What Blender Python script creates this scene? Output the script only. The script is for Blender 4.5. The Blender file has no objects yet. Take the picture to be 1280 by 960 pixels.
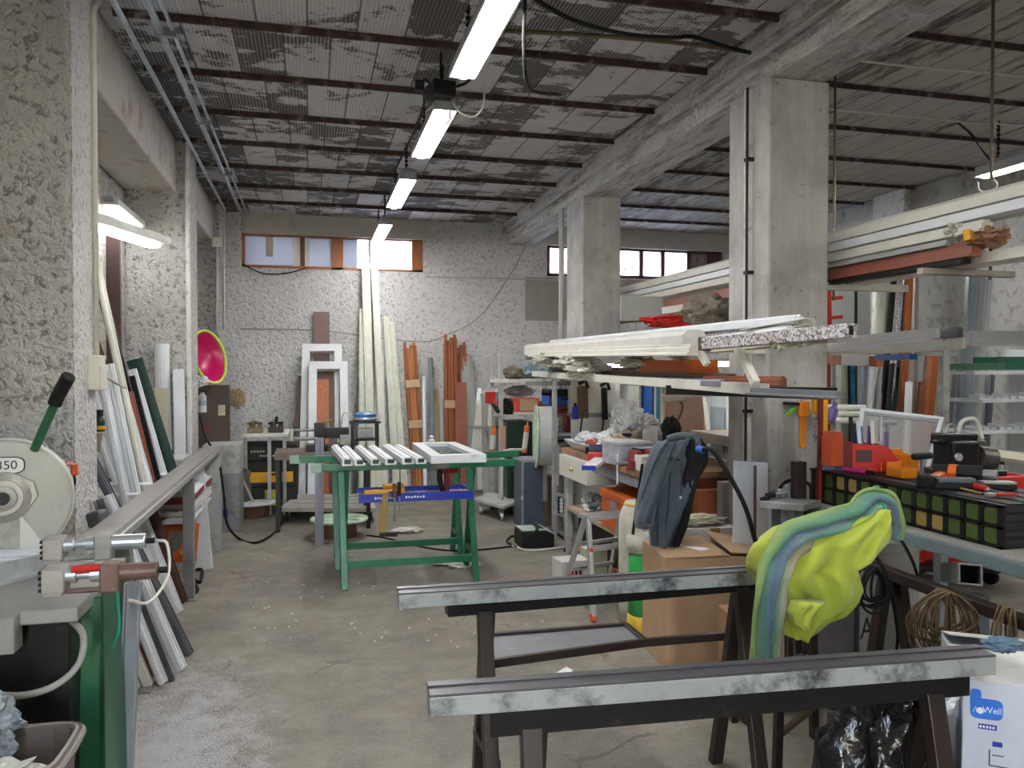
import bpy, bmesh, math, random
from mathutils import Vector as V, Matrix as Mx, noise as NZ
from math import pi, sin, cos, radians as R
rnd = random.Random(7)
S = bpy.context.scene
COL = S.collection
# ------------------------------------------------------------------ camera
F = 1000.0; TH = math.atan(252/1000); PH = math.atan(18/1000); EYE = V((0, 0, 1.55))
FW = V((sin(TH)*cos(PH), cos(TH)*cos(PH), -sin(PH))); RT = V((cos(TH), -sin(TH), 0)); UP = RT.cross(FW)
cam = bpy.data.cameras.new('camera'); cam.lens = 36*F/1280; cam.sensor_width = 36; cam.clip_start = .02
camo = bpy.data.objects.new('camera', cam); COL.objects.link(camo)
camo.matrix_world = Mx.Translation(EYE) @ Mx((RT, UP, -FW)).transposed().to_4x4()
S.camera = camo
def at(px, py, X=None, Y=None, Z=None, d=None):
    """the point of the room seen at a photo pixel, on a known plane or at a known depth"""
    r = FW + (px-640)/F*RT - (py-480)/F*UP
    t = X/r.x if X is not None else Y/r.y if Y is not None else (Z-1.55)/r.z if Z is not None else d
    return EYE + r*t
# ------------------------------------------------------------------ materials
MATS = {}
def N(nt, typ, **kw):
    n = nt.nodes.new(typ)
    for k, v in kw.items():
        if k in n.inputs: n.inputs[k].default_value = v
        else: setattr(n, k, v)
    return n
def mat(name, col, rough=.5, metal=0., var=.12, scale=9., bump=0., bscale=60., dirt=None, dirt_amt=.5, dscale=5., coord='Object', stretch=None, spec=None, emit=None, estr=0, alpha=None, sub=0):
    if name in MATS: return MATS[name]
    m = bpy.data.materials.new(name); m.use_nodes = True; nt = m.node_tree; L = nt.links.new
    b = nt.nodes['Principled BSDF']; b.inputs['Roughness'].default_value = rough; b.inputs['Metallic'].default_value = metal
    if spec is not None: b.inputs['Specular IOR Level'].default_value = spec
    tc = N(nt, 'ShaderNodeTexCoord'); src = tc.outputs[coord]
    if stretch:
        mp = N(nt, 'ShaderNodeMapping'); mp.inputs['Scale'].default_value = stretch; L(src, mp.inputs[0]); src = mp.outputs[0]
    nz = N(nt, 'ShaderNodeTexNoise', Scale=scale, Detail=6.0, Roughness=.6); L(src, nz.inputs['Vector'])
    mix = N(nt, 'ShaderNodeMix', data_type='RGBA'); mix.inputs[6].default_value = (*[c*(1-var) for c in col], 1)
    mix.inputs[7].default_value = (*[min(1, c*(1+var)) for c in col], 1)
    mr = N(nt, 'ShaderNodeMapRange'); mr.inputs[1].default_value = .3; mr.inputs[2].default_value = .7
    L(nz.outputs[0], mr.inputs[0]); L(mr.outputs[0], mix.inputs[0]); out = mix.outputs[2]
    if dirt:
        n2 = N(nt, 'ShaderNodeTexNoise', Scale=dscale, Detail=8.0, Roughness=.7); L(src, n2.inputs['Vector'])
        m2 = N(nt, 'ShaderNodeMapRange'); m2.inputs[1].default_value = .62-.25*dirt_amt; m2.inputs[2].default_value = .72-.1*dirt_amt
        L(n2.outputs[0], m2.inputs[0])
        mx2 = N(nt, 'ShaderNodeMix', data_type='RGBA'); mx2.inputs[7].default_value = (*dirt, 1); L(m2.outputs[0], mx2.inputs[0]); L(out, mx2.inputs[6]); out = mx2.outputs[2]
    L(out, b.inputs['Base Color'])
    if bump:
        n3 = N(nt, 'ShaderNodeTexNoise', Scale=bscale, Detail=5.0); L(src, n3.inputs['Vector'])
        bp = N(nt, 'ShaderNodeBump'); bp.inputs['Strength'].default_value = bump; bp.inputs['Distance'].default_value = .01
        L(n3.outputs[0], bp.inputs['Height']); L(bp.outputs[0], b.inputs['Normal'])
    if emit: b.inputs['Emission Color'].default_value = (*emit, 1); b.inputs['Emission Strength'].default_value = estr
    if alpha is not None: b.inputs['Alpha'].default_value = alpha
    if sub: b.inputs['Sheen Weight'].default_value = sub
    MATS[name] = m; return m
PVC = mat('white_pvc', (.70, .73, .76), .32, var=.05, dirt=(.5, .52, .52), dirt_amt=.1)
PVCW = mat('warm_white_pvc', (.66, .65, .58), .4, var=.06, dirt=(.45, .43, .36), dirt_amt=.2)
CREAM = mat('cream_film', (.60, .62, .52), .35, var=.12, scale=4, stretch=(6, 6, .8), dirt=(.42, .45, .36), dirt_amt=.5)
ALU = mat('aluminium', (.62, .64, .65), .35, .75, var=.1, scale=14)
STEEL = mat('grey_steel', (.30, .31, .31), .4, .55, var=.15, dirt=(.2, .17, .14), dirt_amt=.3)
GALV = mat('galvanised', (.42, .44, .44), .42, .5, var=.2, scale=20, dirt=(.25, .23, .2), dirt_amt=.3)
GREYP = mat('grey_paint', (.24, .26, .28), .45, var=.08, dirt=(.12, .11, .1), dirt_amt=.2)
LGREYP = mat('light_grey_paint', (.42, .43, .42), .5, var=.08, dirt=(.2, .18, .15), dirt_amt=.35)
BEAMG = mat('bench_steel', (.34, .33, .31), .38, .35, var=.12, scale=5, dirt=(.24, .21, .18), dirt_amt=.35)
ANTH = mat('anthracite_paint', (.09, .105, .13), .4, var=.1)
CABG = mat('slate_paint', (.055, .075, .105), .4, var=.1)
BLACK = mat('black_plastic', (.009, .009, .0095), .5, var=.2, spec=.3)
RUB = mat('black_rubber', (.008, .008, .0085), .6, var=.2, spec=.25)
DBR = mat('dark_brown_metal', (.022, .013, .011), .42, var=.2, scale=20, dirt=(.10, .085, .075), dirt_amt=.12)
HBLK = mat('black_enamel', (.010, .0095, .010), .36, var=.25, dirt=(.06, .055, .05), dirt_amt=.12, spec=.32)
BROWN = mat('brown_panel', (.11, .045, .03), .4, var=.15, scale=6, stretch=(8, 8, .6))
BROWN2 = mat('mauve_brown', (.17, .10, .10), .45, var=.1)
WOODO = mat('orange_wood', (.42, .12, .03), .35, var=.35, scale=7, stretch=(14, 14, .7))
WOODP = mat('pale_orange_wood', (.52, .20, .06), .35, var=.4, scale=7, stretch=(14, 14, .7))
REDBR = mat('red_brown_film', (.33, .10, .035), .38, var=.18, scale=6, stretch=(10, 10, .6))
TERRA = mat('terracotta_film', (.26, .085, .05), .4, var=.12)
GREEN = mat('green_paint', (.012, .15, .07), .35, var=.18, scale=12, dirt=(.03, .09, .05), dirt_amt=.25)
DGREEN = mat('dark_green_paint', (.005, .035, .022), .35, var=.2)
MGREEN = mat('machine_green', (.02, .115, .05), .35, var=.12, dirt=(.03, .07, .04), dirt_amt=.2)
SAWG = mat('saw_grey_green', (.33, .34, .29), .35, var=.06, dirt=(.2, .19, .15), dirt_amt=.2)
SAWL = mat('saw_pale_rim', (.55, .55, .50), .4, var=.05)
BRASS = mat('brass', (.42, .30, .11), .35, .8, var=.2)
BRONZE = mat('dark_bronze', (.14, .10, .06), .4, .6, var=.3, scale=30)
CASTG = mat('cast_grey', (.36, .35, .31), .45, .4, var=.1, scale=25)
RUST = mat('rusty_pipe', (.17, .10, .085), .45, .3, var=.3, scale=25)
ORANGE = mat('orange_plastic', (.68, .13, .012), .4, var=.08)
ORPAINT = mat('orange_paint', (.58, .12, .02), .4, var=.12)
RED = mat('red_plastic', (.50, .02, .012), .35, var=.12)
DRED = mat('dark_red', (.22, .015, .015), .4, var=.15)
YEL = mat('yellow_plastic', (.72, .36, .01), .4, var=.08)
BLUE = mat('blue_plastic', (.012, .03, .36), .4, var=.1)
BLUEM = mat('bright_blue', (.01, .10, .40), .4, var=.1)
TEAL = mat('teal_panel', (.02, .15, .20), .4, var=.1)
PURP = mat('violet_plastic', (.10, .06, .22), .4, var=.1)
PINK = mat('pink_plastic', (.55, .01, .13), .3, var=.1, scale=5)
MAG = mat('magenta_plastic', (.62, .02, .30), .35)
LIMER = mat('lime_rim', (.50, .66, .06), .4, var=.08)
CARD = mat('cardboard', (.44, .29, .17), .75, var=.1, scale=5, bump=.15, bscale=40)
CARDW = mat('white_carton', (.60, .59, .56), .65, var=.06)
TAPE = mat('brown_tape', (.36, .25, .10), .3)
PAPER = mat('white_paper', (.84, .85, .87), .7, var=.05)
FOAM = mat('offwhite_film', (.58, .56, .50), .4, var=.12, bump=.5, bscale=18)
CLEAR = mat('milky_film', (.62, .64, .68), .25, var=.15, bump=.6, bscale=14)
BLUEFILM = mat('bluish_film', (.28, .38, .42), .3, var=.5, scale=9, bump=.8, bscale=16)
BINBAG = mat('black_bin_bag', (.008, .008, .009), .16, var=.2, bump=.9, bscale=18)
DKFAB = mat('olive_cloth', (.20, .18, .14), .85, var=.2, bump=.5, bscale=50)
SACK = mat('paper_sack', (.56, .54, .46), .7, var=.12, dirt=(.35, .35, .33), dirt_amt=.4, dscale=14)
DENIM = mat('slate_blue_cloth', (.066, .09, .112), .85, var=.2, scale=12, bump=.6, bscale=30, sub=.2)
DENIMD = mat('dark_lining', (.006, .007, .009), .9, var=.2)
LIME = mat('lime_cloth', (.42, .49, .05), .78, var=.08, scale=5, bump=.35, bscale=22, sub=.2)
GLASSG = mat('crate_green', (.055, .085, .018), .4, var=.12, scale=20)
CRATEY = mat('crate_tan', (.30, .21, .06), .45, var=.1)
GRAN = None
WOODT = mat('worktop_wood', (.30, .16, .08), .5, var=.25, scale=6, dirt=(.12, .08, .05), dirt_amt=.4)
BEIGE = mat('beige_board', (.50, .46, .34), .6, var=.06)
PALEG = mat('pale_green_panel', (.42, .48, .38), .5, var=.05)
GREYBOARD = mat('grey_panel', (.36, .38, .37), .5, var=.06)
SLATE2 = mat('grey_blue_profile', (.17, .21, .23), .42, .2, var=.1)
LILAC = mat('lilac_grey_profile', (.26, .26, .33), .4, .3, var=.08)
STRAW = mat('tan_rope', (.12, .075, .035), .8, var=.3, scale=40)
GREENLBL = mat('green_white_label', (.45, .60, .45), .5, var=.5, scale=9)
WALLBOX = mat('cream_box_plastic', (.60, .58, .50), .5, var=.05)
WCABLE = mat('white_cable', (.62, .60, .55), .5)
def granite():
    m = mat('granite_film', (.5, .47, .48), .4, var=.05); nt = m.node_tree; L = nt.links.new
    b = nt.nodes['Principled BSDF']; tc = N(nt, 'ShaderNodeTexCoord')
    n = N(nt, 'ShaderNodeTexNoise', Scale=90.0, Detail=3.0, Roughness=.7); L(tc.outputs['Object'], n.inputs['Vector'])
    r = N(nt, 'ShaderNodeValToRGB'); e = r.color_ramp.elements; e[0].position = .38; e[0].color = (.06, .05, .06, 1); e[1].position = .6; e[1].color = (.72, .68, .70, 1)
    L(n.outputs[0], r.inputs[0]); L(r.outputs[0], b.inputs['Base Color']); return m
GRAN = granite()
def stripes(name, cols, scale, axis=0):
    m = mat(name, cols[0], .85, sub=.2, bump=.5, bscale=60); nt = m.node_tree; L = nt.links.new
    b = nt.nodes['Principled BSDF']; tc = N(nt, 'ShaderNodeUVMap')
    sp = N(nt, 'ShaderNodeSeparateXYZ'); L(tc.outputs[0], sp.inputs[0])
    r = N(nt, 'ShaderNodeValToRGB'); r.color_ramp.interpolation = 'LINEAR'
    el = r.color_ramp.elements
    while len(el) < len(cols): el.new(.5)
    for i, c in enumerate(cols): el[i].position = (i+.5)/len(cols); el[i].color = (*c, 1)
    nz = N(nt, 'ShaderNodeTexNoise', Scale=25.0); L(tc.outputs[0], nz.inputs['Vector'])
    ad = N(nt, 'ShaderNodeMath', operation='MULTIPLY_ADD'); ad.inputs[1].default_value = .12; L(nz.outputs[0], ad.inputs[0]); L(sp.outputs[axis], ad.inputs[2])
    sb = N(nt, 'ShaderNodeMath', operation='SUBTRACT'); sb.inputs[1].default_value = .06; L(ad.outputs[0], sb.inputs[0])
    L(sb.outputs[0], r.inputs[0]); L(r.outputs[0], b.inputs['Base Color']); return m
TOWEL = stripes('striped_towel_cloth', [(.20, .30, .08), (.10, .22, .13), (.08, .22, .15), (.07, .12, .20), (.12, .17, .20), (.08, .24, .16), (.24, .28, .19), (.32, .25, .17), (.22, .19, .14)], 1, 1)
def glassm(name, tint, gl=.12, rough=.02):
    m = bpy.data.materials.new(name); m.use_nodes = True; nt = m.node_tree; L = nt.links.new; nt.nodes.clear()
    o = N(nt, 'ShaderNodeOutputMaterial'); t = N(nt, 'ShaderNodeBsdfTransparent'); t.inputs[0].default_value = (*tint, 1)
    g = N(nt, 'ShaderNodeBsdfGlossy'); g.inputs['Roughness'].default_value = rough; mx = N(nt, 'ShaderNodeMixShader'); mx.inputs[0].default_value = gl
    L(t.outputs[0], mx.inputs[1]); L(g.outputs[0], mx.inputs[2]); L(mx.outputs[0], o.inputs[0]); MATS[name] = m; return m
GLASS = glassm('clear_glass', (.92, .95, .96))
def frosted(name, col, a):
    m = bpy.data.materials.new(name); m.use_nodes = True; nt = m.node_tree; L = nt.links.new; nt.nodes.clear()
    o = N(nt, 'ShaderNodeOutputMaterial'); t = N(nt, 'ShaderNodeBsdfTransparent'); d = N(nt, 'ShaderNodeBsdfDiffuse'); d.inputs[0].default_value = (*col, 1)
    mx = N(nt, 'ShaderNodeMixShader'); mx.inputs[0].default_value = a
    L(t.outputs[0], mx.inputs[1]); L(d.outputs[0], mx.inputs[2]); L(mx.outputs[0], o.inputs[0]); MATS[name] = m; return m
MESHP = frosted('misty_pane', (.5, .5, .47), .45)
TUBE = mat('lit_tube', (1, 1, 1), .4, emit=(1., .985, .975), estr=32)
TUBEW = mat('lit_wall_tube', (1, 1, 1), .4, emit=(1., .985, .975), estr=11)
# ------------------------------------------------------------------ mesh builder
class MB:
    def __init__(s): s.v = []; s.f = []; s.uv = None
    def add(s, vs, fs):
        o = len(s.v); s.v += [V(v) for v in vs]; s.f += [tuple(i+o for i in f) for f in fs]; return s
    def box(s, c, sz, rz=0, m=None):
        x, y, z = [k/2 for k in sz]; M = m if m is not None else Mx.Rotation(rz, 3, 'Z'); c = V(c)
        vs = [c + M @ V((a*x, b*y, d*z)) for d in (-1, 1) for a, b in ((-1, -1), (1, -1), (1, 1), (-1, 1))]
        return s.add(vs, [(0, 3, 2, 1), (4, 5, 6, 7), (0, 1, 5, 4), (1, 2, 6, 5), (2, 3, 7, 6), (3, 0, 4, 7)])
    def bb(s, x0, y0, z0, x1, y1, z1): return s.box(((x0+x1)/2, (y0+y1)/2, (z0+z1)/2), (abs(x1-x0), abs(y1-y0), abs(z1-z0)))
    def bar(s, p0, p1, w, h=None, sec='box', up=(0, 0, 1), t=.2, roll=0):
        """a straight profile of a named cross section from p0 to p1"""
        h = h or w; p0, p1 = V(p0), V(p1); a = (p1-p0).normalized(); u = V(up)
        if abs(a.dot(u)) > .97: u = V((0, 1, 0)) if abs(a.y) < .9 else V((1, 0, 0))
        sd = a.cross(u).normalized(); u = sd.cross(a)
        if roll: q = Mx.Rotation(roll, 3, a); sd = q @ sd; u = q @ u
        if sec == 'hollow':
            k = .5-min(w, h)*t/max(w, .0001)*.5; kx = .5-t*.5*min(w, h)/w; ky = .5-t*.5*min(w, h)/h
            o = [(-.5, -.5), (.5, -.5), (.5, .5), (-.5, .5)]; i = [(-kx, -ky), (kx, -ky), (kx, ky), (-kx, ky)]
            ring = lambda P, c: [c + sd*(x*w)+u*(y*h) for x, y in P]
            vs = ring(o, p0)+ring(i, p0)+ring(o, p1)+ring(i, p1); fs = []
            for j in range(4):
                n = (j+1) % 4
                fs += [(j, n, 8+n, 8+j), (4+n, 4+j, 12+j, 12+n), (n, j, 4+j, 4+n), (8+j, 8+n, 12+n, 12+j)]
            return s.add(vs, fs)
        P = SEC[sec]; n = len(P)
        vs = [c + sd*(x*w)+u*(y*h) for c in (p0, p1) for x, y in P]
        fs = [tuple(range(n-1, -1, -1)), tuple(range(n, 2*n))]+[(j, (j+1) % n, n+(j+1) % n, n+j) for j in range(n)]
        return s.add(vs, fs)
    def tube(s, pts, r, seg=8, cap=True, r2=None):
        pts = [V(p) for p in pts]; n = len(pts); prev = None; vs = []
        for i, p in enumerate(pts):
            a = (pts[min(i+1, n-1)]-pts[max(i-1, 0)]); a = a.normalized() if a.length > 1e-9 else V((0, 0, 1))
            if prev is None:
                u = V((0, 0, 1)) if abs(a.z) < .9 else V((1, 0, 0)); sd = a.cross(u).normalized()
            else:
                sd = prev - a*prev.dot(a); sd = sd.normalized() if sd.length > 1e-6 else a.orthogonal().normalized()
            prev = sd; u = sd.cross(a); rr = r if r2 is None else r+(r2-r)*i/(n-1)
            vs += [p + sd*(rr*cos(2*pi*k/seg))+u*(rr*sin(2*pi*k/seg)) for k in range(seg)]
        fs = [(i*seg+k, i*seg+(k+1) % seg, (i+1)*seg+(k+1) % seg, (i+1)*seg+k) for i in range(n-1) for k in range(seg)]
        if cap: fs += [tuple(range(seg-1, -1, -1)), tuple(range((n-1)*seg, n*seg))]
        return s.add(vs, fs)
    def lathe(s, prof, c=(0, 0, 0), axis=(0, 0, 1), seg=24):
        """prof: (radius, distance along axis)"""
        c = V(c); a = V(axis).normalized(); sd = a.orthogonal().normalized(); u = a.cross(sd); vs = []
        for r, h in prof: vs += [c + a*h + sd*(r*cos(2*pi*k/seg))+u*(r*sin(2*pi*k/seg)) for k in range(seg)]
        n = len(prof)
        fs = [(i*seg+k, i*seg+(k+1) % seg, (i+1)*seg+(k+1) % seg, (i+1)*seg+k) for i in range(n-1) for k in range(seg)]
        fs += [tuple(range(seg-1, -1, -1)), tuple(range((n-1)*seg, n*seg))]
        return s.add(vs, fs)
    def prism(s, poly, off):
        """a closed polygon of 3D points pushed along off"""
        n = len(poly); off = V(off); vs = [V(p) for p in poly]+[V(p)+off for p in poly]
        return s.add(vs, [tuple(range(n-1, -1, -1)), tuple(range(n, 2*n))]+[(j, (j+1) % n, n+(j+1) % n, n+j) for j in range(n)])
    def loft(s, rings, cap=True):
        n = len(rings[0]); vs = [p for r in rings for p in r]
        fs = [(i*n+k, i*n+(k+1) % n, (i+1)*n+(k+1) % n, (i+1)*n+k) for i in range(len(rings)-1) for k in range(n)]
        if cap: fs += [tuple(range(n-1, -1, -1)), tuple(range((len(rings)-1)*n, len(rings)*n))]
        return s.add(vs, fs)
    def blob(s, c, sz, amp=.15, fr=3., seed=0, seg=4, flat=None):
        bm = bmesh.new(); bmesh.ops.create_icosphere(bm, subdivisions=seg, radius=1)
        off = V((seed*3.7, seed*1.3, seed*9.1)); vs = []
        for v in bm.verts:
            p = v.co.copy(); k = 1+amp*NZ.fractal(p*fr+off, .7, 2., 3)*1.4; p = V((p.x*sz[0]*k, p.y*sz[1]*k, p.z*sz[2]*k))
            if flat is not None and p.z < flat*sz[2]: p.z = flat*sz[2]
            vs.append(p+V(c))
        fs = [tuple(l.index for l in f.verts) for f in bm.faces]; bm.free(); return s.add(vs, fs)
    def sheet(s, fn, nu, nv, th=.004):
        """a cloth or film: fn(u,v)->point, given a real thickness"""
        P = [[V(fn(i/nu, j/nv)) for j in range(nv+1)] for i in range(nu+1)]; nn = []
        for i in range(nu+1):
            for j in range(nv+1):
                a = P[min(i+1, nu)][j]-P[max(i-1, 0)][j]; b = P[i][min(j+1, nv)]-P[i][max(j-1, 0)]; c = a.cross(b)
                nn.append(c.normalized() if c.length > 1e-12 else V((0, 0, 1)))
        flat = [P[i][j] for i in range(nu+1) for j in range(nv+1)]; K = len(flat); w = nv+1
        vs = [p+n*th/2 for p, n in zip(flat, nn)]+[p-n*th/2 for p, n in zip(flat, nn)]; fs = []
        for i in range(nu):
            for j in range(nv):
                q = (i*w+j, (i+1)*w+j, (i+1)*w+j+1, i*w+j+1); fs += [q, tuple(K+k for k in reversed(q))]
        edge = [(i, 0) for i in range(nu)]+[(nu, j) for j in range(nv)]+[(nu-i, nv) for i in range(nu)]+[(0, nv-j) for j in range(nv)]
        ids = [i*w+j for i, j in edge]
        for k in range(len(ids)): a, b = ids[k], ids[(k+1) % len(ids)]; fs.append((b, a, K+a, K+b))
        s.uv = {}; o = len(s.v)
        for i in range(nu+1):
            for j in range(nv+1): s.uv[o+i*w+j] = s.uv[o+K+i*w+j] = (i/nu, j/nv)
        return s.add(vs, fs)
    def build(s, name, m, parent=None, bevel=0, smooth=False, local=False, sub=0, seg=2):
        if parent is None:
            xs = [v.x for v in s.v]; ys = [v.y for v in s.v]; zs = [v.z for v in s.v]
            o = V(((min(xs)+max(xs))/2, (min(ys)+max(ys))/2, min(zs))); vs = [v-o for v in s.v]
        else:
            o = None; b = V(parent['_o']) if '_o' in parent else V((0, 0, 0)); vs = s.v if local else [v-b for v in s.v]
        me = bpy.data.meshes.new(name); me.from_pydata([tuple(v) for v in vs], [], s.f); me.update()
        bm = bmesh.new(); bm.from_mesh(me); bmesh.ops.recalc_face_normals(bm, faces=bm.faces); bm.to_mesh(me); bm.free()
        if s.uv:
            ul = me.uv_layers.new(name='UVMap')
            for lp in me.loops: ul.data[lp.index].uv = s.uv.get(lp.vertex_index, (0, 0))
        me.materials.append(m)
        if smooth:
            for p in me.polygons: p.use_smooth = True
        ob = bpy.data.objects.new(name, me); COL.objects.link(ob)
        if smooth == 'auto': AUTO.append(ob)
        if parent is not None:
            ob.parent = parent
            if '_o' in parent: PO[ob.name] = parent['_o']; ob['_o'] = list(parent['_o'])
        else: ob.location = o; ob['_o'] = list(o)
        if sub: md = ob.modifiers.new('smooth', 'SUBSURF'); md.levels = md.render_levels = sub
        if bevel:
            md = ob.modifiers.new('edge', 'BEVEL'); md.width = bevel; md.segments = seg; md.limit_method = 'ANGLE'; md.angle_limit = R(35)
        return ob
AUTO = []; PO = {}
SEC = {'box': [(-.5, -.5), (.5, -.5), (.5, .5), (-.5, .5)],
       'U': [(-.5, -.5), (.5, -.5), (.5, .5), (.38, .5), (.38, -.36), (-.38, -.36), (-.38, .5), (-.5, .5)],
       'C': [(-.5, -.5), (.5, -.5), (.5, -.38), (-.36, -.38), (-.36, .38), (.5, .38), (.5, .5), (-.5, .5)],
       'L': [(-.5, -.5), (.5, -.5), (.5, -.34), (-.34, -.34), (-.34, .5), (-.5, .5)],
       'win': [(-.5, -.5), (.5, -.5), (.5, -.25), (.32, -.25), (.32, .2), (.2, .2), (.2, .5), (-.3, .5), (-.3, .32), (-.5, .32)],
       'T': [(-.5, -.5), (.5, -.5), (.5, -.2), (.18, -.2), (.18, .5), (-.18, .5), (-.18, -.2), (-.5, -.2)],
       'rib': [(-.5, -.5), (.5, -.5), (.5, .3), (.3, .3), (.3, .5), (.1, .5), (.1, .3), (-.1, .3), (-.1, .5), (-.3, .5), (-.3, .3), (-.5, .3)],
       'cap': [(-.5, -.5), (.5, -.5), (.5, .2), (.38, .42), (.2, .5), (-.2, .5), (-.38, .42), (-.5, .2)]}
def tag(o, label, cat, group=None, kind=None):
    if label: o['label'] = label
    if cat: o['category'] = cat
    if group: o['group'] = group
    if kind: o['kind'] = kind
    return o
def thing(name, label, cat, loc=(0, 0, 0), rz=0, group=None):
    """an Empty at the base of a thing; parts given in room coordinates unless local"""
    o = bpy.data.objects.new(name, None); COL.objects.link(o); o.location = loc; o.rotation_euler.z = rz; o.empty_display_size = .1
    o['_o'] = list(loc) if rz == 0 else [0, 0, 0]
    return tag(o, label, cat, group)
def struct(name, mb, m, parent=None, **kw):
    o = mb.build(name, m, parent, **kw)
    if parent is None: o['kind'] = 'structure'
    return o
def copy_tree(o, parent=None):
    c = o.copy(); COL.objects.link(c)
    if parent is not None: c.parent = parent
    for ch in [x for x in o.children]: copy_tree(ch, c)
    return c
def stick(name, label, cat, p0, p1, w, h, m, sec='box', group=None, bevel=.0015, up=(0, 0, 1), roll=0):
    """one loose bar, profile or board as one thing"""
    return tag(MB().bar(p0, p1, w, h, sec, up=up, roll=roll).build(name, m, None, bevel=bevel), label, cat, group)
def cable(name, label, pts, r, m, cat='cable', group=None, seg=6, n=8):
    return tag(MB().tube(spline(pts, n), r, seg).build(name, m, None, smooth=True), label, cat, group)
def spline(P, n=8):
    P = [V(p) for p in P]; Q = [P[0]*2-P[1]]+P+[P[-1]*2-P[-2]]; out = []
    for i in range(1, len(Q)-2):
        a, b, c, d = Q[i-1:i+3]
        for k in range(n):
            t = k/n; out.append(.5*((2*b)+(c-a)*t+(2*a-5*b+4*c-d)*t*t+(3*b-a-3*c+d)*t**3))
    return out+[P[-1]]
def text(s, size, loc, rot, m, parent, name='lettering', depth=.0006, sx=1):
    c = bpy.data.curves.new(name, 'FONT'); c.body = s; c.size = size; c.extrude = depth; c.align_x = 'CENTER'; c.align_y = 'CENTER'
    tmp = bpy.data.objects.new(name, c); COL.objects.link(tmp); me = bpy.data.meshes.new_from_object(tmp.evaluated_get(bpy.context.evaluated_depsgraph_get()))
    bpy.data.objects.remove(tmp); bpy.data.curves.remove(c); me.materials.clear(); me.materials.append(m)
    o = bpy.data.objects.new(name, me); COL.objects.link(o)
    o.parent = parent; b = V(parent['_o']) if '_o' in parent else V((0, 0, 0)); o.location = V(loc)-b
    o.rotation_euler = rot; o.scale = (sx, 1, 1); return o
# ================================================================== setting
def mapr(nt, src, a, b, c=0., d=1.):
    m = N(nt, 'ShaderNodeMapRange'); nt.links.new(src, m.inputs[0])
    for i, v in enumerate((a, b, c, d)): m.inputs[i+1].default_value = v
    return m.outputs[0]
def noise(nt, vec, scale, detail=6., rough=.6, dist=0.):
    n = N(nt, 'ShaderNodeTexNoise', Scale=scale, Detail=detail, Roughness=rough, Distortion=dist); nt.links.new(vec, n.inputs['Vector']); return n.outputs[0]
def mixc(nt, fac, a, b):
    m = N(nt, 'ShaderNodeMix', data_type='RGBA')
    for i, x in ((0, fac), (6, a), (7, b)):
        if isinstance(x, tuple): m.inputs[i].default_value = (*x, 1)
        elif isinstance(x, (int, float)): m.inputs[i].default_value = x
        else: nt.links.new(x, m.inputs[i])
    return m.outputs[2]
def math_(nt, op, a, b=None, c=None):
    m = N(nt, 'ShaderNodeMath', operation=op)
    for i, x in enumerate((a, b, c)):
        if x is None: continue
        if isinstance(x, (int, float)): m.inputs[i].default_value = x
        else: nt.links.new(x, m.inputs[i])
    return m.outputs[0]
def newmat(name, rough=.8):
    m = bpy.data.materials.new(name); m.use_nodes = True; nt = m.node_tree
    b = nt.nodes['Principled BSDF']; b.inputs['Roughness'].default_value = rough
    g = N(nt, 'ShaderNodeNewGeometry'); return m, nt, b, g.outputs['Position']
def bump(nt, b, h, strength, dist):
    p = N(nt, 'ShaderNodeBump'); p.inputs['Strength'].default_value = strength; p.inputs['Distance'].default_value = dist
    nt.links.new(h, p.inputs['Height']); nt.links.new(p.outputs[0], b.inputs['Normal'])
def plaster(name, base, dark, warm, rough_amt=1., bscale=22):
    m, nt, b, P = newmat(name, .85)
    big = mapr(nt, noise(nt, P, 1.3, 5), .35, .65); mid = noise(nt, P, bscale, 5, .55, .6); fine = noise(nt, P, bscale*4, 3)
    pit = mapr(nt, mid, .36, .47)                                # shade painted into the colour in the gaps of the thrown plaster
    c = mixc(nt, big, base, tuple(x*y for x, y in zip(base, (.86, .86, .88))))
    st = mapr(nt, noise(nt, P, 2.6, 8, .75, .4), .60, .74); c = mixc(nt, st, c, warm)
    c = mixc(nt, math_(nt, 'MULTIPLY', math_(nt, 'SUBTRACT', 1.0, pit), .75), c, dark)
    nt.links.new(c, b.inputs['Base Color'])
    h = math_(nt, 'MULTIPLY_ADD', fine, .25, mapr(nt, mid, .25, .72)); bump(nt, b, h, 1.0*rough_amt, .03)
    return m
PLASTER = plaster('rough_thrown_plaster', (.66, .645, .60), (.20, .19, .17), (.50, .46, .38), 1., 27)
PLASTERB = plaster('rough_back_plaster', (.66, .66, .66), (.34, .33, .33), (.55, .53, .50), .6, 26)
SMOOTHP = plaster('old_smooth_plaster', (.70, .70, .67), (.40, .39, .37), (.55, .54, .50), .25, 12)
def concrete_col():
    m, nt, b, P = newmat('cast_concrete', .8)
    sp = N(nt, 'ShaderNodeMapping'); sp.inputs['Scale'].default_value = (7, 7, .5); nt.links.new(P, sp.inputs[0])
    streak = mapr(nt, noise(nt, sp.outputs[0], 1.2, 8, .7), .3, .7); blot = mapr(nt, noise(nt, P, 3.2, 8, .7), .42, .66)
    c = mixc(nt, streak, (.38, .37, .35), (.56, .56, .54)); c = mixc(nt, math_(nt, 'MULTIPLY', blot, .7), c, (.25, .24, .22))
    pits = mapr(nt, noise(nt, P, 26, 2, .5), .70, .74); c = mixc(nt, math_(nt, 'MULTIPLY', pits, .7), c, (.14, .13, .12))
    up = N(nt, 'ShaderNodeSeparateXYZ'); nt.links.new(P, up.inputs[0])
    nt.links.new(c, b.inputs['Base Color']); bump(nt, b, math_(nt, 'ADD', noise(nt, P, 40, 6), streak), .5, .008); return m
CONC = concrete_col()
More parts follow.
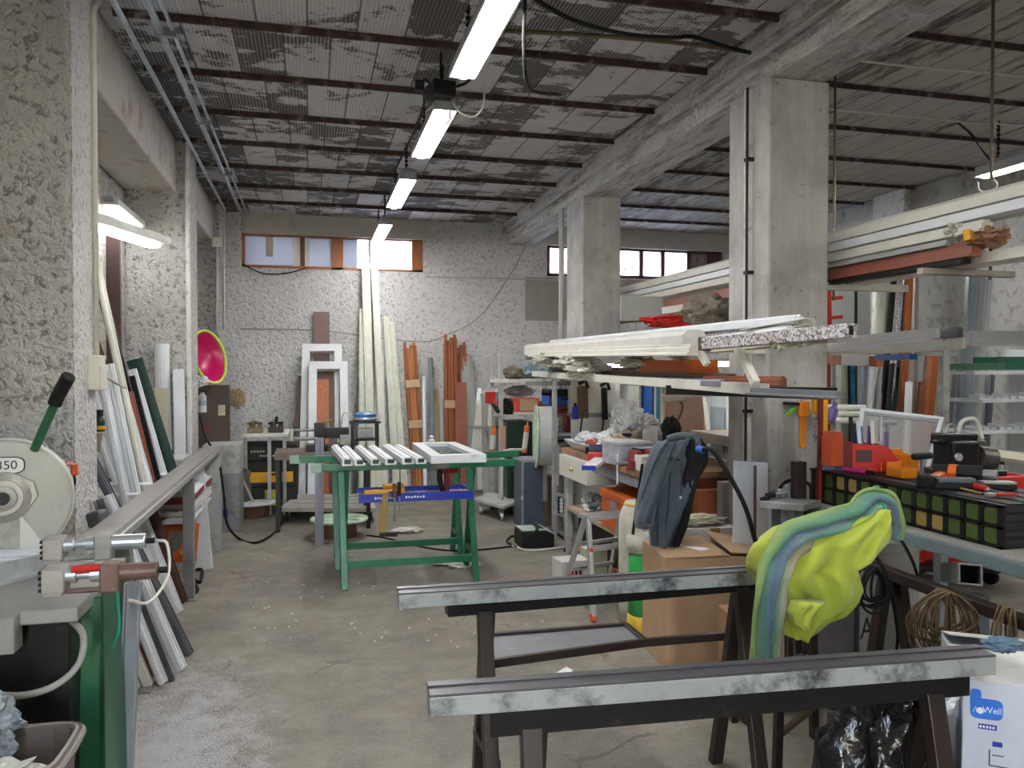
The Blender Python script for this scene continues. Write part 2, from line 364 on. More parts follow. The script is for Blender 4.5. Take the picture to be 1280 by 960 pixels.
def beamm():
    m, nt, b, P = newmat('peeling_beam', .85)
    sp = N(nt, 'ShaderNodeMapping'); sp.inputs['Scale'].default_value = (6, .7, 6); nt.links.new(P, sp.inputs[0])
    a = mapr(nt, noise(nt, sp.outputs[0], 2.2, 8, .75), .48, .60); w = mapr(nt, noise(nt, P, 5, 8, .8, .6), .50, .58)
    c = mixc(nt, a, (.52, .51, .48), (.22, .195, .165)); c = mixc(nt, math_(nt, 'MULTIPLY', w, .6), c, (.60, .60, .60))
    rust = mapr(nt, noise(nt, sp.outputs[0], 3.4, 5, .7), .66, .72); c = mixc(nt, rust, c, (.16, .08, .05))
    nt.links.new(c, b.inputs['Base Color']); bump(nt, b, math_(nt, 'ADD', noise(nt, P, 30, 6), w), .7, .012); return m
BEAM = beamm()
def ceilm():
    m, nt, b, P = newmat('hollow_tile_ceiling', .9); L = nt.links.new
    s = N(nt, 'ShaderNodeSeparateXYZ'); L(P, s.inputs[0]); x, y = s.outputs[0], s.outputs[1]
    ty = math_(nt, 'DIVIDE', math_(nt, 'SUBTRACT', y, .63), .8); row = math_(nt, 'FLOOR', ty)
    xo = math_(nt, 'MULTIPLY_ADD', row, .137, x); tx = math_(nt, 'DIVIDE', xo, .27); colm = math_(nt, 'FLOOR', tx)
    cv = N(nt, 'ShaderNodeCombineXYZ'); L(row, cv.inputs[0]); L(colm, cv.inputs[1])
    wn = N(nt, 'ShaderNodeTexWhiteNoise', noise_dimensions='2D'); L(cv.outputs[0], wn.inputs['Vector']); tile = wn.outputs[0]
    jx = math_(nt, 'ABSOLUTE', math_(nt, 'SUBTRACT', math_(nt, 'FRACT', tx), .5)); joint = mapr(nt, jx, .472, .49)
    wob = noise(nt, P, 6, 3); fl = math_(nt, 'SINE', math_(nt, 'MULTIPLY', math_(nt, 'MULTIPLY_ADD', wob, .006, x), 2*pi/.0215)); flute = mapr(nt, fl, -.2, .6)
    clay = mixc(nt, tile, (.15, .143, .137), (.40, .39, .38)); grey = mixc(nt, flute, (.085, .08, .077), clay)
    left = mapr(nt, x, 2.4, 2.9, 1., 0.)
    sp = N(nt, 'ShaderNodeMapping'); sp.inputs['Scale'].default_value = (1, 1.6, 1); L(P, sp.inputs[0])
    pl = noise(nt, sp.outputs[0], 2.4, 10, .74, .35); pl2 = math_(nt, 'MULTIPLY_ADD', tile, .16, pl)
    thr = math_(nt, 'SUBTRACT', pl2, math_(nt, 'MULTIPLY', left, .06)); plm = mapr(nt, thr, .49, .525)
    white = mixc(nt, noise(nt, P, 9, 8, .7), (.52, .51, .50), (.70, .69, .68)); white = mixc(nt, math_(nt, 'MULTIPLY', math_(nt, 'SUBTRACT', 1., flute), .25), white, (.28, .26, .25))
    # right-hand bay: still mostly limewashed, peeling in streaks along the tiles
    sp2 = N(nt, 'ShaderNodeMapping'); sp2.inputs['Scale'].default_value = (5, .9, 1); L(P, sp2.inputs[0])
    pr = math_(nt, 'MULTIPLY_ADD', mapr(nt, x, 2.7, 5.2, .08, -.07), 1., noise(nt, sp2.outputs[0], 1.3, 9, .72)); prm = mapr(nt, pr, .52, .60)
    farr = mapr(nt, y, 5., 8.5, 0., .5); prm = math_(nt, 'MAXIMUM', prm, math_(nt, 'MULTIPLY', farr, mapr(nt, noise(nt, sp2.outputs[0], 2.2, 6, .6), .4, .55)))
    right = mixc(nt, prm, mixc(nt, noise(nt, P, 4, 6), (.42, .405, .37), (.54, .52, .48)), (.14, .12, .10))
    c = mixc(nt, left, right, mixc(nt, plm, grey, white))
    rust = mapr(nt, math_(nt, 'ABSOLUTE', math_(nt, 'SUBTRACT', math_(nt, 'FRACT', ty), .5)), .44, .5); rr = math_(nt, 'MULTIPLY', rust, mapr(nt, noise(nt, P, 3, 6), .4, .65))
    c = mixc(nt, math_(nt, 'MULTIPLY', rr, .7), c, (.13, .065, .045)); c = mixc(nt, math_(nt, 'MULTIPLY', joint, .8), c, (.04, .034, .03))
    L(c, b.inputs['Base Color']); h = math_(nt, 'MULTIPLY_ADD', math_(nt, 'MAXIMUM', plm, math_(nt, 'SUBTRACT', 1., left)), .8, math_(nt, 'MULTIPLY', flute, .5)); bump(nt, b, h, .7, .01); return m
CEIL = ceilm()
def floorm():
    m, nt, b, P = newmat('worn_concrete_floor', .7); L = nt.links.new
    big = mapr(nt, noise(nt, P, .9, 8, .65, .5), .34, .66); med = mapr(nt, noise(nt, P, 4.5, 9, .75), .4, .62)
    c = mixc(nt, big, (.165, .147, .118), (.30, .272, .225)); c = mixc(nt, math_(nt, 'MULTIPLY', med, .45), c, (.13, .115, .095))
    fine = mapr(nt, noise(nt, P, 55, 4, .7), .55, .66); c = mixc(nt, math_(nt, 'MULTIPLY', fine, .35), c, (.42, .40, .36))
    dk = mapr(nt, noise(nt, P, 85, 2), .68, .72); c = mixc(nt, math_(nt, 'MULTIPLY', dk, .7), c, (.07, .06, .05))
    vo = N(nt, 'ShaderNodeTexVoronoi', feature='DISTANCE_TO_EDGE', Scale=.75); wv = N(nt, 'ShaderNodeVectorMath', operation='MULTIPLY_ADD'); 
    nn = N(nt, 'ShaderNodeTexNoise', Scale=4.0, Detail=8.0); L(P, nn.inputs['Vector']); L(nn.outputs[1], wv.inputs[0]); wv.inputs[1].default_value = (.35, .35, 0); L(P, wv.inputs[2]); L(wv.outputs[0], vo.inputs['Vector'])
    crack = mapr(nt, vo.outputs[0], .0, .006, 1, 0); cm = math_(nt, 'MULTIPLY', crack, mapr(nt, noise(nt, P, 1.1, 2), .5, .56)); c = mixc(nt, math_(nt, 'MULTIPLY', cm, .75), c, (.08, .07, .06))
    # aluminium and plastic sawdust spilled below the saw bench
    s = N(nt, 'ShaderNodeSeparateXYZ'); L(P, s.inputs[0]); dx = math_(nt, 'DIVIDE', math_(nt, 'ADD', s.outputs[0], .62), .62); dy = math_(nt, 'DIVIDE', math_(nt, 'SUBTRACT', s.outputs[1], 3.2), 1.7)
    dist = math_(nt, 'ADD', math_(nt, 'MULTIPLY', dx, dx), math_(nt, 'MULTIPLY', dy, dy)); fall = mapr(nt, dist, .0, 1.25, .47, .22)
    sd = mapr(nt, math_(nt, 'SUBTRACT', fall, math_(nt, 'MULTIPLY_ADD', noise(nt, P, 9, 6, .7), .25, math_(nt, 'MULTIPLY', noise(nt, P, 120, 3), .55))), -.02, .05); c = mixc(nt, math_(nt, 'MULTIPLY', sd, .62), c, (.52, .53, .57))
    L(c, b.inputs['Base Color']); L(mapr(nt, med, 0, 1, .62, .8), b.inputs['Roughness'])
    bump(nt, b, math_(nt, 'ADD', noise(nt, P, 30, 8, .7), math_(nt, 'MULTIPLY', cm, -1.5)), .35, .008); return m
FLOOR = floorm()
LINTEL = mat('painted_lintel', (.50, .48, .43), .7, var=.05, dirt=(.4, .38, .34), dirt_amt=.15)
JOIST = mat('rusty_joist', (.07, .04, .035), .7, .2, var=.5, scale=12, dirt=(.30, .27, .24), dirt_amt=.35, dscale=6)
X0, X1, YB, CZ = -1.47, 6.6, 10.2, 3.45; YF = -3.6
struct('floor', MB().bb(X0-.2, YF-3, -.15, X1+.2, YB+.2, 0), FLOOR)
struct('ceiling', MB().bb(X0-.2, YF, CZ, X1+.2, YB+.2, CZ+.15), CEIL)
struct('wall_left', MB().bb(X0-.2, YF, 0, X0, YB, CZ), PLASTER)
struct('wall_right', MB().bb(X1, YF, 0, X1+.2, YB, CZ), SMOOTHP)
# back wall with its two high openings
w = MB()
W1 = (-.80, 1.40); W2 = (3.05, 5.62); WZ0, WZ1 = 2.79, 3.20
w.bb(X0-.2, YB, 0, X1+.2, YB+.25, WZ0); w.bb(X0-.2, YB, WZ0, W1[0], YB+.25, CZ); w.bb(W1[1], YB, WZ0, W2[0], YB+.25, CZ); w.bb(W2[1], YB, WZ0, X1+.2, YB+.25, CZ)
w.bb(W1[0], YB+.02, WZ1, W1[1], YB+.25, CZ); w.bb(W2[0], YB+.02, WZ1, W2[1], YB+.25, CZ)
struct('wall_back', w, PLASTERB)
struct('trim_1', MB().bb(W1[0], YB-.02, WZ1, W1[1]+.06, YB+.02, CZ), LINTEL, bevel=.006)
struct('trim_2', MB().bb(W2[0], YB-.02, WZ1, W2[1]+.1, YB+.02, CZ), LINTEL, bevel=.006)
struct('trim_3', MB().bb(W2[0]-.3, YB-.012, 2.2, W2[1]+.4, YB, WZ0-.02), mat('grey_render', (.30, .29, .25), .8, var=.1))
# unseen street side: gate added and left ajar to bring daylight onto the foreground
w = MB(); w.bb(X0-.2, YF-.25, 0, -.6, YF, CZ); w.bb(4.2, YF-.25, 0, X1+.2, YF, CZ); w.bb(-.6, YF-.25, 3.15, 4.2, YF, CZ); struct('wall_front', w, SMOOTHP)
dg_ = MB()
for i in range(21): dg_.bb(-.33, YF-.12, .15*i, 4.2, YF-.08, .15*i+.147)
struct('door_1', dg_, LGREYP, bevel=.006)
# pillars and beams
for i, (a, b) in enumerate([(.84, 1.28), (3.98, 4.38), (7.13, 7.60)]):
    struct('pillar', MB().bb(X0, a, 0, -1.04 if i < 2 else -.97, b, CZ), PLASTER, bevel=.02)
struct('pillar', MB().bb(X0, 9.7, 0, -1.0, YB, CZ), PLASTER, bevel=.02)
for a, b in [(.84, 1.28), (3.985, 4.43), (7.13, 7.62)]:
    struct('pillar', MB().bb(2.48, a, 0, 2.862, b, 3.18), CONC, bevel=.012)
for a, b in [(.84, 1.28), (3.985, 4.43), (7.13, 7.62)]:
    struct('pillar', MB().bb(6.02, a, 0, X1, b, CZ), SMOOTHP, bevel=.012)
struct('ceiling_beam', MB().bb(X0, 4.0, 3.02, -1.07, YB, CZ), mat('flaking_limewash', (.50, .47, .42), .85, var=.12, scale=4, dirt=(.30, .24, .18), dirt_amt=.45, dscale=4, bump=.4, bscale=25), bevel=.015)
w = MB().bb(2.50, YF, 3.18, 2.84, YB, CZ); w.bb(2.44, YF, 3.30, 2.50, YB, CZ); w.bb(2.84, YF, 3.28, 2.95, YB, CZ); struct('ceiling_beam', w, BEAM, bevel=.01)
struct('ceiling_beam', MB().bb(6.1, YF, 3.12, X1, YB, CZ), mat('limewashed_beam', (.42, .41, .37), .85, var=.15, dirt=(.2, .18, .16), dirt_amt=.35), bevel=.012)
struct('trim_90', MB().bb(-1.042, 3.99, 0, -1.034, 4.37, CZ), plaster('whitewashed_edge', (.72, .71, .68), (.33, .32, .30), (.60, .58, .52), .8, 34), bevel=.002)
struct('trim_91', MB().bb(-1.0, 7.10, 0, -.962, 7.14, CZ), SMOOTHP, bevel=.01)
k = 4
y = .63-.8*5
while y < YB:
    struct('trim_%d' % k, MB().bar((-1.0, y, CZ-.012), (2.44, y+.01, CZ-.012), .045, .05, 'T', up=(0, 0, -1)), JOIST); k += 1
    struct('trim_%d' % k, MB().bar((2.95, y+.02, CZ-.01), (6.1, y+.04, CZ-.01), .04, .04, 'T', up=(0, 0, -1)), JOIST); k += 1
    y += .8
# window 1: orange timber frame, sliding panes
WOODF = mat('window_orange_wood', (.36, .12, .03), .4, var=.2, scale=6, stretch=(8, 8, 8))
FROST = bpy.data.materials.new('dull_blue_pane'); FROST.use_nodes = True; nt = FROST.node_tree; nt.nodes.clear()
_o = N(nt, 'ShaderNodeOutputMaterial'); _t = N(nt, 'ShaderNodeBsdfTranslucent'); _d = N(nt, 'ShaderNodeBsdfDiffuse'); _x = N(nt, 'ShaderNodeMixShader')
_t.inputs[0].default_value = (.42, .46, .50, 1); _d.inputs[0].default_value = (.42, .46, .5, 1); _x.inputs[0].default_value = .25
nt.links.new(_d.outputs[0], _x.inputs[1]); nt.links.new(_t.outputs[0], _x.inputs[2]); nt.links.new(_x.outputs[0], _o.inputs[0])
PANEW = mat('white_pane_strip', (.75, .75, .75), .5)
w1 = thing('window_1', None, None, (W1[0], YB, WZ0)); w1['kind'] = 'structure'
f = MB(); f.bb(W1[0], YB+.02, WZ0, W1[1], YB+.12, WZ0+.035); f.bb(W1[0], YB+.02, WZ0, W1[0]+.035, YB+.12, WZ1); f.bb(1.26, YB+.02, WZ0, W1[1], YB+.12, WZ1); f.bb(.26, YB+.02, WZ0, .40, YB+.10, WZ1); f.bb(W1[0], YB+.02, WZ1-.02, W1[1], YB+.12, WZ1)
f.build('window_frame', WOODF, w1, bevel=.003)
MB().bb(W1[0]+.03, YB+.07, WZ0+.03, .26, YB+.08, WZ1-.02).build('left_pane', FROST, w1)
MB().bb(-.20, YB+.055, WZ0+.03, .0, YB+.068, WZ1-.02).build('pane_strip', PANEW, w1)
MB().bb(-.115, YB+.045, WZ0+.03, -.06, YB+.056, WZ1-.02).build('sash_bar', BROWN, w1)
MB().bb(-.52, YB+.05, WZ0+.15, -.44, YB+.069, WZ1-.03).build('vent_slot', BEIGE, w1, bevel=.003)
MB().bb(.40, YB+.07, WZ0+.03, .58, YB+.08, WZ1-.02).build('fixed_pane', FROST, w1)
MB().bb(.72, YB+.06, WZ0+.03, .745, YB+.09, WZ1-.02).build('sash_bar', BROWN, w1)
MB().bb(.58, YB+.075, WZ0+.03, 1.26, YB+.08, WZ1-.02).build('pane', GLASS, w1)
w2 = thing('window_2', None, None, (W2[0], YB, WZ0)); w2['kind'] = 'structure'
f = MB(); f.bb(W2[0], YB+.03, WZ0, W2[1], YB+.1, WZ0+.05); f.bb(W2[0], YB+.03, WZ1-.03, W2[1], YB+.1, WZ1)
for x in (W2[0]+.02, 4.02, 4.41, 4.73, 5.12): f.bb(x-.03, YB+.03, WZ0, x+.03, YB+.1, WZ1)
f.bb(5.42, YB+.03, WZ0, W2[1], YB+.1, WZ1)
f.build('window_frame', mat('dark_brown_frame', (.10, .035, .03), .5), w2, bevel=.003)
MB().bb(W2[0], YB+.07, WZ0+.04, 5.12, YB+.075, WZ1-.02).build('pane', GLASS, w2)
MB().bb(5.12, YB+.06, WZ0+.04, 5.45, YB+.09, WZ1-.02).build('shutter', mat('grey_brown_shutter', (.22, .19, .17), .6, var=.6, scale=14, stretch=(6, 1, .6)), w2)
gr = MB()
for a, b in (((3.55, 2.80), (3.75, 3.18)), ((3.85, 2.80), (3.98, 3.18)), ((4.08, 2.9), (4.4, 2.98))): gr.tube([(a[0], YB+.13, a[1]), (b[0], YB+.13, b[1])], .012, 6)
gr.build('grille_bar', mat('grille_iron', (.12, .06, .06), .5), w2)
# outside, beyond the two windows: the street one storey up
OUT = mat('pink_street_facade', (.78, .56, .48), .8, var=.1, scale=2); OUTW = mat('white_street_wall', (.88, .88, .9), .8)
struct('ground_outside', MB().bb(-12, YB+.26, 2.3, 16, 22, 2.62), mat('asphalt_outside', (.5, .5, .5), .9))
struct('wall_outside', MB().bb(-12, 14.2, 2.62, 16, 14.6, 9), OUT)
struct('wall_street', MB().bb(-12, 13.0, 2.62, 16, 13.1, 3.22), OUTW)
# ------------------------------------------------------------------ light
W = bpy.data.worlds.new('sky'); S.world = W; W.use_nodes = True; nt = W.node_tree
sky = N(nt, 'ShaderNodeTexSky'); sky.sky_type = 'NISHITA'; sky.sun_disc = False; sky.sun_elevation = R(48); sky.sun_rotation = R(200)
nt.links.new(sky.outputs[0], nt.nodes['Background'].inputs[0]); nt.nodes['Background'].inputs[1].default_value = 5.0
def lamp(label, X, y0, y1, z, chain=True, group='fluorescent lamps hung in a row from the ceiling'):
    t = thing('fluorescent_lamp', label, 'ceiling lamp', (X, (y0+y1)/2, z), 0, group)
    h = MB(); poly = [(-.075, .0), (-.06, .075), (.06, .075), (.075, .0), (.068, 0), (.052, .066), (-.052, .066), (-.068, 0)]
    h.prism([(X+a, y0, z+b) for a, b in poly], (0, y1-y0, 0)); refl = h.build('reflector', LGREYP, t)
    MB().bb(X-.03, y0+.08, z+.076, X+.03, y1-.08, z+.115).build('ballast_box', GREYP, t, bevel=.004)
    for ye in (y0-.004, y1-.006): MB().prism([(X+a, ye, z+b) for a, b in poly[:4]], (0, .01, 0)).build('end_cap', GREYP, refl)

    d = MB(); d.prism([(X+.045*cos(a), y0+.03, z+.02-.034*sin(a)) for a in [pi*i/8 for i in range(9)]], (0, y1-y0-.06, 0)); d.build('tube', TUBE, t, smooth=False)
    if chain:
        for yy in (y0+.15, y1-.15):
            c = MB(); c.tube([(X, yy, z+.11), (X+.01, yy, CZ)], .006, 6)
            zz = z+.12
            while zz < CZ-.02: c.lathe([(.008, -.012), (.014, -.004), (.014, .004), (.008, .012)], (X+.004, yy, zz), (0, 1, 0), 8); zz += .035
            c.build('chain', BLACK, t)
    return t
LX = .80
lamp('lit fluorescent lamp hung nearest to the camera, at the top edge of the photo', LX, 3.1, 4.28, 3.12)
lamp('lit fluorescent lamp hung second in the row, below a dark ballast and looped white wire', LX, 4.82, 5.95, 3.12)
lamp('short looking lit fluorescent lamp third in the ceiling row, before the far end', LX-.01, 6.65, 7.85, 3.12)
lamp('far end fluorescent lamp hanging just in front of the high window', LX-.02, 8.55, 9.7, 3.08)
# unseen lamps added for front light and to brighten the right-hand bay
for i, (x, y0) in enumerate([(LX, 1.2), (5.1, 7.35), (5.1, .4), (LX, -.8), (LX, -2.7)]):
    lamp(['lit fluorescent lamp of the ceiling row behind the camera', 'lit fluorescent lamp deep in the right bay, behind the near pillar', 'lit fluorescent lamp of the right bay outside the frame', 'second lit fluorescent lamp of the row behind the camera', 'last lit fluorescent lamp of the row, by the street gate'][i], x, y0, y0+1.18, 3.12)
# ================================================================== left side: saw bench, rail, leaning profiles
lamp('lit fluorescent lamp of the right bay, seen at the right edge of the photo', 5.1, 4.0, 5.2, 3.05, group='fluorescent lamps of the right bay')
# ceiling conduits
tag(MB().tube([(-.93, -3.5, 3.36), (-.93, 9.6, 3.36)], .016, 8).build('conduit_pipe', GALV, smooth=True), 'grey conduit pipe along the left ceiling beam, nearest the wall', 'pipe')
t = thing('conduit_pipe', 'thicker twin grey conduit along the ceiling left of the joists', 'pipe', (-.78, 4, 3.38))
MB().tube([(-.78, -3.5, 3.385), (-.78, 9.9, 3.385)], .02, 8).build('pipe', GALV, t, smooth=True)
MB().tube([(-.72, -3.5, 3.40), (-.72, 9.9, 3.40)], .011, 8).build('thin_pipe', LGREYP, t, smooth=True)
b = MB()
for yy in (1.5, 3.1, 4.7, 6.3, 7.9): b.bb(-.81, yy, 3.36, -.70, yy+.03, 3.41)
b.build('clamp', STEEL, t)
tag(MB().tube([(-1.025, 4.33, 1.62), (-1.025, 4.33, 3.3), (-1.0, 4.33, 3.36)], .016, 8).build('conduit_pipe', WALLBOX, smooth=True), 'pale upright conduit on the edge of the near left pillar', 'pipe')
t = thing('junction_box', 'cream junction box at the foot of the upright conduit on the near left pillar', 'junction box', (-1.03, 4.30, 1.45))
MB().bb(-1.04, 4.22, 1.45, -.985, 4.345, 1.62).build('body', WALLBOX, t, bevel=.006)
MB().bb(-.987, 4.225, 1.455, -.978, 4.34, 1.57).build('lid', WALLBOX, t, bevel=.003)
p = at(0, 260, d=3.9); q = at(108, 274, d=4.0)
cable('power_cable', 'white cable stretched across the near pillar to the wall lamp', [p+V((-.5, 0, .06)), p, (p+q)/2+V((0, 0, -.012)), q], .008, WCABLE)
# wall lamps
def wall_lamp(label, a, b, wd=.09, tilt=0):
    a, b = V(a), V(b); t = thing('wall_lamp', label, 'lamp', tuple((a+b)/2), 0, 'fluorescent lamps on the left wall'); ax = (b-a).normalized(); sd = V((ax.y, -ax.x, 0)).normalized()
    MB().bar(a, b, wd, .05, up=(0, 0, 1)).build('housing', mat('lamp_housing', (.55, .56, .52), .4), t, bevel=.008)
    dn = V((0, 0, -.037)); MB().bar(a+ax*.08+dn, b-ax*.08+dn, wd*.8, .03).build('tube', TUBEW, t, bevel=.01)
    MB().bar(a-ax*.03+V((0, 0, .01)), a+ax*.03+V((0, 0, .01)), wd*.5, .035).build('connector', GREYP, t, bevel=.004); return t
wall_lamp('lit batten lamp sticking out from the near left pillar', at(112, 272, d=3.95), at(204, 302, d=4.55), .10)
wall_lamp('lit batten lamp behind the one on the near left pillar, higher up the wall', at(136, 251, X=-1.34), at(172, 280, X=-1.34), .12)
# tall brown strip and other things against the recessed wall and second pillar
stick('brown_profile', 'tall dark brown profile standing in the left recess, below the wall lamps', 'profile', (-1.40, 6.5, 0), (-1.43, 6.55, 2.56), .10, .05, BROWN2 if False else mat('dark_brown_film', (.075, .04, .035), .4, var=.1), 'win')
ZSH = .74
t = thing('low_rack', 'low grey ledge behind the support rail on which the upper profiles stand', 'rack', (-1.2, 5.4, 0))
MB().bb(-1.45, 4.5, ZSH-.03, -.90, 6.3, ZSH).build('ledge', LGREYP, t, bevel=.003)
for y in (4.55, 5.4, 6.25): MB().bar((-1.40, y, 0), (-1.40, y, ZSH-.03), .05, .05).build('leg', GREYP, t)
def lean(name, label, b, tpx, Y, w, h, m, sec='box', group=None, dy=.0, floor=True, cat='profile', roll=0, bevel=.0015):
    p0 = at(*b, Y=Y); p1 = at(*tpx, Y=Y+dy)
    if floor: k = (p0.z-ZSH)/(p1.z-p0.z); p0 = p0-(p1-p0)*k; p0.z = ZSH+.004
    return stick(name, label, cat, p0, p1, w, h, m, sec, group, bevel, up=(0, -1, 0), roll=roll)
G1 = 'profiles leaning behind the support rail'
def lean2(label, b, tpx, w, h, m, sec='box', group=G1, tz=2.1, nm='profile'):
    """leans from a floor point through a second seen point until it meets the wall"""
    p0 = at(*b, Z=0); p0.z = .004; p1 = at(*tpx, Y=p0.y); d = p1-p0; k = min(((-1.36 if p0.y > 4.43 else -1.0)-p0.x)/d.x, tz/d.z)
    return stick(nm, label, 'profile', p0, p0+d*k, w, h, m, sec, group, up=(0, -1, 0))
lean2('dark grey profile foot standing furthest out on the floor, right of the white ones', (237, 819), (181, 706), .045, .05, mat('dark_grey_profile', (.12, .125, .15), .4, .2), 'win')
lean2('white profile leaning next to the dark grey one, its foot on the sawdust', (226, 838), (172, 712), .06, .05, PVC, 'win')
lean2('wide grey profile leaning between two white ones by the rail post', (214, 851), (160, 715), .05, .04, mat('mid_grey_profile', (.22, .23, .25), .4, .2), 'U')
lean2('white profile leaning left of the wide grey one, foot in the sawdust', (203, 856), (151, 722), .05, .045, PVC, 'T')
lean2('cream profile leaning close behind the rail post', (186, 858), (150, 770), .04, .04, PVCW, 'box')
lean2('thin white profile leaning nearest the rail post', (171, 861), (146, 790), .03, .04, PVC, 'box')
lean2('red brown profile leaning behind the cream one', (192, 845), (160, 764), .05, .03, TERRA, 'box')
lean2('broad white profile leaning left of the dark brown profile', (222, 767), (178, 652), .07, .05, PVC, 'win')
lean2('white profile leaning beside the broad white one', (212, 772), (166, 655), .05, .05, PVC, 'T')
lean2('dark brown profile with a red brown edge leaning right of the broad white one', (229, 754), (191, 642), .06, .04, mat('umber_film', (.09, .04, .03), .4), 'win')
# the upper ends seen above the rail
for lb, b, tp, Y, w, h, m, sec in [
    ('white profile whose top leans beside the junction box, outermost', (160, 640), (127, 472), 4.75, .045, .04, PVC, 'win'),
    ('white ribbed profile leaning second from the junction box', (172, 630), (136, 455), 4.85, .05, .04, PVC, 'rib'),
    ('long white profile reaching up towards the wall lamp', (178, 600), (120, 330), 5.0, .045, .03, PVCW, 'T'),
    ('white profile leaning left of the red brown one above the rail', (186, 615), (146, 470), 5.05, .06, .04, PVC, 'win'),
    ('black profile leaning behind the white ones under the wall lamp', (178, 560), (128, 370), 5.35, .05, .03, BLACK, 'box'),
    ('red brown profile leaning above the rail between the white and blue ones', (188, 606), (160, 490), 5.3, .055, .04, TERRA, 'win'),
    ('black profile leaning right of the red brown one above the rail', (198, 604), (164, 470), 5.45, .04, .03, BLACK, 'box'),
    ('pale blue white profile leaning left of the dark green board', (203, 596), (164, 462), 5.55, .06, .04, PVC, 'rib')]:
    lean('profile', lb, b, tp, Y, w, h, m, sec, 'profiles leaning in the recess above the rail')
t = lean('board', 'dark green board leaning in the left recess', (213, 592), (168, 449), 5.75, .10, .012, DGREEN, 'box', None, cat='board')
lean('strip', 'thin pale strip leaning along the edge of the dark green board', (219, 592), (170, 447), 5.8, .02, .015, PVCW, 'box', None, cat='strip')
# rolls and board standing against the second left pillar
tag(MB().tube([(-1.16, 7.05, .62), (-1.18, 7.07, 1.76)], .058, 14).build('plastic_roll', PVC, smooth=False, bevel=.004), 'tall white plastic roll standing against the second left pillar', 'roll')
stick('profile', 'short rounded white profile standing right of the tall white roll', 'profile', (-1.03, 6.98, .85), (-1.05, 7.05, 1.55), .085, .06, PVC, 'cap')
stick('board', 'small beige board standing behind the white roll', 'board', (-1.16, 6.9, .85), (-1.17, 6.96, 1.4), .10, .02, BEIGE)
tag(MB().bb(-1.3, 6.55, 0, -.96, 7.08, .86).build('low_cupboard', LGREYP, None, bevel=.008), 'low grey cupboard under the white rolls at the second pillar', 'cupboard')
# rack pegs
for i, (px, py, Y) in enumerate([(158, 606, 4.9), (152, 619, 4.75), (188, 594, 5.5)]):
    p = at(px, py, Y=Y); tag(MB().tube([p+V((-.25, 0, -.0)), p+V((-.03, 0, 0)), p+V((.13, 0, 0))], .011, 8).build('rack_peg', PVC, smooth=True), ['white peg of the profile rack, middle one', 'white peg of the profile rack, nearest and lowest', 'white peg of the profile rack, beside the green board'][i], 'peg', 'pegs of the left profile rack')
# ---- long support rail
t = thing('support_rail', 'long grey steel support rail running back from the mitre saw along the left wall', 'roller rail', (-.81, 5.0, 0))
MB().bar((-.82, 2.95, .87), (-.815, 7.32, .87), .115, .055, 'U', up=(0, 0, -1)).build('rail', BEAMG, t, bevel=.003)
MB().bar((-.755, 2.95, .86), (-.752, 7.32, .86), .012, .03).build('lip', ALU, t)
for y, x in ((4.18, -.875), (5.75, -.80)): MB().bar((x, y, 0), (x, y, .845), .07, .07).build('leg', STEEL, t, bevel=.004)
MB().bar((-.81, 7.2, 0), (-.81, 7.2, .845), .14, .08).build('leg', LGREYP, t, bevel=.004)
for y in (4.18, 5.75): MB().bb(-.95, y-.07, 0, -.75, y+.07, .008).build('foot_plate', STEEL, t)
# ---- mitre saw
t = thing('mitre_saw', 'big grey green mitre saw with round blade guard and green stand, at the left edge', 'saw', (-.85, 2.7, 0))
w = MB(); w.bb(-1.30, 2.40, .86, -.62, 3.0, .90); w.bb(-1.30, 2.35, .80, -.76, 2.42, .90); w.build('table', BEAMG, t, bevel=.004)
MB().bb(-1.28, 2.46, .30, -.655, 2.95, .86).build('cabinet', HBLK, t, bevel=.006)
w = MB(); 
w.prism([(-.66, 2.52, 0), (-.58, 2.52, 0), (-.595, 2.56, .88), (-.655, 2.56, .88)], (0, .02, 0)); w.prism([(-.60, 2.52, 0), (-.58, 2.52, 0), (-.595, 2.56, .88), (-.61, 2.56, .88)], (0, .34, 0)); w.bb(-.655, 2.56, .80, -.595, 2.9, .88)
w.build('leg', MGREEN, t, bevel=.004)
MB().prism([(-1.30, 2.55, 0), (-1.22, 2.55, 0), (-1.23, 2.55, .86), (-1.29, 2.55, .86)], (0, .3, 0)).build('leg', MGREEN, t, bevel=.004)
MB().bar((-.60, 2.80, .0), (-.56, 2.80, .86), .05, .03, 'U', up=(0, -1, 0)).build('leg', GREYP, t, bevel=.002)
w = MB(); w.bar((-1.05, 2.55, .93), (-.72, 2.95, .93), .05, .06, 'L'); w.bar((-1.15, 2.5, .925), (-.95, 2.45, .925), .04, .05, 'L'); w.build('fence', GALV, t, bevel=.002)
c = at(6, 625, d=2.72); ax = V((.22, -1, .02)).normalized()
G = MB().lathe([(.0, -.075), (.19, -.075), (.203, -.068), (.205, 0), (.198, .008), (.03, .012), (0, .012)], c, ax, 48).build('blade_guard', SAWG, t, smooth=False, bevel=.002)
MB().lathe([(.196, -.077), (.207, -.077), (.209, -.01), (.199, .0), (.196, .004)], c, ax, 48).build('guard_rim', SAWL, t)
sdv = ax.cross(V((0, 0, 1))).normalized() * -1
if sdv.x < 0: sdv = -sdv
upv = V((0, 0, 1))
def on(u, v, n): return c + sdv*u + upv*v + ax*n
w = MB(); w.lathe([(.085, .01), (.085, .03), (.06, .045), (.06, .05)], on(0, .012, 0), ax, 28); w.lathe([(.042, .05), (.042, .075), (.026, .08), (.026, .07)], on(0, .012, 0), ax, 24)
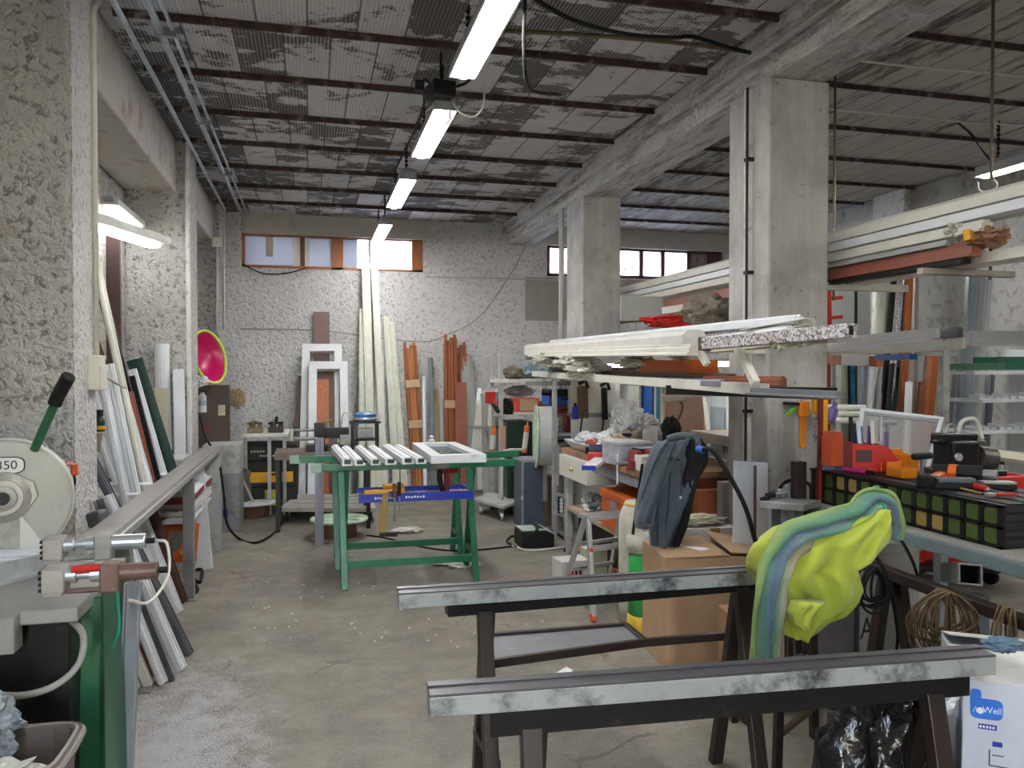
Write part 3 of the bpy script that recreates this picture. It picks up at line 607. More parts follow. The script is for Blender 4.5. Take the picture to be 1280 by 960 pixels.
w.prism([on(.0, .02, .01), on(.05, .08, .01), (on(.088, .06, .01)), on(.10, .01, .01), on(.06, -.05, .01), on(.0, -.06, .01)], ax*.022); arb = w.build('arbor_housing', CASTG, t, bevel=.003)
MB().lathe([(.0, .0725), (.022, .0725), (.022, .0745), (0, .0745)], on(0, .012, 0), ax, 18).build('arbor_bore', BLACK, arb)
w = MB()
def plate(cx, cy, hx, hy, n): return [on(cx+hx*(abs(cos(a))**.6)*(1 if cos(a) > 0 else -1), cy+hy*(abs(sin(a))**.6)*(1 if sin(a) > 0 else -1), n) for a in [2*pi*i/28 for i in range(28)]]
w.prism(plate(.0, .118, .062, .03, .0115), ax*.002); w.build('name_plate', BLACK, t)
w = MB(); w.prism(plate(.0, .118, .058, .0265, .013), ax*.002); plt = w.build('name_plate', mat('plate_metal', (.62, .62, .58), .4), t)
rot = Mx((sdv, sdv.cross(ax)*-1, ax)).transposed().to_euler()
text('350', .042, on(.008, .118, .0155), rot, BLACK, plt, 'lettering')
MB().prism([on(.045, -.05, .011), on(.20*cos(-.95), .20*sin(-.95), .011), on(.2*cos(-1.35), .2*sin(-1.35), .011)], ax*.004).build('lower_guard_blade', SAWL, t)
blade = MB(); pr = []
for i in range(120):
    a = 2*pi*i/120; r = .186 if i % 2 else .176; pr.append(on(r*cos(a), -.025+r*sin(a), -.035))
blade.prism(pr, ax*.004); blade.build('saw_blade', ALU, t)
hb_ = MB().tube([at(43, 562, d=2.72), at(70, 502, d=2.66)], .0145, 12).build('handle_bar', MGREEN, t, smooth=False)
MB().tube([at(68, 506, d=2.66), at(72, 496, d=2.655), at(86, 470, d=2.62)], .022, 14).build('grip', BLACK, hb_, bevel=.004)
w = MB(); w.bar(at(-40, 700, d=2.95), at(-10, 600, d=2.85), .12, .12); w.build('arm', SAWG, t, bevel=.01)
def piston(y, z, x0, body, label, red=None):
    w = MB(); w.bb(x0, y-.035, z-.035, x0+.055, y+.035, z+.03); w.bb(x0+.0, y-.03, z-.045, x0+.05, y+.03, z-.03)
    pp = w.build('clamp_block', CASTG, t, bevel=.003)
    g = MB()
    for k in range(4): g.bb(x0-.006, y-.036, z-.03+.016*k, x0+.002, y+.036, z-.022+.016*k)
    g.build('clamp_jaw', BLACK, pp)
    w = MB(); w.tube([(x0+.05, y, z+.005), (x0+.08, y, z+.005)], .022, 14); w.tube([(x0+.08, y, z+.005), (x0+.115, y, z+.005)], .012, 12); w.tube([(x0+.115, y, z+.005), (x0+.14, y, z+.005)], .022, 14); w.build('piston_rod', ALU, t)
    w = MB(); w.bb(x0+.14, y-.03, z-.045, x0+.19, y+.03, z+.035); w.bb(x0+.05, y-.012, z-.045, x0+.16, y+.012, z-.032); w.build('clamp_bracket', CASTG if body is not RUST else RUST, t, bevel=.006)
    cyl = MB().tube([(x0+.185, y, z+.005), (x0+.285, y, z+.005)], .024, 16).build('air_cylinder', body, t, bevel=.003)
    MB().tube([(x0+.285, y, z+.005), (x0+.31, y, z+.005)], .009, 10).build('air_fitting', BLACK, cyl)
    if red: MB().tube([(x0+.07, y-.01, z+.02), (x0+.15, y-.01, z+.022)], .012, 8).build('marker_sleeve', RED, t)
piston(2.72, 1.005, -.79, ALU, 'a'); piston(2.40, .985, -.70, RUST, 'b', True)
MB().tube(spline([(-.475, 2.72, 1.01), (-.44, 2.70, 1.0), (-.425, 2.62, .92), (-.46, 2.52, .87), (-.50, 2.44, .90), (-.40, 2.40, .985)][:5]), .005, 6).build('air_hose', WCABLE, t, smooth=True)
MB().tube(spline([at(146, 738, d=2.4), at(148, 790, d=2.42), at(128, 822, d=2.45), at(100, 832, d=2.45), at(86, 820, d=2.42), at(80, 800, d=2.42)]), .005, 6).build('air_hose', mat('green_hose', (.02, .30, .19), .4), t, smooth=True)
MB().tube(spline([at(72, 776, d=2.3), at(88, 776, d=2.25), at(104, 795, d=2.2), at(98, 830, d=2.18), at(70, 856, d=2.15), at(30, 869, d=2.12), at(-20, 868, d=2.1)]), .0095, 8).build('air_hose', mat('grey_hose', (.30, .29, .26), .5), t, smooth=True)
w = MB(); a = at(66, 776, d=2.32); w.box(a, (.055, .03, .07), .2); w.tube([a+V((-.04, -.02, .03)), a+V((.02, -.02, .03))], .014, 10); w.tube([a+V((-.03, -.02, -.01)), a+V((-.10, -.04, -.01))], .012, 10); w.build('pressure_regulator', CASTG, t, bevel=.003)
w = MB(); a = at(52, 790, d=2.28); w.tube([a, at(40, 812, d=2.27)], .010, 10); w.lathe([(.012, 0), (.02, .005), (.02, .02), (.01, .024)], at(40, 812, d=2.27), (-.3, 0, -1), 6); w.build('filter_bowl', mat('amber_plastic', (.5, .44, .2), .4), t)
# white profiles lying on the saw
for i in range(4):
    p = at(98-i*4, 668+i*6, d=2.95-.02*i); q = V((-1.42, 2.98-.05*i, p.z)); 
    stick('profile', ['white profile lying across the saw table, rearmost and topmost', 'white profile lying second from the rear on the saw table', 'white profile lying third from the rear on the saw table', 'white profile lying foremost on the saw table behind the guard'][i], 'profile', (q.x, 3.12-.06*i, .923), (-.80-.015*i, 3.06-.07*i, .923), .05, .04, PVC, 'win', 'white profiles lying on the saw table')
# small things on the near pillar
t = thing('wall_bracket', 'tiny pale corner shelf on the near left pillar', 'shelf', tuple(at(118, 540, X=-1.02)))
p = at(118, 541, d=4.1); t.location = p; t['_o'] = list(p)
w = MB(); w.box(p+V((0, 0, 0)), (.10, .09, .012)); w.prism([p+V((-.03, .03, -.006)), p+V((.04, .03, -.006)), p+V((0, .03, -.09))], (0, .012, 0)); w.build('shelf', mat('shelf_paint', (.42, .40, .30), .6), t, bevel=.003)
MB().prism([p+V((-.03, -.03, -.006)), p+V((.045, -.03, -.006)), p+V((.02, .02, -.10)), p+V((-.01, .02, -.10))], (0, .006, 0)).build('brace', mat('shelf_paint', (.42, .40, .30), .6), t)
t = thing('glue_bottle', 'small dark green bottle standing on the corner shelf of the near pillar', 'bottle', tuple(p+V((.025, 0, .006))))
MB().lathe([(0, 0), (.026, 0), (.027, .05), (.024, .065), (.013, .075), (.013, .08), (0, .08)], p+V((.025, 0, .006)), seg=18).build('bottle_body', DGREEN, t, smooth=True)
MB().lathe([(.018, .078), (.018, .108), (.016, .112), (0, .112)], p+V((.025, 0, .006)), seg=14).build('cap', BLACK, t)
MB().lathe([(.0275, .012), (.0278, .03)], p+V((.025, 0, .006)), seg=18).build('bottle_label', YEL, t)
tag(MB().blob(p+V((-.028, 0, .024)), (.02, .02, .02), .3, 2, 3, 3, flat=-.85).build('sponge', mat('sponge_peach', (.60, .38, .18), .8)), 'small peach coloured sponge next to the green bottle', 'sponge')
t = thing('power_plug', 'orange power plug and lead hanging on the near left pillar', 'plug', tuple(at(92, 590, d=3.55)))
p = at(93, 587, d=3.55); w = MB().box(p, (.03, .03, .05), .3); w.build('plug_body', mat('signal_orange', (.75, .13, .02), .4), t, bevel=.006)
MB().tube(spline([p+V((0, 0, -.02)), p+V((.0, 0, -.07)), at(84, 629, d=3.55)]), .005, 6).build('lead', BLACK, t, smooth=True)
MB().tube(spline([p+V((-.0, 0, .02)), at(84, 580, d=3.5), at(72, 587, d=3.45)]), .009, 6).build('connector_lead', mat('red_white_lead', (.6, .2, .16), .5), t, smooth=True)
tag(MB().bar(at(62, 585, d=3.5), at(78, 582, d=3.5), .06, .05).build('wall_socket', WALLBOX, bevel=.006), 'pale wall socket left of the orange plug', 'socket')
tag(MB().bar(at(113, 650, d=3.6), at(131, 646, d=3.6), .08, .07).build('motor_block', mat('dull_slate', (.10, .10, .115), .5), bevel=.012), 'dark grey block on the rail in front of the near pillar foot', 'block')
cable('power_cable', 'thin grey cable hanging in an arc across the junction box on the near pillar', [at(0, 497, d=3.5), at(50, 490, d=3.6), at(92, 472, d=3.8), at(118, 466, d=3.95), at(150, 482, d=4.3), at(158, 485, d=4.4)], .006, mat('grey_cable', (.35, .33, .29), .5))
# waste bin
t = thing('waste_bin', 'brown rectangular waste bin of swarf at the bottom left corner', 'bin', (-.72, 2.02, 0))
def rr(cx, cy, hx, hy, z, n=24, e=.35): return [V((cx+hx*(abs(cos(a))**e)*(1 if cos(a) > 0 else -1), cy+hy*(abs(sin(a))**e)*(1 if sin(a) > 0 else -1), z)) for a in [2*pi*i/n for i in range(n)]]
bx, by = -.735, 2.12
MB().loft([rr(bx, by, .12, .10, 0), rr(bx, by, .16, .135, .60), rr(bx, by, .175, .15, .61), rr(bx, by, .175, .15, .645), rr(bx, by, .155, .13, .645), rr(bx, by, .15, .125, .56), rr(bx, by, .12, .10, .25)]).build('bin_body', mat('brown_bin_plastic', (.13, .10, .085), .45), t, bevel=.003)
MB().loft([rr(bx, by, .178, .153, .622), rr(bx, by, .182, .157, .63), rr(bx, by, .178, .153, .64), rr(bx, by, .160, .135, .648), rr(bx, by, .160, .135, .62), rr(bx, by, .178, .153, .622)], cap=False).build('rim', mat('bin_rim', (.27, .25, .22), .5), t)
tag(MB().blob((bx-.02, by-.02, .57), (.12, .095, .05), .25, 5, 2, 4).build('swarf', mat('white_swarf', (.68, .68, .62), .8, bump=.8, bscale=90)), 'white swarf heaped inside the brown waste bin', 'swarf', None, 'stuff')
tag(MB().blob((bx-.07, by+.065, .68), (.10, .06, .075), .3, 2.5, 5, 4).build('plastic_bag', mat('speckled_film', (.20, .23, .25), .35, var=.6, scale=60, bump=.7, bscale=40)), 'crumpled bluish bag lying on the swarf in the waste bin', 'bag')
# trestle / crates between the rail and the floor further back
t = thing('paint_stand', 'orange folding steel stand below the support rail', 'stand', (-.75, 6.1, 0))
for x, nm in ((-1.02, 'leg'), (-.83, 'leg')):
    MB().bar((x-.0, 6.0, 0), (x+.03, 6.1, .45), .045, .03, 'box').build(nm, ORPAINT, t, bevel=.003)
MB().bar((-1.02, 6.0, .12), (-.81, 6.05, .40), .045, .02).build('brace', ORPAINT, t, bevel=.003)
for z in (.22, .44): MB().bb(-1.02, 6.02, z-.03, -.79, 6.06, z+.03).build('rail', ORPAINT, t, bevel=.003)
for i, (z, m, sec, lb) in enumerate([(.50, PVC, 'win', 'white profile lowest in the stack on the orange stand'), (.545, PVCW, 'rib', 'cream profile second from the bottom on the orange stand'), (.59, PVC, 'win', 'white profile third from the bottom on the orange stand'), (.635, DRED, 'box', 'dark red strip in the stack on the orange stand'), (.68, PVC, 'win', 'white profile topmost in the stack on the orange stand')]):
    stick('profile', lb, 'profile', (-.91-.01*(i % 2), 5.92+.04*(i % 3), z-.0), (-.91, 7.05, z), .22, .04, m, sec, 'profiles stacked on the orange stand')
for i, (px, py, lb) in enumerate([(243, 690, 'white board leaning under the far end of the rail, left one'), (256, 713, 'white board with two dark slots leaning under the far end of the rail')]):
    p = at(px, 712, Z=0); t = thing('board', lb, 'board', (p.x, p.y, 0), 0, 'white boards under the rail'); q = p+V((-.07, .05, .82))
    MB().bar(p, q, .12, .04, up=(0, -1, 0)).build('panel', PVC, t, bevel=.002)
    if i: 
        s = MB()
        for k in (.55, .66): r0 = p+(q-p)*k; s.box(r0+V((.0, -.022, 0)), (.014, .004, .045))
        s.build('slot', BLACK, t)
# hose coil and cables by the second pillar
pts = []
for i in range(7*16):
    a = 2*pi*i/16; r = .17+.02*sin(i*.7)+.012*(i//16 % 3); pts.append(at(259, 600, d=6.85)+V((r*.55*cos(a), .012*(i//16)-.03, r*1.35*sin(a))))
cable('hose_coil', 'grey brown hose coiled under the far end of the support rail', pts, .011, mat('hose_taupe', (.22, .20, .18), .45), 'hose', n=2)
cable('power_cable', 'black cable drooping from the far end of the rail down to the floor', [at(250, 520, d=7.0), at(258, 548, d=6.9), at(273, 575, d=6.8), at(280, 620, d=6.75), at(284, 655, d=6.8), at(300, 674, Z=.012), at(322, 678, Z=.012), at(345, 664, Z=.012), at(358, 645, Z=.012)], .011, RUB)
tag(MB().tube([at(281, 636, d=6.76), at(282, 646, d=6.77)], .022, 10).build('cable_tie', BLUE), 'violet blue clip round the drooping black cable', 'clip')
cable('power_cable', 'black cable tangle on the floor under the orange stand', [at(236, 715, Z=.012), at(252, 712, Z=.012), at(250, 728, Z=.012), at(240, 722, Z=.012), at(247, 737, Z=.012), at(241, 742, Z=.012)], .012, RUB)
# ================================================================== back wall, left half
# pink basket with a lime rim hung in the corner
t = thing('plastic_basin', 'pink plastic basin with a lime green rim hung on edge in the back left corner', 'basin', tuple(at(262, 478, d=7.6)))
c = at(262, 446, d=7.6); ax = V((.80, -.6, .25)).normalized(); sd = ax.cross(V((0, 0, 1))).normalized(); u2 = sd.cross(ax)*-1
rings = []
for r, h in [(.01, -.17), (.15, -.17), (.19, -.10), (.235, .0), (.228, .0), (.18, -.10), (.14, -.155), (.01, -.158)]:
    rings.append([c + ax*h + sd*(r*.85*cos(a)) + u2*(r*1.08*sin(a)) for a in [2*pi*i/32 for i in range(32)]])
MB().loft(rings).build('bowl', PINK, t, smooth=True)
MB().tube([c + sd*(.237*.85*cos(2*pi*i/40)) + u2*(.237*1.08*sin(2*pi*i/40)) for i in range(41)], .014, 8).build('rim', LIMER, t, smooth=True)
tag(MB().blob(at(250, 476, d=7.45), (.075, .05, .05), .3, 2.5, 8, 4).build('plastic_bag', CLEAR), 'crumpled clear bag tucked below the pink basin', 'bag')
# tool board on the side of the second pillar
t = thing('tool_board', 'dark tool board in the corner below the pink basin', 'board', tuple(at(268, 560, d=8.0)))
p = at(268, 520, d=8.0); MB().box(p, (.30, .03, .62), .3).build('panel', mat('umber_board', (.07, .05, .04), .6), t, bevel=.003)
for lb, nm, px, py, sx, sz, m, cat in [('white printed canister hanging on the tool board below the pink basin', 'canister', 253, 503, .075, .19, PVC, 'canister'), ('yellow handled clamp hanging left on the tool board', 'hand_clamp', 243, 553, .045, .12, YEL, 'clamp'), ('small beige holder on the right of the tool board', 'holder', 277, 513, .06, .10, BEIGE, 'holder'), ('dark red spool on the tool board', 'spool', 258, 535, .05, .07, DRED, 'spool')]:
    q = at(px, py, d=7.72); tt = thing(nm, lb, cat, tuple(q-V((0, 0, sz/2))))
    if nm == 'canister': MB().lathe([(0, -sz/2), (sx/2, -sz/2), (sx/2, sz*.3), (sx*.25, sz*.42), (sx*.25, sz/2), (0, sz/2)], q, seg=18).build('can_body', m, tt); MB().lathe([(sx/2+.001, -sz*.15), (sx/2+.001, sz*.1)], q, seg=18).build('can_label', mat('label_blue_grey', (.35, .4, .48), .5), tt)
    elif nm == 'spool': MB().lathe([(.035, 0), (.035, .008), (.02, .01), (.02, .05), (.035, .052), (.035, .06)], q, (0, -1, 0), 16).build('spool_body', m, tt)
    elif nm == 'holder': w = MB(); w.box(q, (sx, .04, sz)); w.box(q+V((0, -.03, -.04)), (sx, .05, .012)); w.build('bracket', m, tt, bevel=.004)
    else: w = MB(); w.tube([q+V((0, 0, .06)), q+V((0, 0, -.06))], .012, 8); w.tube([q+V((.03, 0, .05)), q+V((.02, 0, -.05))], .01, 8); w.build('handles', m, tt, smooth=True); MB().tube([q+V((.0, 0, .06)), q+V((.0, 0, .32))], .006, 6).build('bar', BRASS, tt)
stick('rod', 'thin wooden rod hanging at the left edge of the tool board', 'rod', at(241, 490, d=7.75), at(240, 560, d=7.75), .012, .012, BEIGE)
tag(MB().bb(-1.0, 8.05, .55, -.66, 8.5, .83).build('metal_box', LGREYP, None, bevel=.01), 'pale grey metal box behind the far end of the support rail', 'box')
tag(MB().bb(-1.0, 8.05, 0, -.66, 8.5, .55).build('cabinet', STEEL, None, bevel=.01), 'dull steel cabinet under the pale grey box behind the rail', 'cabinet')
# conduits on the back wall left
for px, y0, y1, lb in ((271, 300, 412, 'left of two pale conduits in the back left corner, above the basin'), (280, 262, 412, 'right of two dark cables in the back left corner, running to the ceiling')):
    tag(MB().tube([at(px, y1, Y=9.66), at(px, y0, Y=9.66)], .014, 6).build('conduit_pipe', GALV), lb, 'pipe', 'corner conduits')
tag(MB().box(at(271, 303, Y=9.67), (.10, .05, .12)).build('junction_box', WALLBOX, bevel=.006), 'small pale junction box in the back left corner near the ceiling', 'junction box')
cable('power_cable', 'thin cable sagging below the high left window', [at(303, 330, Y=10.17), at(330, 342, Y=10.17), at(360, 341, Y=10.17), at(383, 335, Y=10.17)], .008, RUB)
cable('power_cable', 'thin cable strung across the rough back wall to the far pillar', [at(300, 411, Y=10.17), at(400, 413, Y=10.16), at(520, 427, Y=10.1), at(560, 418, Y=10.1), at(600, 395, Y=10.1), at(640, 340, Y=10.1), at(660, 300, Y=10.1)], .007, mat('dusty_cable', (.25, .24, .23), .6))
stick('rail_strip', 'thin horizontal batten line across the back wall level with the window sill', 'batten', at(531, 346, Y=10.19), at(700, 350, Y=10.19), .02, .02, mat('batten_grey', (.42, .42, .41), .8))
tag(MB().blob(at(297, 497, Y=10.17), (.075, .015, .085), .6, 3.5, 12, 4).build('foam_patch', mat('tan_foam', (.40, .30, .16), .9, bump=.8, bscale=60)), 'tan expanding foam patch on the back wall left of the shelf', 'patch')
# low shelf with black tool cases
t = thing('work_table', 'small pale topped table against the back wall, with black cases below', 'table', tuple(at(338, 640, Y=8.9)))
a = at(303, 543, Y=8.8); b_ = at(358, 542, Y=8.8)
w = MB(); w.bb(a.x, 8.75, a.z-.03, b_.x+.02, 9.5, a.z); w.build('table_top', PVCW, t, bevel=.003)
for x in (a.x+.03, a.x+.27, b_.x-.02): MB().bb(x-.018, 8.78, 0, x+.018, 8.82, a.z-.03).build('leg', LGREYP, t)
for px, lb, m, k in ((319, 'brass brown small vice on the left of the back wall table', BRONZE, 0), (345, 'dark small machine on the right of the back wall table', HBLK, 1)):
    q = at(px, 542, Y=9.0); q.z = a.z; tt = thing('bench_vice', lb, 'vice', tuple(q))
    w = MB(); w.box(q+V((0, 0, .03)), (.16, .10, .06)); w.box(q+V((-.03, 0, .085)), (.06, .08, .07)); w.box(q+V((.05, 0, .075)), (.05, .07, .05)); w.tube([q+V((-.08, -.05, .1)), q+V((.08, -.05, .11))], .012, 8); w.tube([q+V((0, 0, .1)), q+V((.01, 0, .17 if k else .13))], .018, 8); w.build('casting', m, tt, bevel=.008)
    MB().tube([q+V((-.02, -.06, .06)), q+V((-.02, -.06, .15))], .007, 8).build('lever', BRASS, tt)
z = .004
CASE = [('big black tool case lowest in the stack under the back wall table', .30, None), ('black tool case with a yellow drawer, middle of the stack under the table', .28, 1), ('black tool case on top of the stack under the table', .17, None)]
cx = at(338, 620, Y=8.98).x
for lb, h, yel in CASE:
    tt = thing('tool_case', lb, 'case', (cx, 9.1, z), 0, 'stacked black tool cases'); MB().bb(cx-.29, 8.85, z, cx+.28, 9.4, z+h-.004).build('case_body', BLACK, tt, bevel=.012)
    if yel:
        dw = MB().bb(cx-.21, 8.828, z+.05, cx+.24, 8.85, z+.16).build('drawer', YEL, tt, bevel=.004)
        MB().bb(cx-.02, 8.82, z+.125, cx+.06, 8.83, z+.145).build('handle', BLACK, dw)
    if h == .30: MB().bb(cx-.05, 8.835, z+.10, cx+.12, 8.85, z+.27).build('sticker', mat('yellow_green_label', (.55, .50, .06), .5, var=.5, scale=30), tt)
    if h == .17:
        
        g = MB()
        for i in range(5): g.bb(cx-.19+i*.03, 8.846, z+.09, cx-.172+i*.03, 8.851, z+.11)
        for i in range(6): g.bb(cx-.10+i*.032, 8.846, z+.045, cx-.078+i*.032, 8.851, z+.058)
        g.build('print', mat('case_print', (.45, .45, .43), .5), tt)
    z += h
w = MB(); w.blob((cx-.30, 8.78, .30), (.12, .08, .30), .2, 2.5, 3, 4, flat=-.98); tag(w.build('sack', mat('dark_sack', (.09, .085, .08), .7, bump=.5, bscale=20)), 'dark drooping sack at the left of the black cases', 'sack')
stick('broom_handle', 'thin pale stick leaning left of the black tool cases', 'stick', at(287, 566, d=7.9), at(318, 630, d=8.3), .018, .018, mat('pale_stick', (.5, .45, .4), .5))
stick('timber_post', 'pale timber batten standing right of the black cases', 'batten', at(361, 640, Y=9.2)+V((0, 0, .06)), at(361, 545, Y=9.3), .06, .04, BEIGE)
# reel drums lying on the floor
def reel(name, label, c, r, h, m_top, m_core, tilt=0.):
    tt = thing(name, label, 'cable reel', tuple(c)); ax = V((0, sin(tilt), cos(tilt))); c = V(c)+V((0, 0, .003))
    MB().lathe([(0, 0), (r*.95, 0), (r*.95, .012), (0, .012)], c, ax, 32).build('lower_flange', mat('reel_ply', (.28, .24, .19), .7), tt)
    MB().lathe([(0, .012), (r*.62, .012), (r*.62, h), (0, h)], c, ax, 28).build('drum', m_core, tt)
    uf = MB().lathe([(0, h), (r, h), (r*1.02, h+.012), (r, h+.022), (0, h+.022)], c, ax, 36).build('upper_flange', m_top, tt)
    g = MB()
    for k in range(8): d = V((cos(k*pi/4), sin(k*pi/4), 0)); g.bar(c+ax*(h+.025)+d*r*.25, c+ax*(h+.025)+d*r*.9, .03, .006)
    g.build('spoke', GREENLBL, uf)
COREB = mat('reel_core_brown', (.16, .075, .04), .7)
reel('cable_reel', 'flat cable reel with green and white top lying by the black cases', at(315, 646, Z=0), .30, .15, PVC, COREB)
reel('cable_reel', 'flat cable reel with green top lying behind the green trestles', at(424, 672, Z=0), .26, .16, GREENLBL, COREB)
# pallet trolley
t = thing('flat_trolley', 'grey flat platform trolley behind the left legs of the green trestles', 'trolley', tuple(at(412, 648, Z=0)))
p = [at(348, 640, Z=.12), at(470, 640, Z=.12), at(465, 622, Z=.12), at(372, 622, Z=.12)]
MB().prism([q for q in p], (0, 0, .04)).build('platform', mat('worn_grey_deck', (.42, .40, .36), .6, var=.1, dirt=(.25, .22, .19), dirt_amt=.4), t, bevel=.004)
g = MB()
for k in (.3, .6, .82): g.prism([p[0]*(1-k)+p[3]*k+V((.08, -.01, .0405)), p[1]*(1-k)+p[2]*k+V((-.08, -.01, .0405)), p[1]*(1-k)+p[2]*k+V((-.08, .01, .0405)), p[0]*(1-k)+p[3]*k+V((.08, .01, .0405))], (0, 0, .004))
g.build('deck_rib', STEEL, t)
for a, b_ in ((.06, .15), (.94, .15), (.1, .85), (.9, .85)):
    q = (p[0]*(1-a)+p[1]*a)*(1-b_)+(p[3]*(1-a)+p[2]*a)*b_; w = MB().lathe([(.055, -.015), (.055, .015)], V((q.x, q.y, .056)), (1, 0, 0), 18); fk = MB().bb(q.x-.03, q.y-.02, .06, q.x+.03, q.y+.02, .12).build('fork', STEEL, t); w.build('wheel', RUB, fk)
# brown bench with milling machine
t = thing('brown_bench', 'narrow brown topped bench behind the white frames on the green trestles', 'bench', tuple(at(395, 640, Y=7.9)))
a = at(343, 566, Y=7.9); b_ = at(468, 572, Y=7.9); zt = a.z
MB().bb(a.x, 7.85, zt-.07, b_.x, 8.35, zt).build('bench_top', mat('bench_brown', (.17, .12, .10), .5, dirt=(.35, .32, .30), dirt_amt=.3), t, bevel=.004)
for x in (a.x+.03, b_.x-.06): 
    for y in (7.9, 8.3): MB().bb(x-.02, y-.02, 0, x+.02, y+.02, zt-.07).build('leg', HBLK, t)
t = thing('copy_router', 'dark copy milling machine on the brown bench in front of the white sashes', 'machine', tuple(at(410, 566, Y=8.05)))
q = at(410, 564, Y=8.05); q.z = zt
w = MB(); w.box(q+V((0, 0, .03)), (.42, .24, .06)); w.box(q+V((-.08, 0, .16)), (.10, .12, .22)); w.box(q+V((.08, 0, .17)), (.24, .10, .10)); w.build('machine_body', HBLK, t, bevel=.008)
w = MB(); w.tube([q+V((-.34, -.05, .12)), q+V((-.1, -.05, .12))], .018, 8); w.tube([q+V((-.34, -.02, .2)), q+V((-.1, -.02, .2))], .014, 8); w.box(q+V((-.34, -.04, .16)), (.03, .08, .12)); w.build('guide_rod', STEEL, t)
MB().box(q+V((.16, -.08, .10)), (.10, .06, .10)).build('vice_jaw', CASTG, t, bevel=.004); MB().tube([q+V((0, -.06, .22)), q+V((0, -.06, .29))], .016, 10).build('spindle', CASTG, t); MB().tube([q+V((-.03, -.06, .28)), q+V((.04, -.06, .30))], .012, 8).build('knob', BRASS, t)
t = thing('router_stand', 'black stand with blue lidded router beside the copy milling machine', 'machine', tuple(at(455, 560, Y=8.05)))
q = at(456, 560, Y=8.05); q.z = zt-.0
w = MB()
for x in (-.12, .12):
    for y in (-.09, .09): w.bar(q+V((x, y, 0)), q+V((x, y, .27)), .022, .022)
w.box(q+V((0, 0, .10)), (.26, .2, .02)); w.box(q+V((0, 0, .27)), (.30, .22, .02)); w.build('stand_frame', HBLK, t)
MB().lathe([(.11, .28), (.12, .30), (.11, .35), (.06, .37), (0, .37)], q, seg=20).build('lid', mat('steel_blue', (.03, .12, .28), .35), t, smooth=False); MB().lathe([(.125, .295), (.128, .31), (.125, .318)], q, seg=20).build('lid_band', ALU, t)
MB().tube(spline([q+V((-.1, 0, .3)), q+V((-.2, 0, .36)), q+V((-.24, .05, .1))]), .01, 6).build('hose', WCABLE, t, smooth=True)
MB().box(q+V((0, 0, .16)), (.16, .12, .10)).build('motor', STEEL, t, bevel=.01)
# things leaning on the back wall
G2 = 'things leaning on the back wall'
stick('board', 'mauve brown board standing tall behind the white window sashes', 'board', at(403, 560, Y=10.08)+V((0, 0, -.6)), at(402, 390, Y=10.16), .19, .03, BROWN2, 'box', None)
stick('board', 'dark red brown board leaning left of the white window sashes', 'board', at(372, 640, Y=9.75)+V((0, 0, .1)), at(379, 470, Y=10.05), .12, .03, BROWN, 'box', None)
def frame(name, label, cs, wd, dp, m, g=None, inner=None):
    """a rectangular sash from its four corners"""
    tt = thing(name, label, 'window frame', tuple(V(cs[0])), 0, g); cs = [V(c) for c in cs]; n = (cs[1]-cs[0]).cross(cs[3]-cs[0]).normalized(); cen = sum(cs, V())/4
    ins = []
    for i in range(4):
        e1 = (cs[(i+1) % 4]-cs[i]).normalized(); e2 = (cs[i-1]-cs[i]).normalized(); ins.append(cs[i]+(e1+e2)*wd)
    w = MB()
    for i in range(4):
        j = (i+1) % 4; w.prism([cs[i], cs[j], ins[j], ins[i]], n*dp)
    w.build('sash_frame', m, tt, bevel=.003)
    w = MB()
    for i in range(4):
        j = (i+1) % 4; k = lambda q: q+(cen-q).normalized()*.018
        w.prism([ins[i], ins[j], k(ins[j]), k(ins[i])], n*dp*.5)
    w.build('glazing_lip', mat('gasket_grey', (.30, .32, .34), .5), tt)
    if inner: MB().prism([q for q in ins], n*dp*.2).build('infill_panel', inner, tt)
    return tt
frame('loose_window', 'tall white window sash leaning on the back wall, the rear and taller one', [at(372, 640, Y=9.72), at(428, 640, Y=9.72), at(427, 431, Y=10.08), at(378, 431, Y=10.08)], .09, .06, PVC, 'white sashes on the back wall')
frame('loose_window', 'tall white window sash leaning in front, with a brown panel showing inside', [at(384, 645, Y=9.55), at(437, 645, Y=9.55), at(434, 453, Y=9.95), at(386, 453, Y=9.95)], .095, .06, PVC, 'white sashes on the back wall')
stick('board', 'brown board seen through the front white sash on the back wall', 'board', at(409, 640, Y=9.62), at(408, 459, Y=10.02), .24, .02, BROWN)
stick('board', 'orange brown board with a torn top edge inside the front white sash', 'board', at(403, 640, Y=9.58), at(403, 474, Y=9.93), .15, .015, WOODO)
stick('board', 'dark grey board edge standing just right of the white sashes', 'board', at(434, 640, Y=9.75), at(432, 443, Y=10.1), .10, .03, GREYBOARD)
# cream wrapped profiles to the right of the sashes
for i, (bx, tx, ty, wd, lb) in enumerate([(452, 453, 386, .075, 'cream wrapped profile leaning leftmost of the bunch by the sashes'), (466, 457, 329, .10, 'grey streaked cream profile tall enough to reach the high window'), (482, 468, 332, .085, 'tallest cream white profile standing in front of the high window'), (476, 474, 445, .12, 'broad cream wrapped profile with its top at mid wall'), (497, 483, 396, .085, 'greenish wrapped profile leaning right in the cream bunch'), (508, 489, 402, .08, 'rightmost greenish wrapped profile of the cream bunch')]):
    stick('wrapped_profile', lb, 'profile', at(bx, 636, Y=9.55+.02*i)+V((0, 0, .02)), at(tx, ty, Y=10.06+.012*i), wd, .05, CREAM if i != 2 else PVCW, 'win', 'cream wrapped profiles', up=(0, -1, 0))
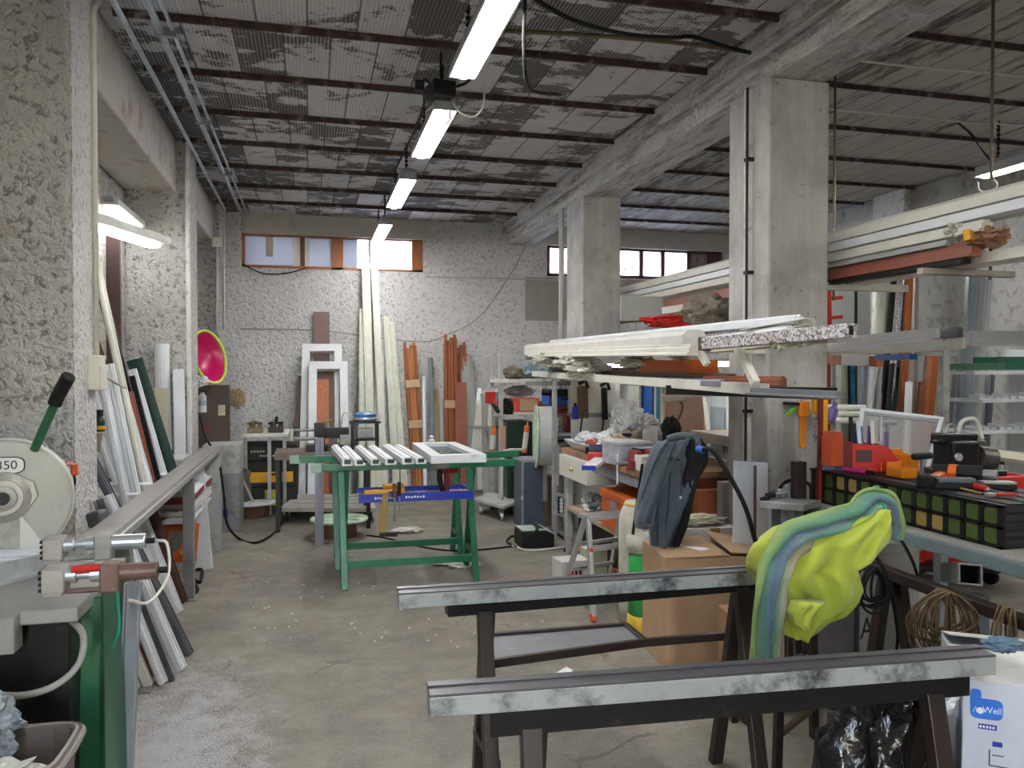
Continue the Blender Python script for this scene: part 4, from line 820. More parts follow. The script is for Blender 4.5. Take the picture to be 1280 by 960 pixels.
# bundles
def bundle(label, lines, m, cat='bundle', tapes=(), tm=None, g=None, rows=2):
    """a taped bundle of profiles: each stick is a part, tape bands are parts"""
    b0, b1 = lines; tt = thing('taped_bundle', label, cat, tuple(b0), 0, g); n = 4; ws = .048
    d = (V(b1)-V(b0)).normalized()
    for i in range(n):
        for j in range(rows):
            off = V(((i-(n-1)/2)*ws*.85, j*.045, 0)); L_ = (V(b1)-V(b0)).length*(1-.04*((i*7+j*3) % 4)/2)
            MB().bar(V(b0)+off, V(b0)+off+d*L_, ws*.8, .04, 'rib' if (i+j) % 2 else 'win', up=(0, -1, 0)).build('profile', m if (i+j) % 3 else REDBR, tt, bevel=.0015)
    for k in tapes:
        c = V(b0)+(V(b1)-V(b0))*k+V((0, .02, 0)); MB().bar(c-d*.05, c+d*.05, n*ws*.9, .10*rows/2+.01, up=(0, -1, 0)).build('tape_band', tm or mat('pale_brown_tape', (.50, .34, .20), .35), tt, bevel=.006)
bundle('pale orange bundle of timber look profiles, left of the two orange bundles', (at(524, 600, Y=9.9)+V((0, 0, -.15)), at(512, 428, Y=10.05)), WOODP, tapes=(.18, .45, .72))
bundle('tall red brown bundle of profiles with cream tape, right of the two orange bundles', (at(565, 610, Y=9.8)+V((0, 0, -.1)), at(563, 418, Y=10.05)), REDBR, tapes=(.25, .56))
bundle('narrow red brown bundle with two cream tapes, leaning behind the tall one', (at(585, 600, Y=9.95)+V((0, 0, -.1)), at(574, 424, Y=10.1)), REDBR, tapes=(.62, .8), rows=1)
for bx, tx, ty, wd, m, lb in [(543, 538, 447, .06, SLATE2, 'blue grey profile standing between the two orange bundles'), (532, 530, 470, .05, PVC, 'pale blue profile standing right of the pale orange bundle'), (549, 545, 487, .07, mat('tan_profile', (.30, .22, .14), .5), 'tan taped profile standing left of the tall red brown bundle'), (556, 551, 498, .07, GREYBOARD, 'grey tube profile standing close to the tall red brown bundle'), (592, 583, 445, .16, GREYBOARD, 'grey curved panel leaning behind the red brown bundles')]:
    stick('profile', lb, 'profile', at(bx, 615, Y=9.75)+V((0, 0, .02)), at(tx, ty, Y=10.1), wd, .04, m, 'win', G2, up=(0, -1, 0))
stick('board', 'flat terracotta board standing in front of the tall red brown bundle', 'board', at(577, 625, Y=9.55), at(576, 478, Y=9.8), .14, .03, TERRA)
# shelf post and A-frame rack items left of the shelving
stick('profile', 'white profile leaning left against the A rack', 'profile', at(588, 605, Y=9.2), at(600, 486, Y=9.6), .05, .05, PVC)
stick('profile', 'white profile standing upright at the A rack', 'profile', at(600, 612, Y=9.1), at(598, 500, Y=9.3), .06, .05, PVCW)
# ------------------------------------------------------------------ green trestles with the white window parts
ZT = .84
def trestle(label, xs, y, splay=.20, zt=ZT):
    tt = thing('green_trestle', label, 'trestle', ((xs[0]+xs[1])/2, y, 0), 0, 'green trestles'); ov = .0
    return tt
def trestle2(label, y, xl, xr, xa, xb):
    """A-frame trestle along x: beam from xa to xb, pairs of legs at xl and xr"""
    tt = thing('green_trestle', label, 'trestle', ((xl+xr)/2, y, 0), 0, 'green trestles')
    MB().bar((xa, y, ZT), (xb, y, ZT), .045, .05).build('top_beam', GREEN, tt, bevel=.003)
    MB().bar((xa-.08, y, ZT), (xa-.005, y, ZT), .052, .062).build('beam_end', mat('worn_pale_green', (.25, .42, .33), .4), tt, bevel=.003)
    for x in (xl, xr):
        for s in (-1, 1):
            MB().bar((x+.02*s, y+.03*s, ZT-.03), (x-.0*s, y+.21*s, 0), .045, .04).build('leg', GREEN, tt, bevel=.003)
        MB().bar((x, y-.165, .20), (x, y+.165, .20), .025, .03).build('spreader', GREEN, tt)
    MB().bar((xl, y-.175, .17), (xr, y-.175, .17), .03, .05).build('stretcher', GREEN, tt, bevel=.002)
    return tt
yA = 5.92; yB = 6.52
xa = at(352, 588, Y=yA).x; xb = at(660, 576, Y=yA).x
tA = trestle2('green steel trestle nearest the camera, carrying white window parts', yA, .23, 1.17, .08, at(645, 575, Y=yA).x)
tB = trestle2('green steel trestle behind the first one, carrying white window parts', yB, .20, 1.17, at(375, 572, Y=yB).x, at(648, 580, Y=yB).x)
# tool shelf slung between (blue edged tray)
t = thing('tool_tray', 'blue edged tool tray hung between the legs of the near green trestle', 'tray', (.70, 5.9, .62))
w = MB(); w.bb(.33, 5.78, .615, 1.16, 6.1, .625); w.build('tray_floor', GALV, t)
MB().bb(.33, 5.765, .60, 1.16, 5.78, .66).build('front_edge', BLUE, t, bevel=.002); MB().bb(.33, 6.1, .60, 1.16, 6.115, .66).build('back_edge', BLUE, t, bevel=.002)
MB().bb(1.14, 5.78, .615, 1.16, 6.1, .66).build('end_edge', BLUE, t)
g = MB()
for x0 in (.44, .66):
    for i in range(7): g.bb(x0+i*.021, 5.763, .622+.003*(i % 2), x0+i*.021+.014, 5.7655, .638-.002*(i % 3))
g.build('print', PVC, t)
def handtool(label, px, py, L_, hm, bm, cat, Y=5.72, nm='screwdriver'):
    q = at(px, py, Y=Y); tt = thing(nm, label, cat, tuple(q)); MB().tube([q, q+V((0, 0, .09)), q+V((0, 0, .10))], .014, 10).build('handle', hm, tt, bevel=.002); MB().tube([q, q+V((0, 0, -L_))], .006, 8).build('blade', bm, tt)
handtool('screwdriver with brown handle hanging from the blue tool tray, left one', 493, 622, .17, BROWN, STEEL, 'screwdriver'); handtool('screwdriver with dark handle hanging from the blue tool tray, right one', 499, 620, .11, HBLK, STEEL, 'screwdriver')
t = thing('drill_bit_gauge', 'tan square rule hanging down from the blue tool tray', 'square', tuple(at(480, 672, Y=5.73)))
w = MB(); w.bar(at(482, 618, Y=5.74), at(477, 668, Y=5.74), .045, .012, up=(0, -1, 0)); w.build('stock', mat('mustard_wood', (.30, .19, .04), .5), t, bevel=.002); MB().bar(at(474, 668, Y=5.74), at(497, 668, Y=5.74), .012, .03).build('tongue', HBLK, t)
for lb, x, y_, sx, sy, sz, m, nm, cat in [('yellow spirit level lying in the blue tool tray', .52, 5.88, .30, .05, .05, YEL, 'spirit_level', 'level'), ('yellow cordless tool body in the blue tool tray', .60, 6.0, .16, .06, .07, YEL, 'power_tool', 'tool')]:
    tt = thing(nm, lb, cat, (x, y_, .625)); MB().box((x, y_, .625+sz/2), (sx, sy, sz)).build('tool_body', m, tt, bevel=.008); MB().box((x+sx*.2, y_-sy/2-.002, .625+sz/2), (sx*.2, .004, sz*.5)).build('vial' if nm == 'spirit_level' else 'grip', BLACK, tt)
tt = thing('pistol_drill', 'dark drill standing in the blue tool tray beside a red one', 'drill', (.93, 5.92, .625)); q = V((.90, 5.92, .625))
MB().tube([q+V((.06, 0, 0)), q+V((.035, 0, .10)), q+V((.03, 0, .2))], .022, 10).build('grip', BLACK, tt, bevel=.002); MB().tube([q+V((.10, 0, .22)), q+V((-.05, 0, .20)), q+V((-.06, 0, .2))], .035, 12).build('motor', mat('grey_machine', (.2, .21, .22), .4), tt, bevel=.003); MB().tube([q+V((-.06, 0, .2)), q+V((-.13, 0, .19))], .012, 8, r2=.006).build('chuck', STEEL, tt)
tt = thing('pistol_drill', 'dull red drill lying in the blue tool tray', 'drill', (1.02, 6.0, .625)); q = V((1.0, 6.0, .625))
MB().tube([q+V((0, 0, 0)), q+V((.0, 0, .09)), q+V((0, 0, .15))], .022, 10).build('grip', DRED, tt, bevel=.002); MB().tube([q+V((.08, 0, .17)), q+V((-.06, 0, .17))], .038, 12).build('motor', DRED, tt, bevel=.004); MB().tube([q+V((-.06, 0, .17)), q+V((-.12, 0, .17))], .014, 8).build('chuck', STEEL, tt)
tt = thing('pincers', 'orange handled pincers lying at the right of the blue tool tray', 'pincers', (1.08, 5.9, .63)); w = MB(); w.tube([(1.02, 5.85, .64), (1.12, 5.9, .64)], .01, 8); w.tube([(1.02, 5.9, .64), (1.12, 5.88, .64)], .01, 8); w.build('handles', mat('salmon_grip', (.6, .25, .15), .5), tt); MB().bb(1.12, 5.87, .63, 1.155, 5.92, .65).build('jaws', STEEL, tt, bevel=.003)
# white pieces on top: mitred lengths running from the camera side to the back
G3 = 'white mitred lengths on the green trestles'
ZP = ZT+.03
pcs = [((407, 572), (424, 548), .075, .06, 'leftmost short white length lying across the green trestles'), ((462, 576), (447, 548), .075, .05, 'second white length from the left across the green trestles'), ((492, 578), (463, 548), .07, .05, 'third white length from the left across the green trestles'), ((512, 580), (474, 547), .08, .05, 'fourth white length from the left across the green trestles'), ((540, 583), (492, 547), .085, .055, 'fifth white length from the left, beside the white sash'), ((556, 582), (508, 549), .075, .05, 'white length lying nearest the white sash on the trestles')]
xs0 = [.25, .337, .447, .553, .675, .768]; 
for i, (x, (n_, f_, wd, h, lb)) in enumerate(zip(xs0, pcs)):
    near = at(n_[0]-10, n_[1]-3, Z=ZP+.03); far = at(f_[0], f_[1], Z=ZP+.03)
    p0 = V((near.x, 5.72, ZP+h/2+.002)); p1 = V((near.x+(far.x-near.x)*.62, 6.95, ZP+h/2+.002))
    p0 = V((x, 5.72, ZP+h/2+.002)); p1 = V((x-.05, 6.75, ZP+h/2+.002))
    tt = thing('white_profile', lb, 'profile', tuple(p0), 0, G3); pb = MB().bar(p0, p1, wd, h, 'win').build('profile_bar', PVC, tt, bevel=.002); MB().bar(p0+V((0, -.002, 0)), p0+V((0, .004, 0)), wd*.6, h*.55).build('hollow_end', DGREEN, pb)
frame('loose_window', 'white window sash lying flat on the right of the green trestles', [(.835, 5.70, ZP+.003), (1.245, 5.70, ZP+.003), (1.20, 6.75, ZP+.003), (.83, 6.75, ZP+.003)], .085, .06, PVC)
t = thing('plastic_fitting', 'small pale plastic fitting lying inside the flat white sash', 'fitting', (1.0, 6.68, ZP+.07)); MB().lathe([(0, 0), (.03, 0), (.03, .02), (.015, .03), (.02, .05), (0, .06)], (.99, 6.71, ZP+.066), seg=14).build('fitting_body', PVCW, t)
# lilac profile standing by the trestle
stick('profile', 'lilac grey profile standing upright at the left end of the green trestles', 'profile', at(399, 682, Z=0)+V((0, 0, .003)), V((.075, 7.2, .95)), .075, .05, LILAC, 'rib', None, up=(0, -1, 0))
# fluff swept on the floor
for i, (px, py, r) in enumerate([(510, 665, .13), (560, 705, .12), (585, 707, .09), (575, 710, .08)]):
    q = at(px, py, Z=0); tag(MB().blob((q.x, q.y, .02), (r, r*.6, .025), .5, 4, 20+i, 3, flat=-.7).build('film_scraps', FOAM), ['crumpled white film scraps on the floor beyond the trestle tray', 'white film scraps on the floor under the green trestles', 'dirty film scraps by the right trestle legs', 'small film scrap lying by the right trestle feet'][i], 'scraps', 'film scraps on the floor')
cable('power_cable', 'thin black cable lying on the floor from the reel to the right', [at(448, 668, Z=.008), at(480, 672, Z=.008), at(520, 682, Z=.008), at(560, 688, Z=.008), at(600, 687, Z=.008), at(640, 683, Z=.008)], .008, RUB)
w = MB()
for i in range(130):
    px = 300+rnd.random()*420; py = 660+rnd.random()*150; q = at(px, py, Z=0); s = .003+.007*rnd.random(); w.box((q.x, q.y, s*.25), (s*1.6, s, s*.5), rnd.random()*3)
tag(w.build('floor_chips', PVCW), 'pale plastic chips scattered on the concrete floor', 'chips', None, 'stuff')
# ================================================================== middle: shelves, work table, racks
def mk(name, label, cat, p, group=None): return thing(name, label, cat, tuple(p), 0, group)
# tall post shelving at the far left end of the racks
t = mk('post_shelving', 'grey post shelving with pale shelves at the far end of the long racks', 'shelving', at(627, 640, d=8.7))
PX0 = at(626, 560, Y=8.3).x; 
for y in (8.3, 8.75): MB().bar((PX0, y, 0), (PX0, y, 1.72), .045, .045).build('post', LGREYP, t, bevel=.003)
MB().bar((PX0+.02, 8.28, .95), (PX0+.02, 8.28, .52), .046, .03).build('post_wrap', mat('peach_wrap', (.52, .28, .20), .6), t)
for y in (8.0, 8.75): MB().bar((PX0+.62, y, 0), (PX0+.62, y, 1.5), .045, .045).build('post', LGREYP, t, bevel=.003)
zs = [at(650, 474, Y=8.3).z, at(650, 519, Y=8.3).z]
MB().bb(PX0-.02, 8.25, zs[0]-.04, PX0+.44, 8.78, zs[0]).build('shelf', PVCW, t, bevel=.003)
MB().prism([(PX0-.02, 8.25, zs[1]-.02), (PX0+.66, 8.0, zs[1]-.02), (PX0+.66, 8.78, zs[1]-.02), (PX0-.02, 8.78, zs[1]-.02)], (0, 0, .03)).build('shelf', LGREYP, t, bevel=.003)
MB().bar(at(600, 494, Y=8.28), at(632, 478, Y=8.28), .02, .025).build('brace', LGREYP, t)
MB().bar((PX0, 8.3, 1.70), (PX0+.5, 8.3, 1.70), .03, .03).build('top_bar', LGREYP, t)
SH = 'things on the post shelving'
def sit(px, Y, z): q = at(px, 480, Y=Y); return V((q.x, q.y, z))
q = sit(640, 8.4, zs[0]); tag(MB().blob(q+V((.02, 0, .07)), (.11, .12, .075), .2, 2, 31, 4, flat=-.9).build('cloth_bundle', DKFAB), 'olive cloth bundle on the left of the topmost pale shelf', 'bundle')
q = sit(667, 8.4, zs[0]); tag(MB().blob(q+V((.03, 0, .085)), (.20, .14, .09), .25, 2.5, 32, 4, flat=-.9).build('film_bundle', BLUEFILM), 'bluish crumpled film bundle on the topmost pale shelf', 'bundle')
q = sit(645, 8.5, zs[1]+.01); tag(MB().blob(q+V((.05, .05, .24)), (.17, .10, .06), .18, 2, 33, 4).build('plastic_sheet', mat('grey_film', (.26, .26, .24), .35, var=.3)), 'grey folded sheet resting on the red and white box on the shelf', 'sheet')
tt = mk('carton_box', 'red and white carton with a cardboard front on the second shelf', 'box', sit(655, 8.35, zs[1]+.01)); q = sit(655, 8.35, zs[1]+.012)
MB().box(q+V((0, 0, .085)), (.28, .22, .17)).build('box_body', mat('carton_red', (.55, .06, .04), .6), tt, bevel=.003); MB().box(q+V((.02, -.112, .10)), (.19, .006, .12)).build('front_panel', CARD, tt); MB().box(q+V((0, -.004, .013)), (.286, .226, .024)).build('lower_band', CARDW, tt)
for lb, px, Y, sx, sy, sz, amp, m, nm, cat in [('dark glove heap at the left of the red and white box', 634, 8.32, .06, .08, .09, .35, BLACK, 'glove', 'glove'), ('olive rag draped right of the red and white box', 678, 8.3, .10, .10, .07, .3, mat('ochre_cloth', (.16, .11, .04), .85), 'rag', 'rag')]:
    q = sit(px, Y, zs[1]+.01); tag(MB().blob(q+V((0, 0, sz*.9)), (sx, sy, sz), amp, 2.4, 35, 4, flat=-.9).build(nm, m), lb, cat)
# right half of that shelving: blue case on red case
p = at(700, 516, Y=7.7)
t = mk('shelf_board', 'pale wooden shelf carrying the blue and red cases beside the far pillar', 'shelf', p+V((0, 0, -.03)))
MB().bb(p.x-.18, 7.55, p.z-.03, p.x+.22, 7.95, p.z).build('board', mat('beech_board', (.42, .34, .24), .6), t, bevel=.002)
MB().bb(p.x-.16, 7.92, p.z-.18, p.x-.13, 7.95, p.z-.03).build('bracket', STEEL, t); MB().bb(p.x+.17, 7.92, p.z-.18, p.x+.2, 7.95, p.z-.03).build('bracket', STEEL, t)
for lb, z0, h, m, cap in [('dark red flat case under the blue one on the wooden shelf', .002, .075, DRED, 0), ('blue plastic case with black lid on the wooden shelf', .08, .13, BLUEM, 1)]:
    tt = mk('tool_case', lb, 'case', (p.x+.02, 7.7, p.z+z0)); MB().bb(p.x-.15, 7.58, p.z+z0, p.x+.18, 7.85, p.z+z0+h).build('case_body', m, tt, bevel=.01)
    if cap: MB().bb(p.x-.15, 7.57, p.z+z0+h-.045, p.x+.18, 7.86, p.z+z0+h+.03).build('lid', BLACK, tt, bevel=.01)
    MB().bb(p.x-.03, 7.56, p.z+z0+h*.4, p.x+.06, 7.58, p.z+z0+h*.6).build('handle', BLACK, tt, bevel=.003)
t = mk('small_shelf', 'narrow white shelf rack with papers beneath the wooden shelf', 'shelf', at(708, 560, Y=7.4))
for y in (541, 553): q = at(708, y, Y=7.4); MB().bb(q.x-.17, 7.3, q.z-.02, q.x+.14, 7.62, q.z).build('shelf', PVC if y < 550 else LGREYP, t, bevel=.002)
q = at(723, 541, Y=7.4); MB().bb(q.x-.01, 7.3, q.z-.30, q.x+.02, 7.34, q.z).build('post', PVC, t); MB().bb(q.x-.30, 7.3, q.z-.30, q.x-.27, 7.34, q.z).build('post', PVC, t)
for lb, px, py, sx, sz, m in [('dark red book box standing on the small white shelf', 712, 540, .10, .16, DRED), ('small grey reel on the small white shelf', 701, 540, .09, .05, GALV), ('tangle of dark fittings under the small white shelf', 703, 556, .16, .09, BRONZE)]:
    q = at(px, py, Y=7.45); w = MB()
    if m is BRONZE: 
        for i in range(6): w.tube([q+V((-.08+.03*i, 0, .01)), q+V((-.05+.025*i, .02*(i % 3), .06+.02*(i % 2)))], .016, 8)
    elif m is GALV: w.lathe([(.045, 0), (.045, .01), (.025, .012), (.025, .04), (.045, .042), (.045, .05)], q, seg=16)
    else: w.box(q+V((0, 0, sz/2)), (sx, .12, sz)); w.box(q+V((0, -.062, sz*.6)), (sx*.7, .004, sz*.3))
    tag(w.build('fitting' if m is BRONZE else 'reel' if m is GALV else 'book_box', m, bevel=.002), lb, 'fittings' if m is BRONZE else 'reel' if m is GALV else 'box')
# standing reel
c = at(681, 545, Y=7.35); t = mk('cable_reel', 'big white reel standing on edge with a green and white left flange', 'cable reel', c-V((0, 0, .30)))
ax = (RT*.985+FW*.045); ax.z = 0; ax.normalize(); c0 = c-ax*.09
MB().lathe([(0, 0), (.305, 0), (.305, .012), (0, .012)], c0, ax, 40).build('left_flange', GREENLBL, t); MB().lathe([(.27, .012), (.285, .02), (.285, .165), (.27, .17), (0, .17)], c0, ax, 40).build('wound_strip', mat('wound_grey', (.44, .45, .45), .5, var=.05), t); MB().lathe([(0, .17), (.31, .17), (.31, .18), (0, .18)], c0, ax, 40).build('right_flange', mat('reel_ply2', (.42, .38, .33), .6), t)
w = MB(); w.bar((c.x-.0, 7.35, c.z-.62), (c.x, 7.35, c.z-.02), .04, .04); w.bar((c.x, 7.35, c.z-.02), (c.x+.25, 7.35, c.z-.02), .03, .03); w.bar((c.x+.22, 7.35, 0), (c.x+.22, 7.35, c.z), .045, .045); w.build('stand', STEEL, t)
# things round it
for lb, px, y0, y1 in (('orange nozzle sealant tube hanging left of the green locker', 616, 536, 566), ('orange nozzle sealant tube hanging left of the standing reel', 657, 532, 565)):
    a = at(px+2, y0, Y=8.0); b_ = at(px-2, y1, Y=8.0); t = mk('sealant_tube', lb, 'tube', b_, 'sealant tubes'); MB().tube([a+(b_-a)*.12, b_], .028, 12).build('tube_body', mat('tube_silver', (.55, .54, .52), .35), t, bevel=.003); MB().tube([a, a+(b_-a)*.25], .029, 12).build('band', ORANGE, t); MB().tube([a, a+(a-b_)*.15], .012, 8, r2=.005).build('nozzle', ORANGE, t); MB().tube([a+(b_-a)*.85, b_+(b_-a)*.02], .0285, 12).build('base_band', ORANGE, t)
t = mk('green_locker', 'dark green metal locker under the second shelf, beyond the trestles', 'locker', at(640, 625, Y=8.35))
q0 = at(633, 520, Y=8.35); q1 = at(664, 520, Y=8.35)
MB().bb(q0.x, 8.3, .02, q1.x, 8.72, q0.z-.06).build('cabinet_body', DGREEN, t, bevel=.006); dr_ = MB().bb(q0.x+.03, 8.285, .06, q1.x-.03, 8.3, q0.z-.12).build('door', mat('locker_green', (.006, .03, .02), .4), t, bevel=.004); g = MB(); [g.bb(q0.x+.06, 8.28, q0.z-.6+.03*k, q0.x+.11, 8.29, q0.z-.59+.03*k) for k in range(2)]; g.build('vent', STEEL, dr_)
MB().bb(q1.x-.06, 8.27, .5, q1.x-.045, 8.285, .6).build('handle', ALU, dr_)
t = mk('red_clamp', 'red and dark clamp hanging at the shelving post above the A rack', 'clamp', at(613, 512, Y=8.2)); q = at(613, 497, Y=8.2)
w = MB(); w.box(q, (.10, .05, .12), .2); w.bar(q+V((-.05, 0, .03)), q+V((.07, -.02, -.07)), .03, .04); w.build('body', RED, t, bevel=.006); MB().bar(q+V((.02, 0, -.05)), q+V((.09, 0, -.16)), .05, .04).build('jaw', BLACK, t, bevel=.006); MB().tube([q+V((.01, .03, -.08)), q+V((.0, .03, -.30))], .028, 10).build('cream_sleeve', PVCW, t)
t = mk('panel_rack', 'slanting grey frame rack holding panels between the back wall and the shelving', 'rack', at(610, 620, Y=8.8))
MB().bar(at(598, 508, Y=8.9), at(588, 612, Y=8.9)+V((0, 0, -.05)), .05, .04).build('upright', PVCW, t); MB().bar(at(620, 490, Y=8.9), at(622, 630, Y=8.9), .05, .04).build('upright', LGREYP, t); MB().bar(at(586, 534, Y=8.85), at(623, 534, Y=8.85), .03, .03).build('cross_bar', STEEL, t); MB().bar(at(606, 535, Y=8.85), at(616, 560, Y=8.85), .025, .03).build('strut', STEEL, t); MB().bb(at(600, 600, Y=8.9).x, 8.85, 0.005, at(622, 600, Y=8.9).x, 9.2, .05).build('base', LGREYP, t)
stick('board', 'grey panel standing in the slanting rack left of the shelving post', 'board', at(613, 625, Y=9.0)+V((0, 0, .06)), at(612, 500, Y=9.1), .17, .03, GREYBOARD)
# flat dolly by the grey cabinet
t = mk('hand_trolley', 'low grey platform trolley with bent handle beside the slate cabinet', 'trolley', at(620, 632, Z=0))
a, b_, c_, d_ = at(592, 626, Z=.14), at(630, 637, Z=.14), at(652, 627, Z=.14), at(612, 618, Z=.14)
MB().prism([a, b_, c_, d_], (0, 0, .03)).build('platform', LGREYP, t, bevel=.003)
for q in (a*.85+c_*.15, b_*.85+d_*.15, c_*.85+a*.15, d_*.85+b_*.15): fk = MB().bb(q.x-.02, q.y-.02, .06, q.x+.02, q.y+.02, .14).build('fork', STEEL, t); MB().lathe([(.05, -.015), (.05, .015)], V((q.x, q.y, .051)), (1, -.2, 0), 16).build('wheel', GALV, fk)
MB().tube(spline([at(627, 625, Y=b_.y), at(628, 572, Y=b_.y), at(634, 563, Y=b_.y), at(655, 562, Y=b_.y+.1)]), .014, 8).build('push_handle', PVCW, t, smooth=True)
# slate cabinet on the floor
t = mk('slate_cabinet', 'narrow slate grey cabinet standing on the floor at the right end of the trestles', 'cabinet', (2.1, 7.6, 0))
MB().bb(1.985, 7.42, .0, 2.20, 7.80, .66).build('cabinet_body', CABG, t, bevel=.004); MB().bb(1.975, 7.42, .655, 2.205, 7.82, .675).build('top_rim', GREYP, t, bevel=.002); MB().bb(2.03, 7.55, .675, 2.15, 7.70, .685).build('top_slot', ALU, t); MB().bb(1.972, 7.42, .0, 1.985, 7.45, .655).build('edge_strip', GREYP, t); MB().bb(1.965, 7.41, .30, 1.975, 7.44, .33).build('catch', ALU, t)
# black vacuum / transformer
q = at(668, 684, Z=0); t = mk('charger_box', 'black box with pale green top and trailing cable on the floor by the slate cabinet', 'charger', q)
w = MB(); w.prism([q+V((-.13, -.05, .003)), q+V((.17, -.05, .003)), q+V((.17, -.05, .11)), q+V((.10, -.05, .15)), q+V((-.13, -.05, .15))], (0, .26, 0)); w.build('box_body', BLACK, t, bevel=.012)
MB().prism([q+V((-.12, -.04, .153)), q+V((.10, -.04, .153)), q+V((.18, -.04, .11)), q+V((.18, .2, .11)), q+V((.1, .2, .153)), q+V((-.12, .2, .153))], (0, 0, .008)).build('pale_top', mat('pale_mint', (.42, .52, .44), .5), t, bevel=.004); MB().tube(spline([q+V((-.05, -.06, .12)), q+V((0, -.07, .16)), q+V((.03, .05, .19)), q+V((.05, .2, .16))]), .014, 8).build('carry_strap', BLACK, t, smooth=True)
MB().tube(spline([at(646, 684, Z=.012), at(634, 677, Z=.012), at(640, 670, Z=.012), at(650, 674, Z=.012), at(652, 676, Z=.06)]), .011, 8).build('lead', BLACK, t, smooth=True)
cable('power_cable', 'black cable looping on the floor from the charger box to the work table', [q+V((.15, .1, .12)), at(690, 664, Z=.08), at(703, 672, Z=.012), at(712, 682, Z=.012), at(706, 688, Z=.012), at(720, 684, Z=.012)], .014, RUB)
cable('hose', 'pale hose lying on the floor under the charger box', [at(640, 682, Z=.01), at(660, 688, Z=.01), at(690, 686, Z=.01), at(705, 684, Z=.01)], .01, WCABLE)
# metal post frame with black number strip
t = mk('steel_stand', 'grey green steel post frame at the far corner of the work table', 'frame', (2.25, 6.95, 0))
PA = at(693, 640, Y=6.95).x; PB = at(709, 640, Y=6.75).x
MB().bar((PA, 6.95, 0), (PA, 6.95, 1.48), .04, .04).build('post', GALV, t, bevel=.003); MB().bar((PB, 6.75, 0), (PB, 6.75, .86), .045, .045).build('post', GALV, t, bevel=.003)
for z in (.25, .42): MB().bar((PA, 6.95, z), (PB, 6.75, z), .02, .03).build('cross_rail', GALV, t)
MB().box(((PA+PB)/2, 6.83, .335), (.065, .01, .15), -.2).build('black_strip', BLACK, t); g = MB()
for k in range(4): g.lathe([(.010, 0), (.018, 0), (.018, .003), (.010, .003)], ((PA+PB)/2-.002, 6.822, .285+.033*k), (-.2, -1, 0), 12)
g.build('print', PVC, t)
tag(MB().bb(2.215, 7.55, .0, 2.36, 7.75, .50).build('wood_block', mat('old_ply', (.26, .17, .09), .7), bevel=.003), 'brown plywood box between the slate cabinet and the steel post', 'box')
# ---- work table
t = mk('work_table', 'cluttered long work table with wooden top between the two pillars', 'table', (2.4, 5.5, 0))
MB().bb(2.02, 4.62, .86, 2.86, 6.35, .90).build('table_top', WOODT, t, bevel=.003)
for x, y in ((2.07, 4.72), (2.07, 6.28), (2.8, 4.72), (2.8, 6.28)): MB().bar((x, y, 0), (x, y, .86), .05, .05).build('leg', LGREYP, t, bevel=.003)
MB().bb(2.04, 4.70, .40, 2.82, 6.30, .43).build('lower_shelf', mat('pale_ply', (.45, .33, .22), .6), t, bevel=.002)
MB().bb(2.03, 4.65, .79, 2.05, 6.32, .86).build('apron', GREYP, t)
w = t
dd = mk('drawer_unit', 'white single drawer hung under the far corner of the work table', 'drawer', (2.1, 6.1, .70)); MB().bb(2.03-.04, 5.62, .685, 2.35, 6.30, .858).build('drawer_front', PVCW, dd, bevel=.003); MB().lathe([(.010, 0), (.018, .008), (.014, .02), (0, .022)], (1.99, 5.96, .77), (-1, 0, 0), 12).build('knob', BRASS, dd)
WT = 'things heaped on the work table'
def wt(px, Y): q = at(px, 560, Y=Y); return V((q.x, q.y, .902))
# white tray
q = V((2.20, 6.05, .902)); tt = mk('white_tray', 'white plastic tray at the far corner of the work table', 'tray', q)
MB().loft([[q+V((a*.10*1.1, b_*.2, 0)) for a, b_ in ((-1, -1), (1, -1), (1, 1), (-1, 1))], [q+V((a*.17, b_*.26, .075)) for a, b_ in ((-1, -1), (1, -1), (1, 1), (-1, 1))], [q+V((a*.16, b_*.25, .075)) for a, b_ in ((-1, -1), (1, -1), (1, 1), (-1, 1))], [q+V((a*.105, b_*.19, .008)) for a, b_ in ((-1, -1), (1, -1), (1, 1), (-1, 1))]]).build('tray_body', PVC, tt, bevel=.006)
tag(MB().blob(q+V((-.02, .02, .085)), (.12, .16, .06), .25, 2.5, 41, 4).build('plastic_bag', CLEAR), 'milky plastic bag bulging out of the white tray', 'bag')
# tools and boxes
def block(nm, lb, cat, px, Y, sx, sy, sz, m, z=.902, rz=0, extra=None, bev=.006):
    q = wt(px, Y); q.z = z; tt = mk(nm, lb, cat, q); MB().box(q+V((0, 0, sz/2)), (sx, sy, sz), rz).build('body', m, tt, bevel=bev)
    M = Mx.Rotation(rz, 3, 'Z')
    for en, ec, es, em in (extra or []): MB().box(q+M @ V(ec), es, rz).build(en, em, tt, bevel=.003)
    return tt
for lb, px, Y, hm, rz in (('red and black drill lying at the back of the work table', 746, 5.95, mat('brick_red', (.42, .07, .04), .4), .3), ('dark blue and red drill lying in the middle of the work table', 752, 5.5, mat('navy_tool', (.02, .03, .08), .4), -.4)):
    q = wt(px, Y); tt = mk('power_drill', lb, 'drill', q); D = V((cos(rz), sin(rz), 0))
    mo = MB().tube([q+D*-.09+V((0, 0, .06)), q+D*.07+V((0, 0, .06))], .042, 14).build('motor', hm, tt, bevel=.006); MB().tube([q+D*.07+V((0, 0, .06)), q+D*.13+V((0, 0, .06))], .024, 12, r2=.014).build('chuck', BLACK, mo); gp = MB().tube([q+D*-.05+V((0, 0, .05)), q+D*-.10+V((0, -.13, .03))], .026, 10).build('grip', BLACK, tt, bevel=.002); MB().box(q+D*-.10+V((0, -.15, .03)), (.10, .07, .055), rz).build('battery', RED if px > 750 else BLACK, gp, bevel=.006)
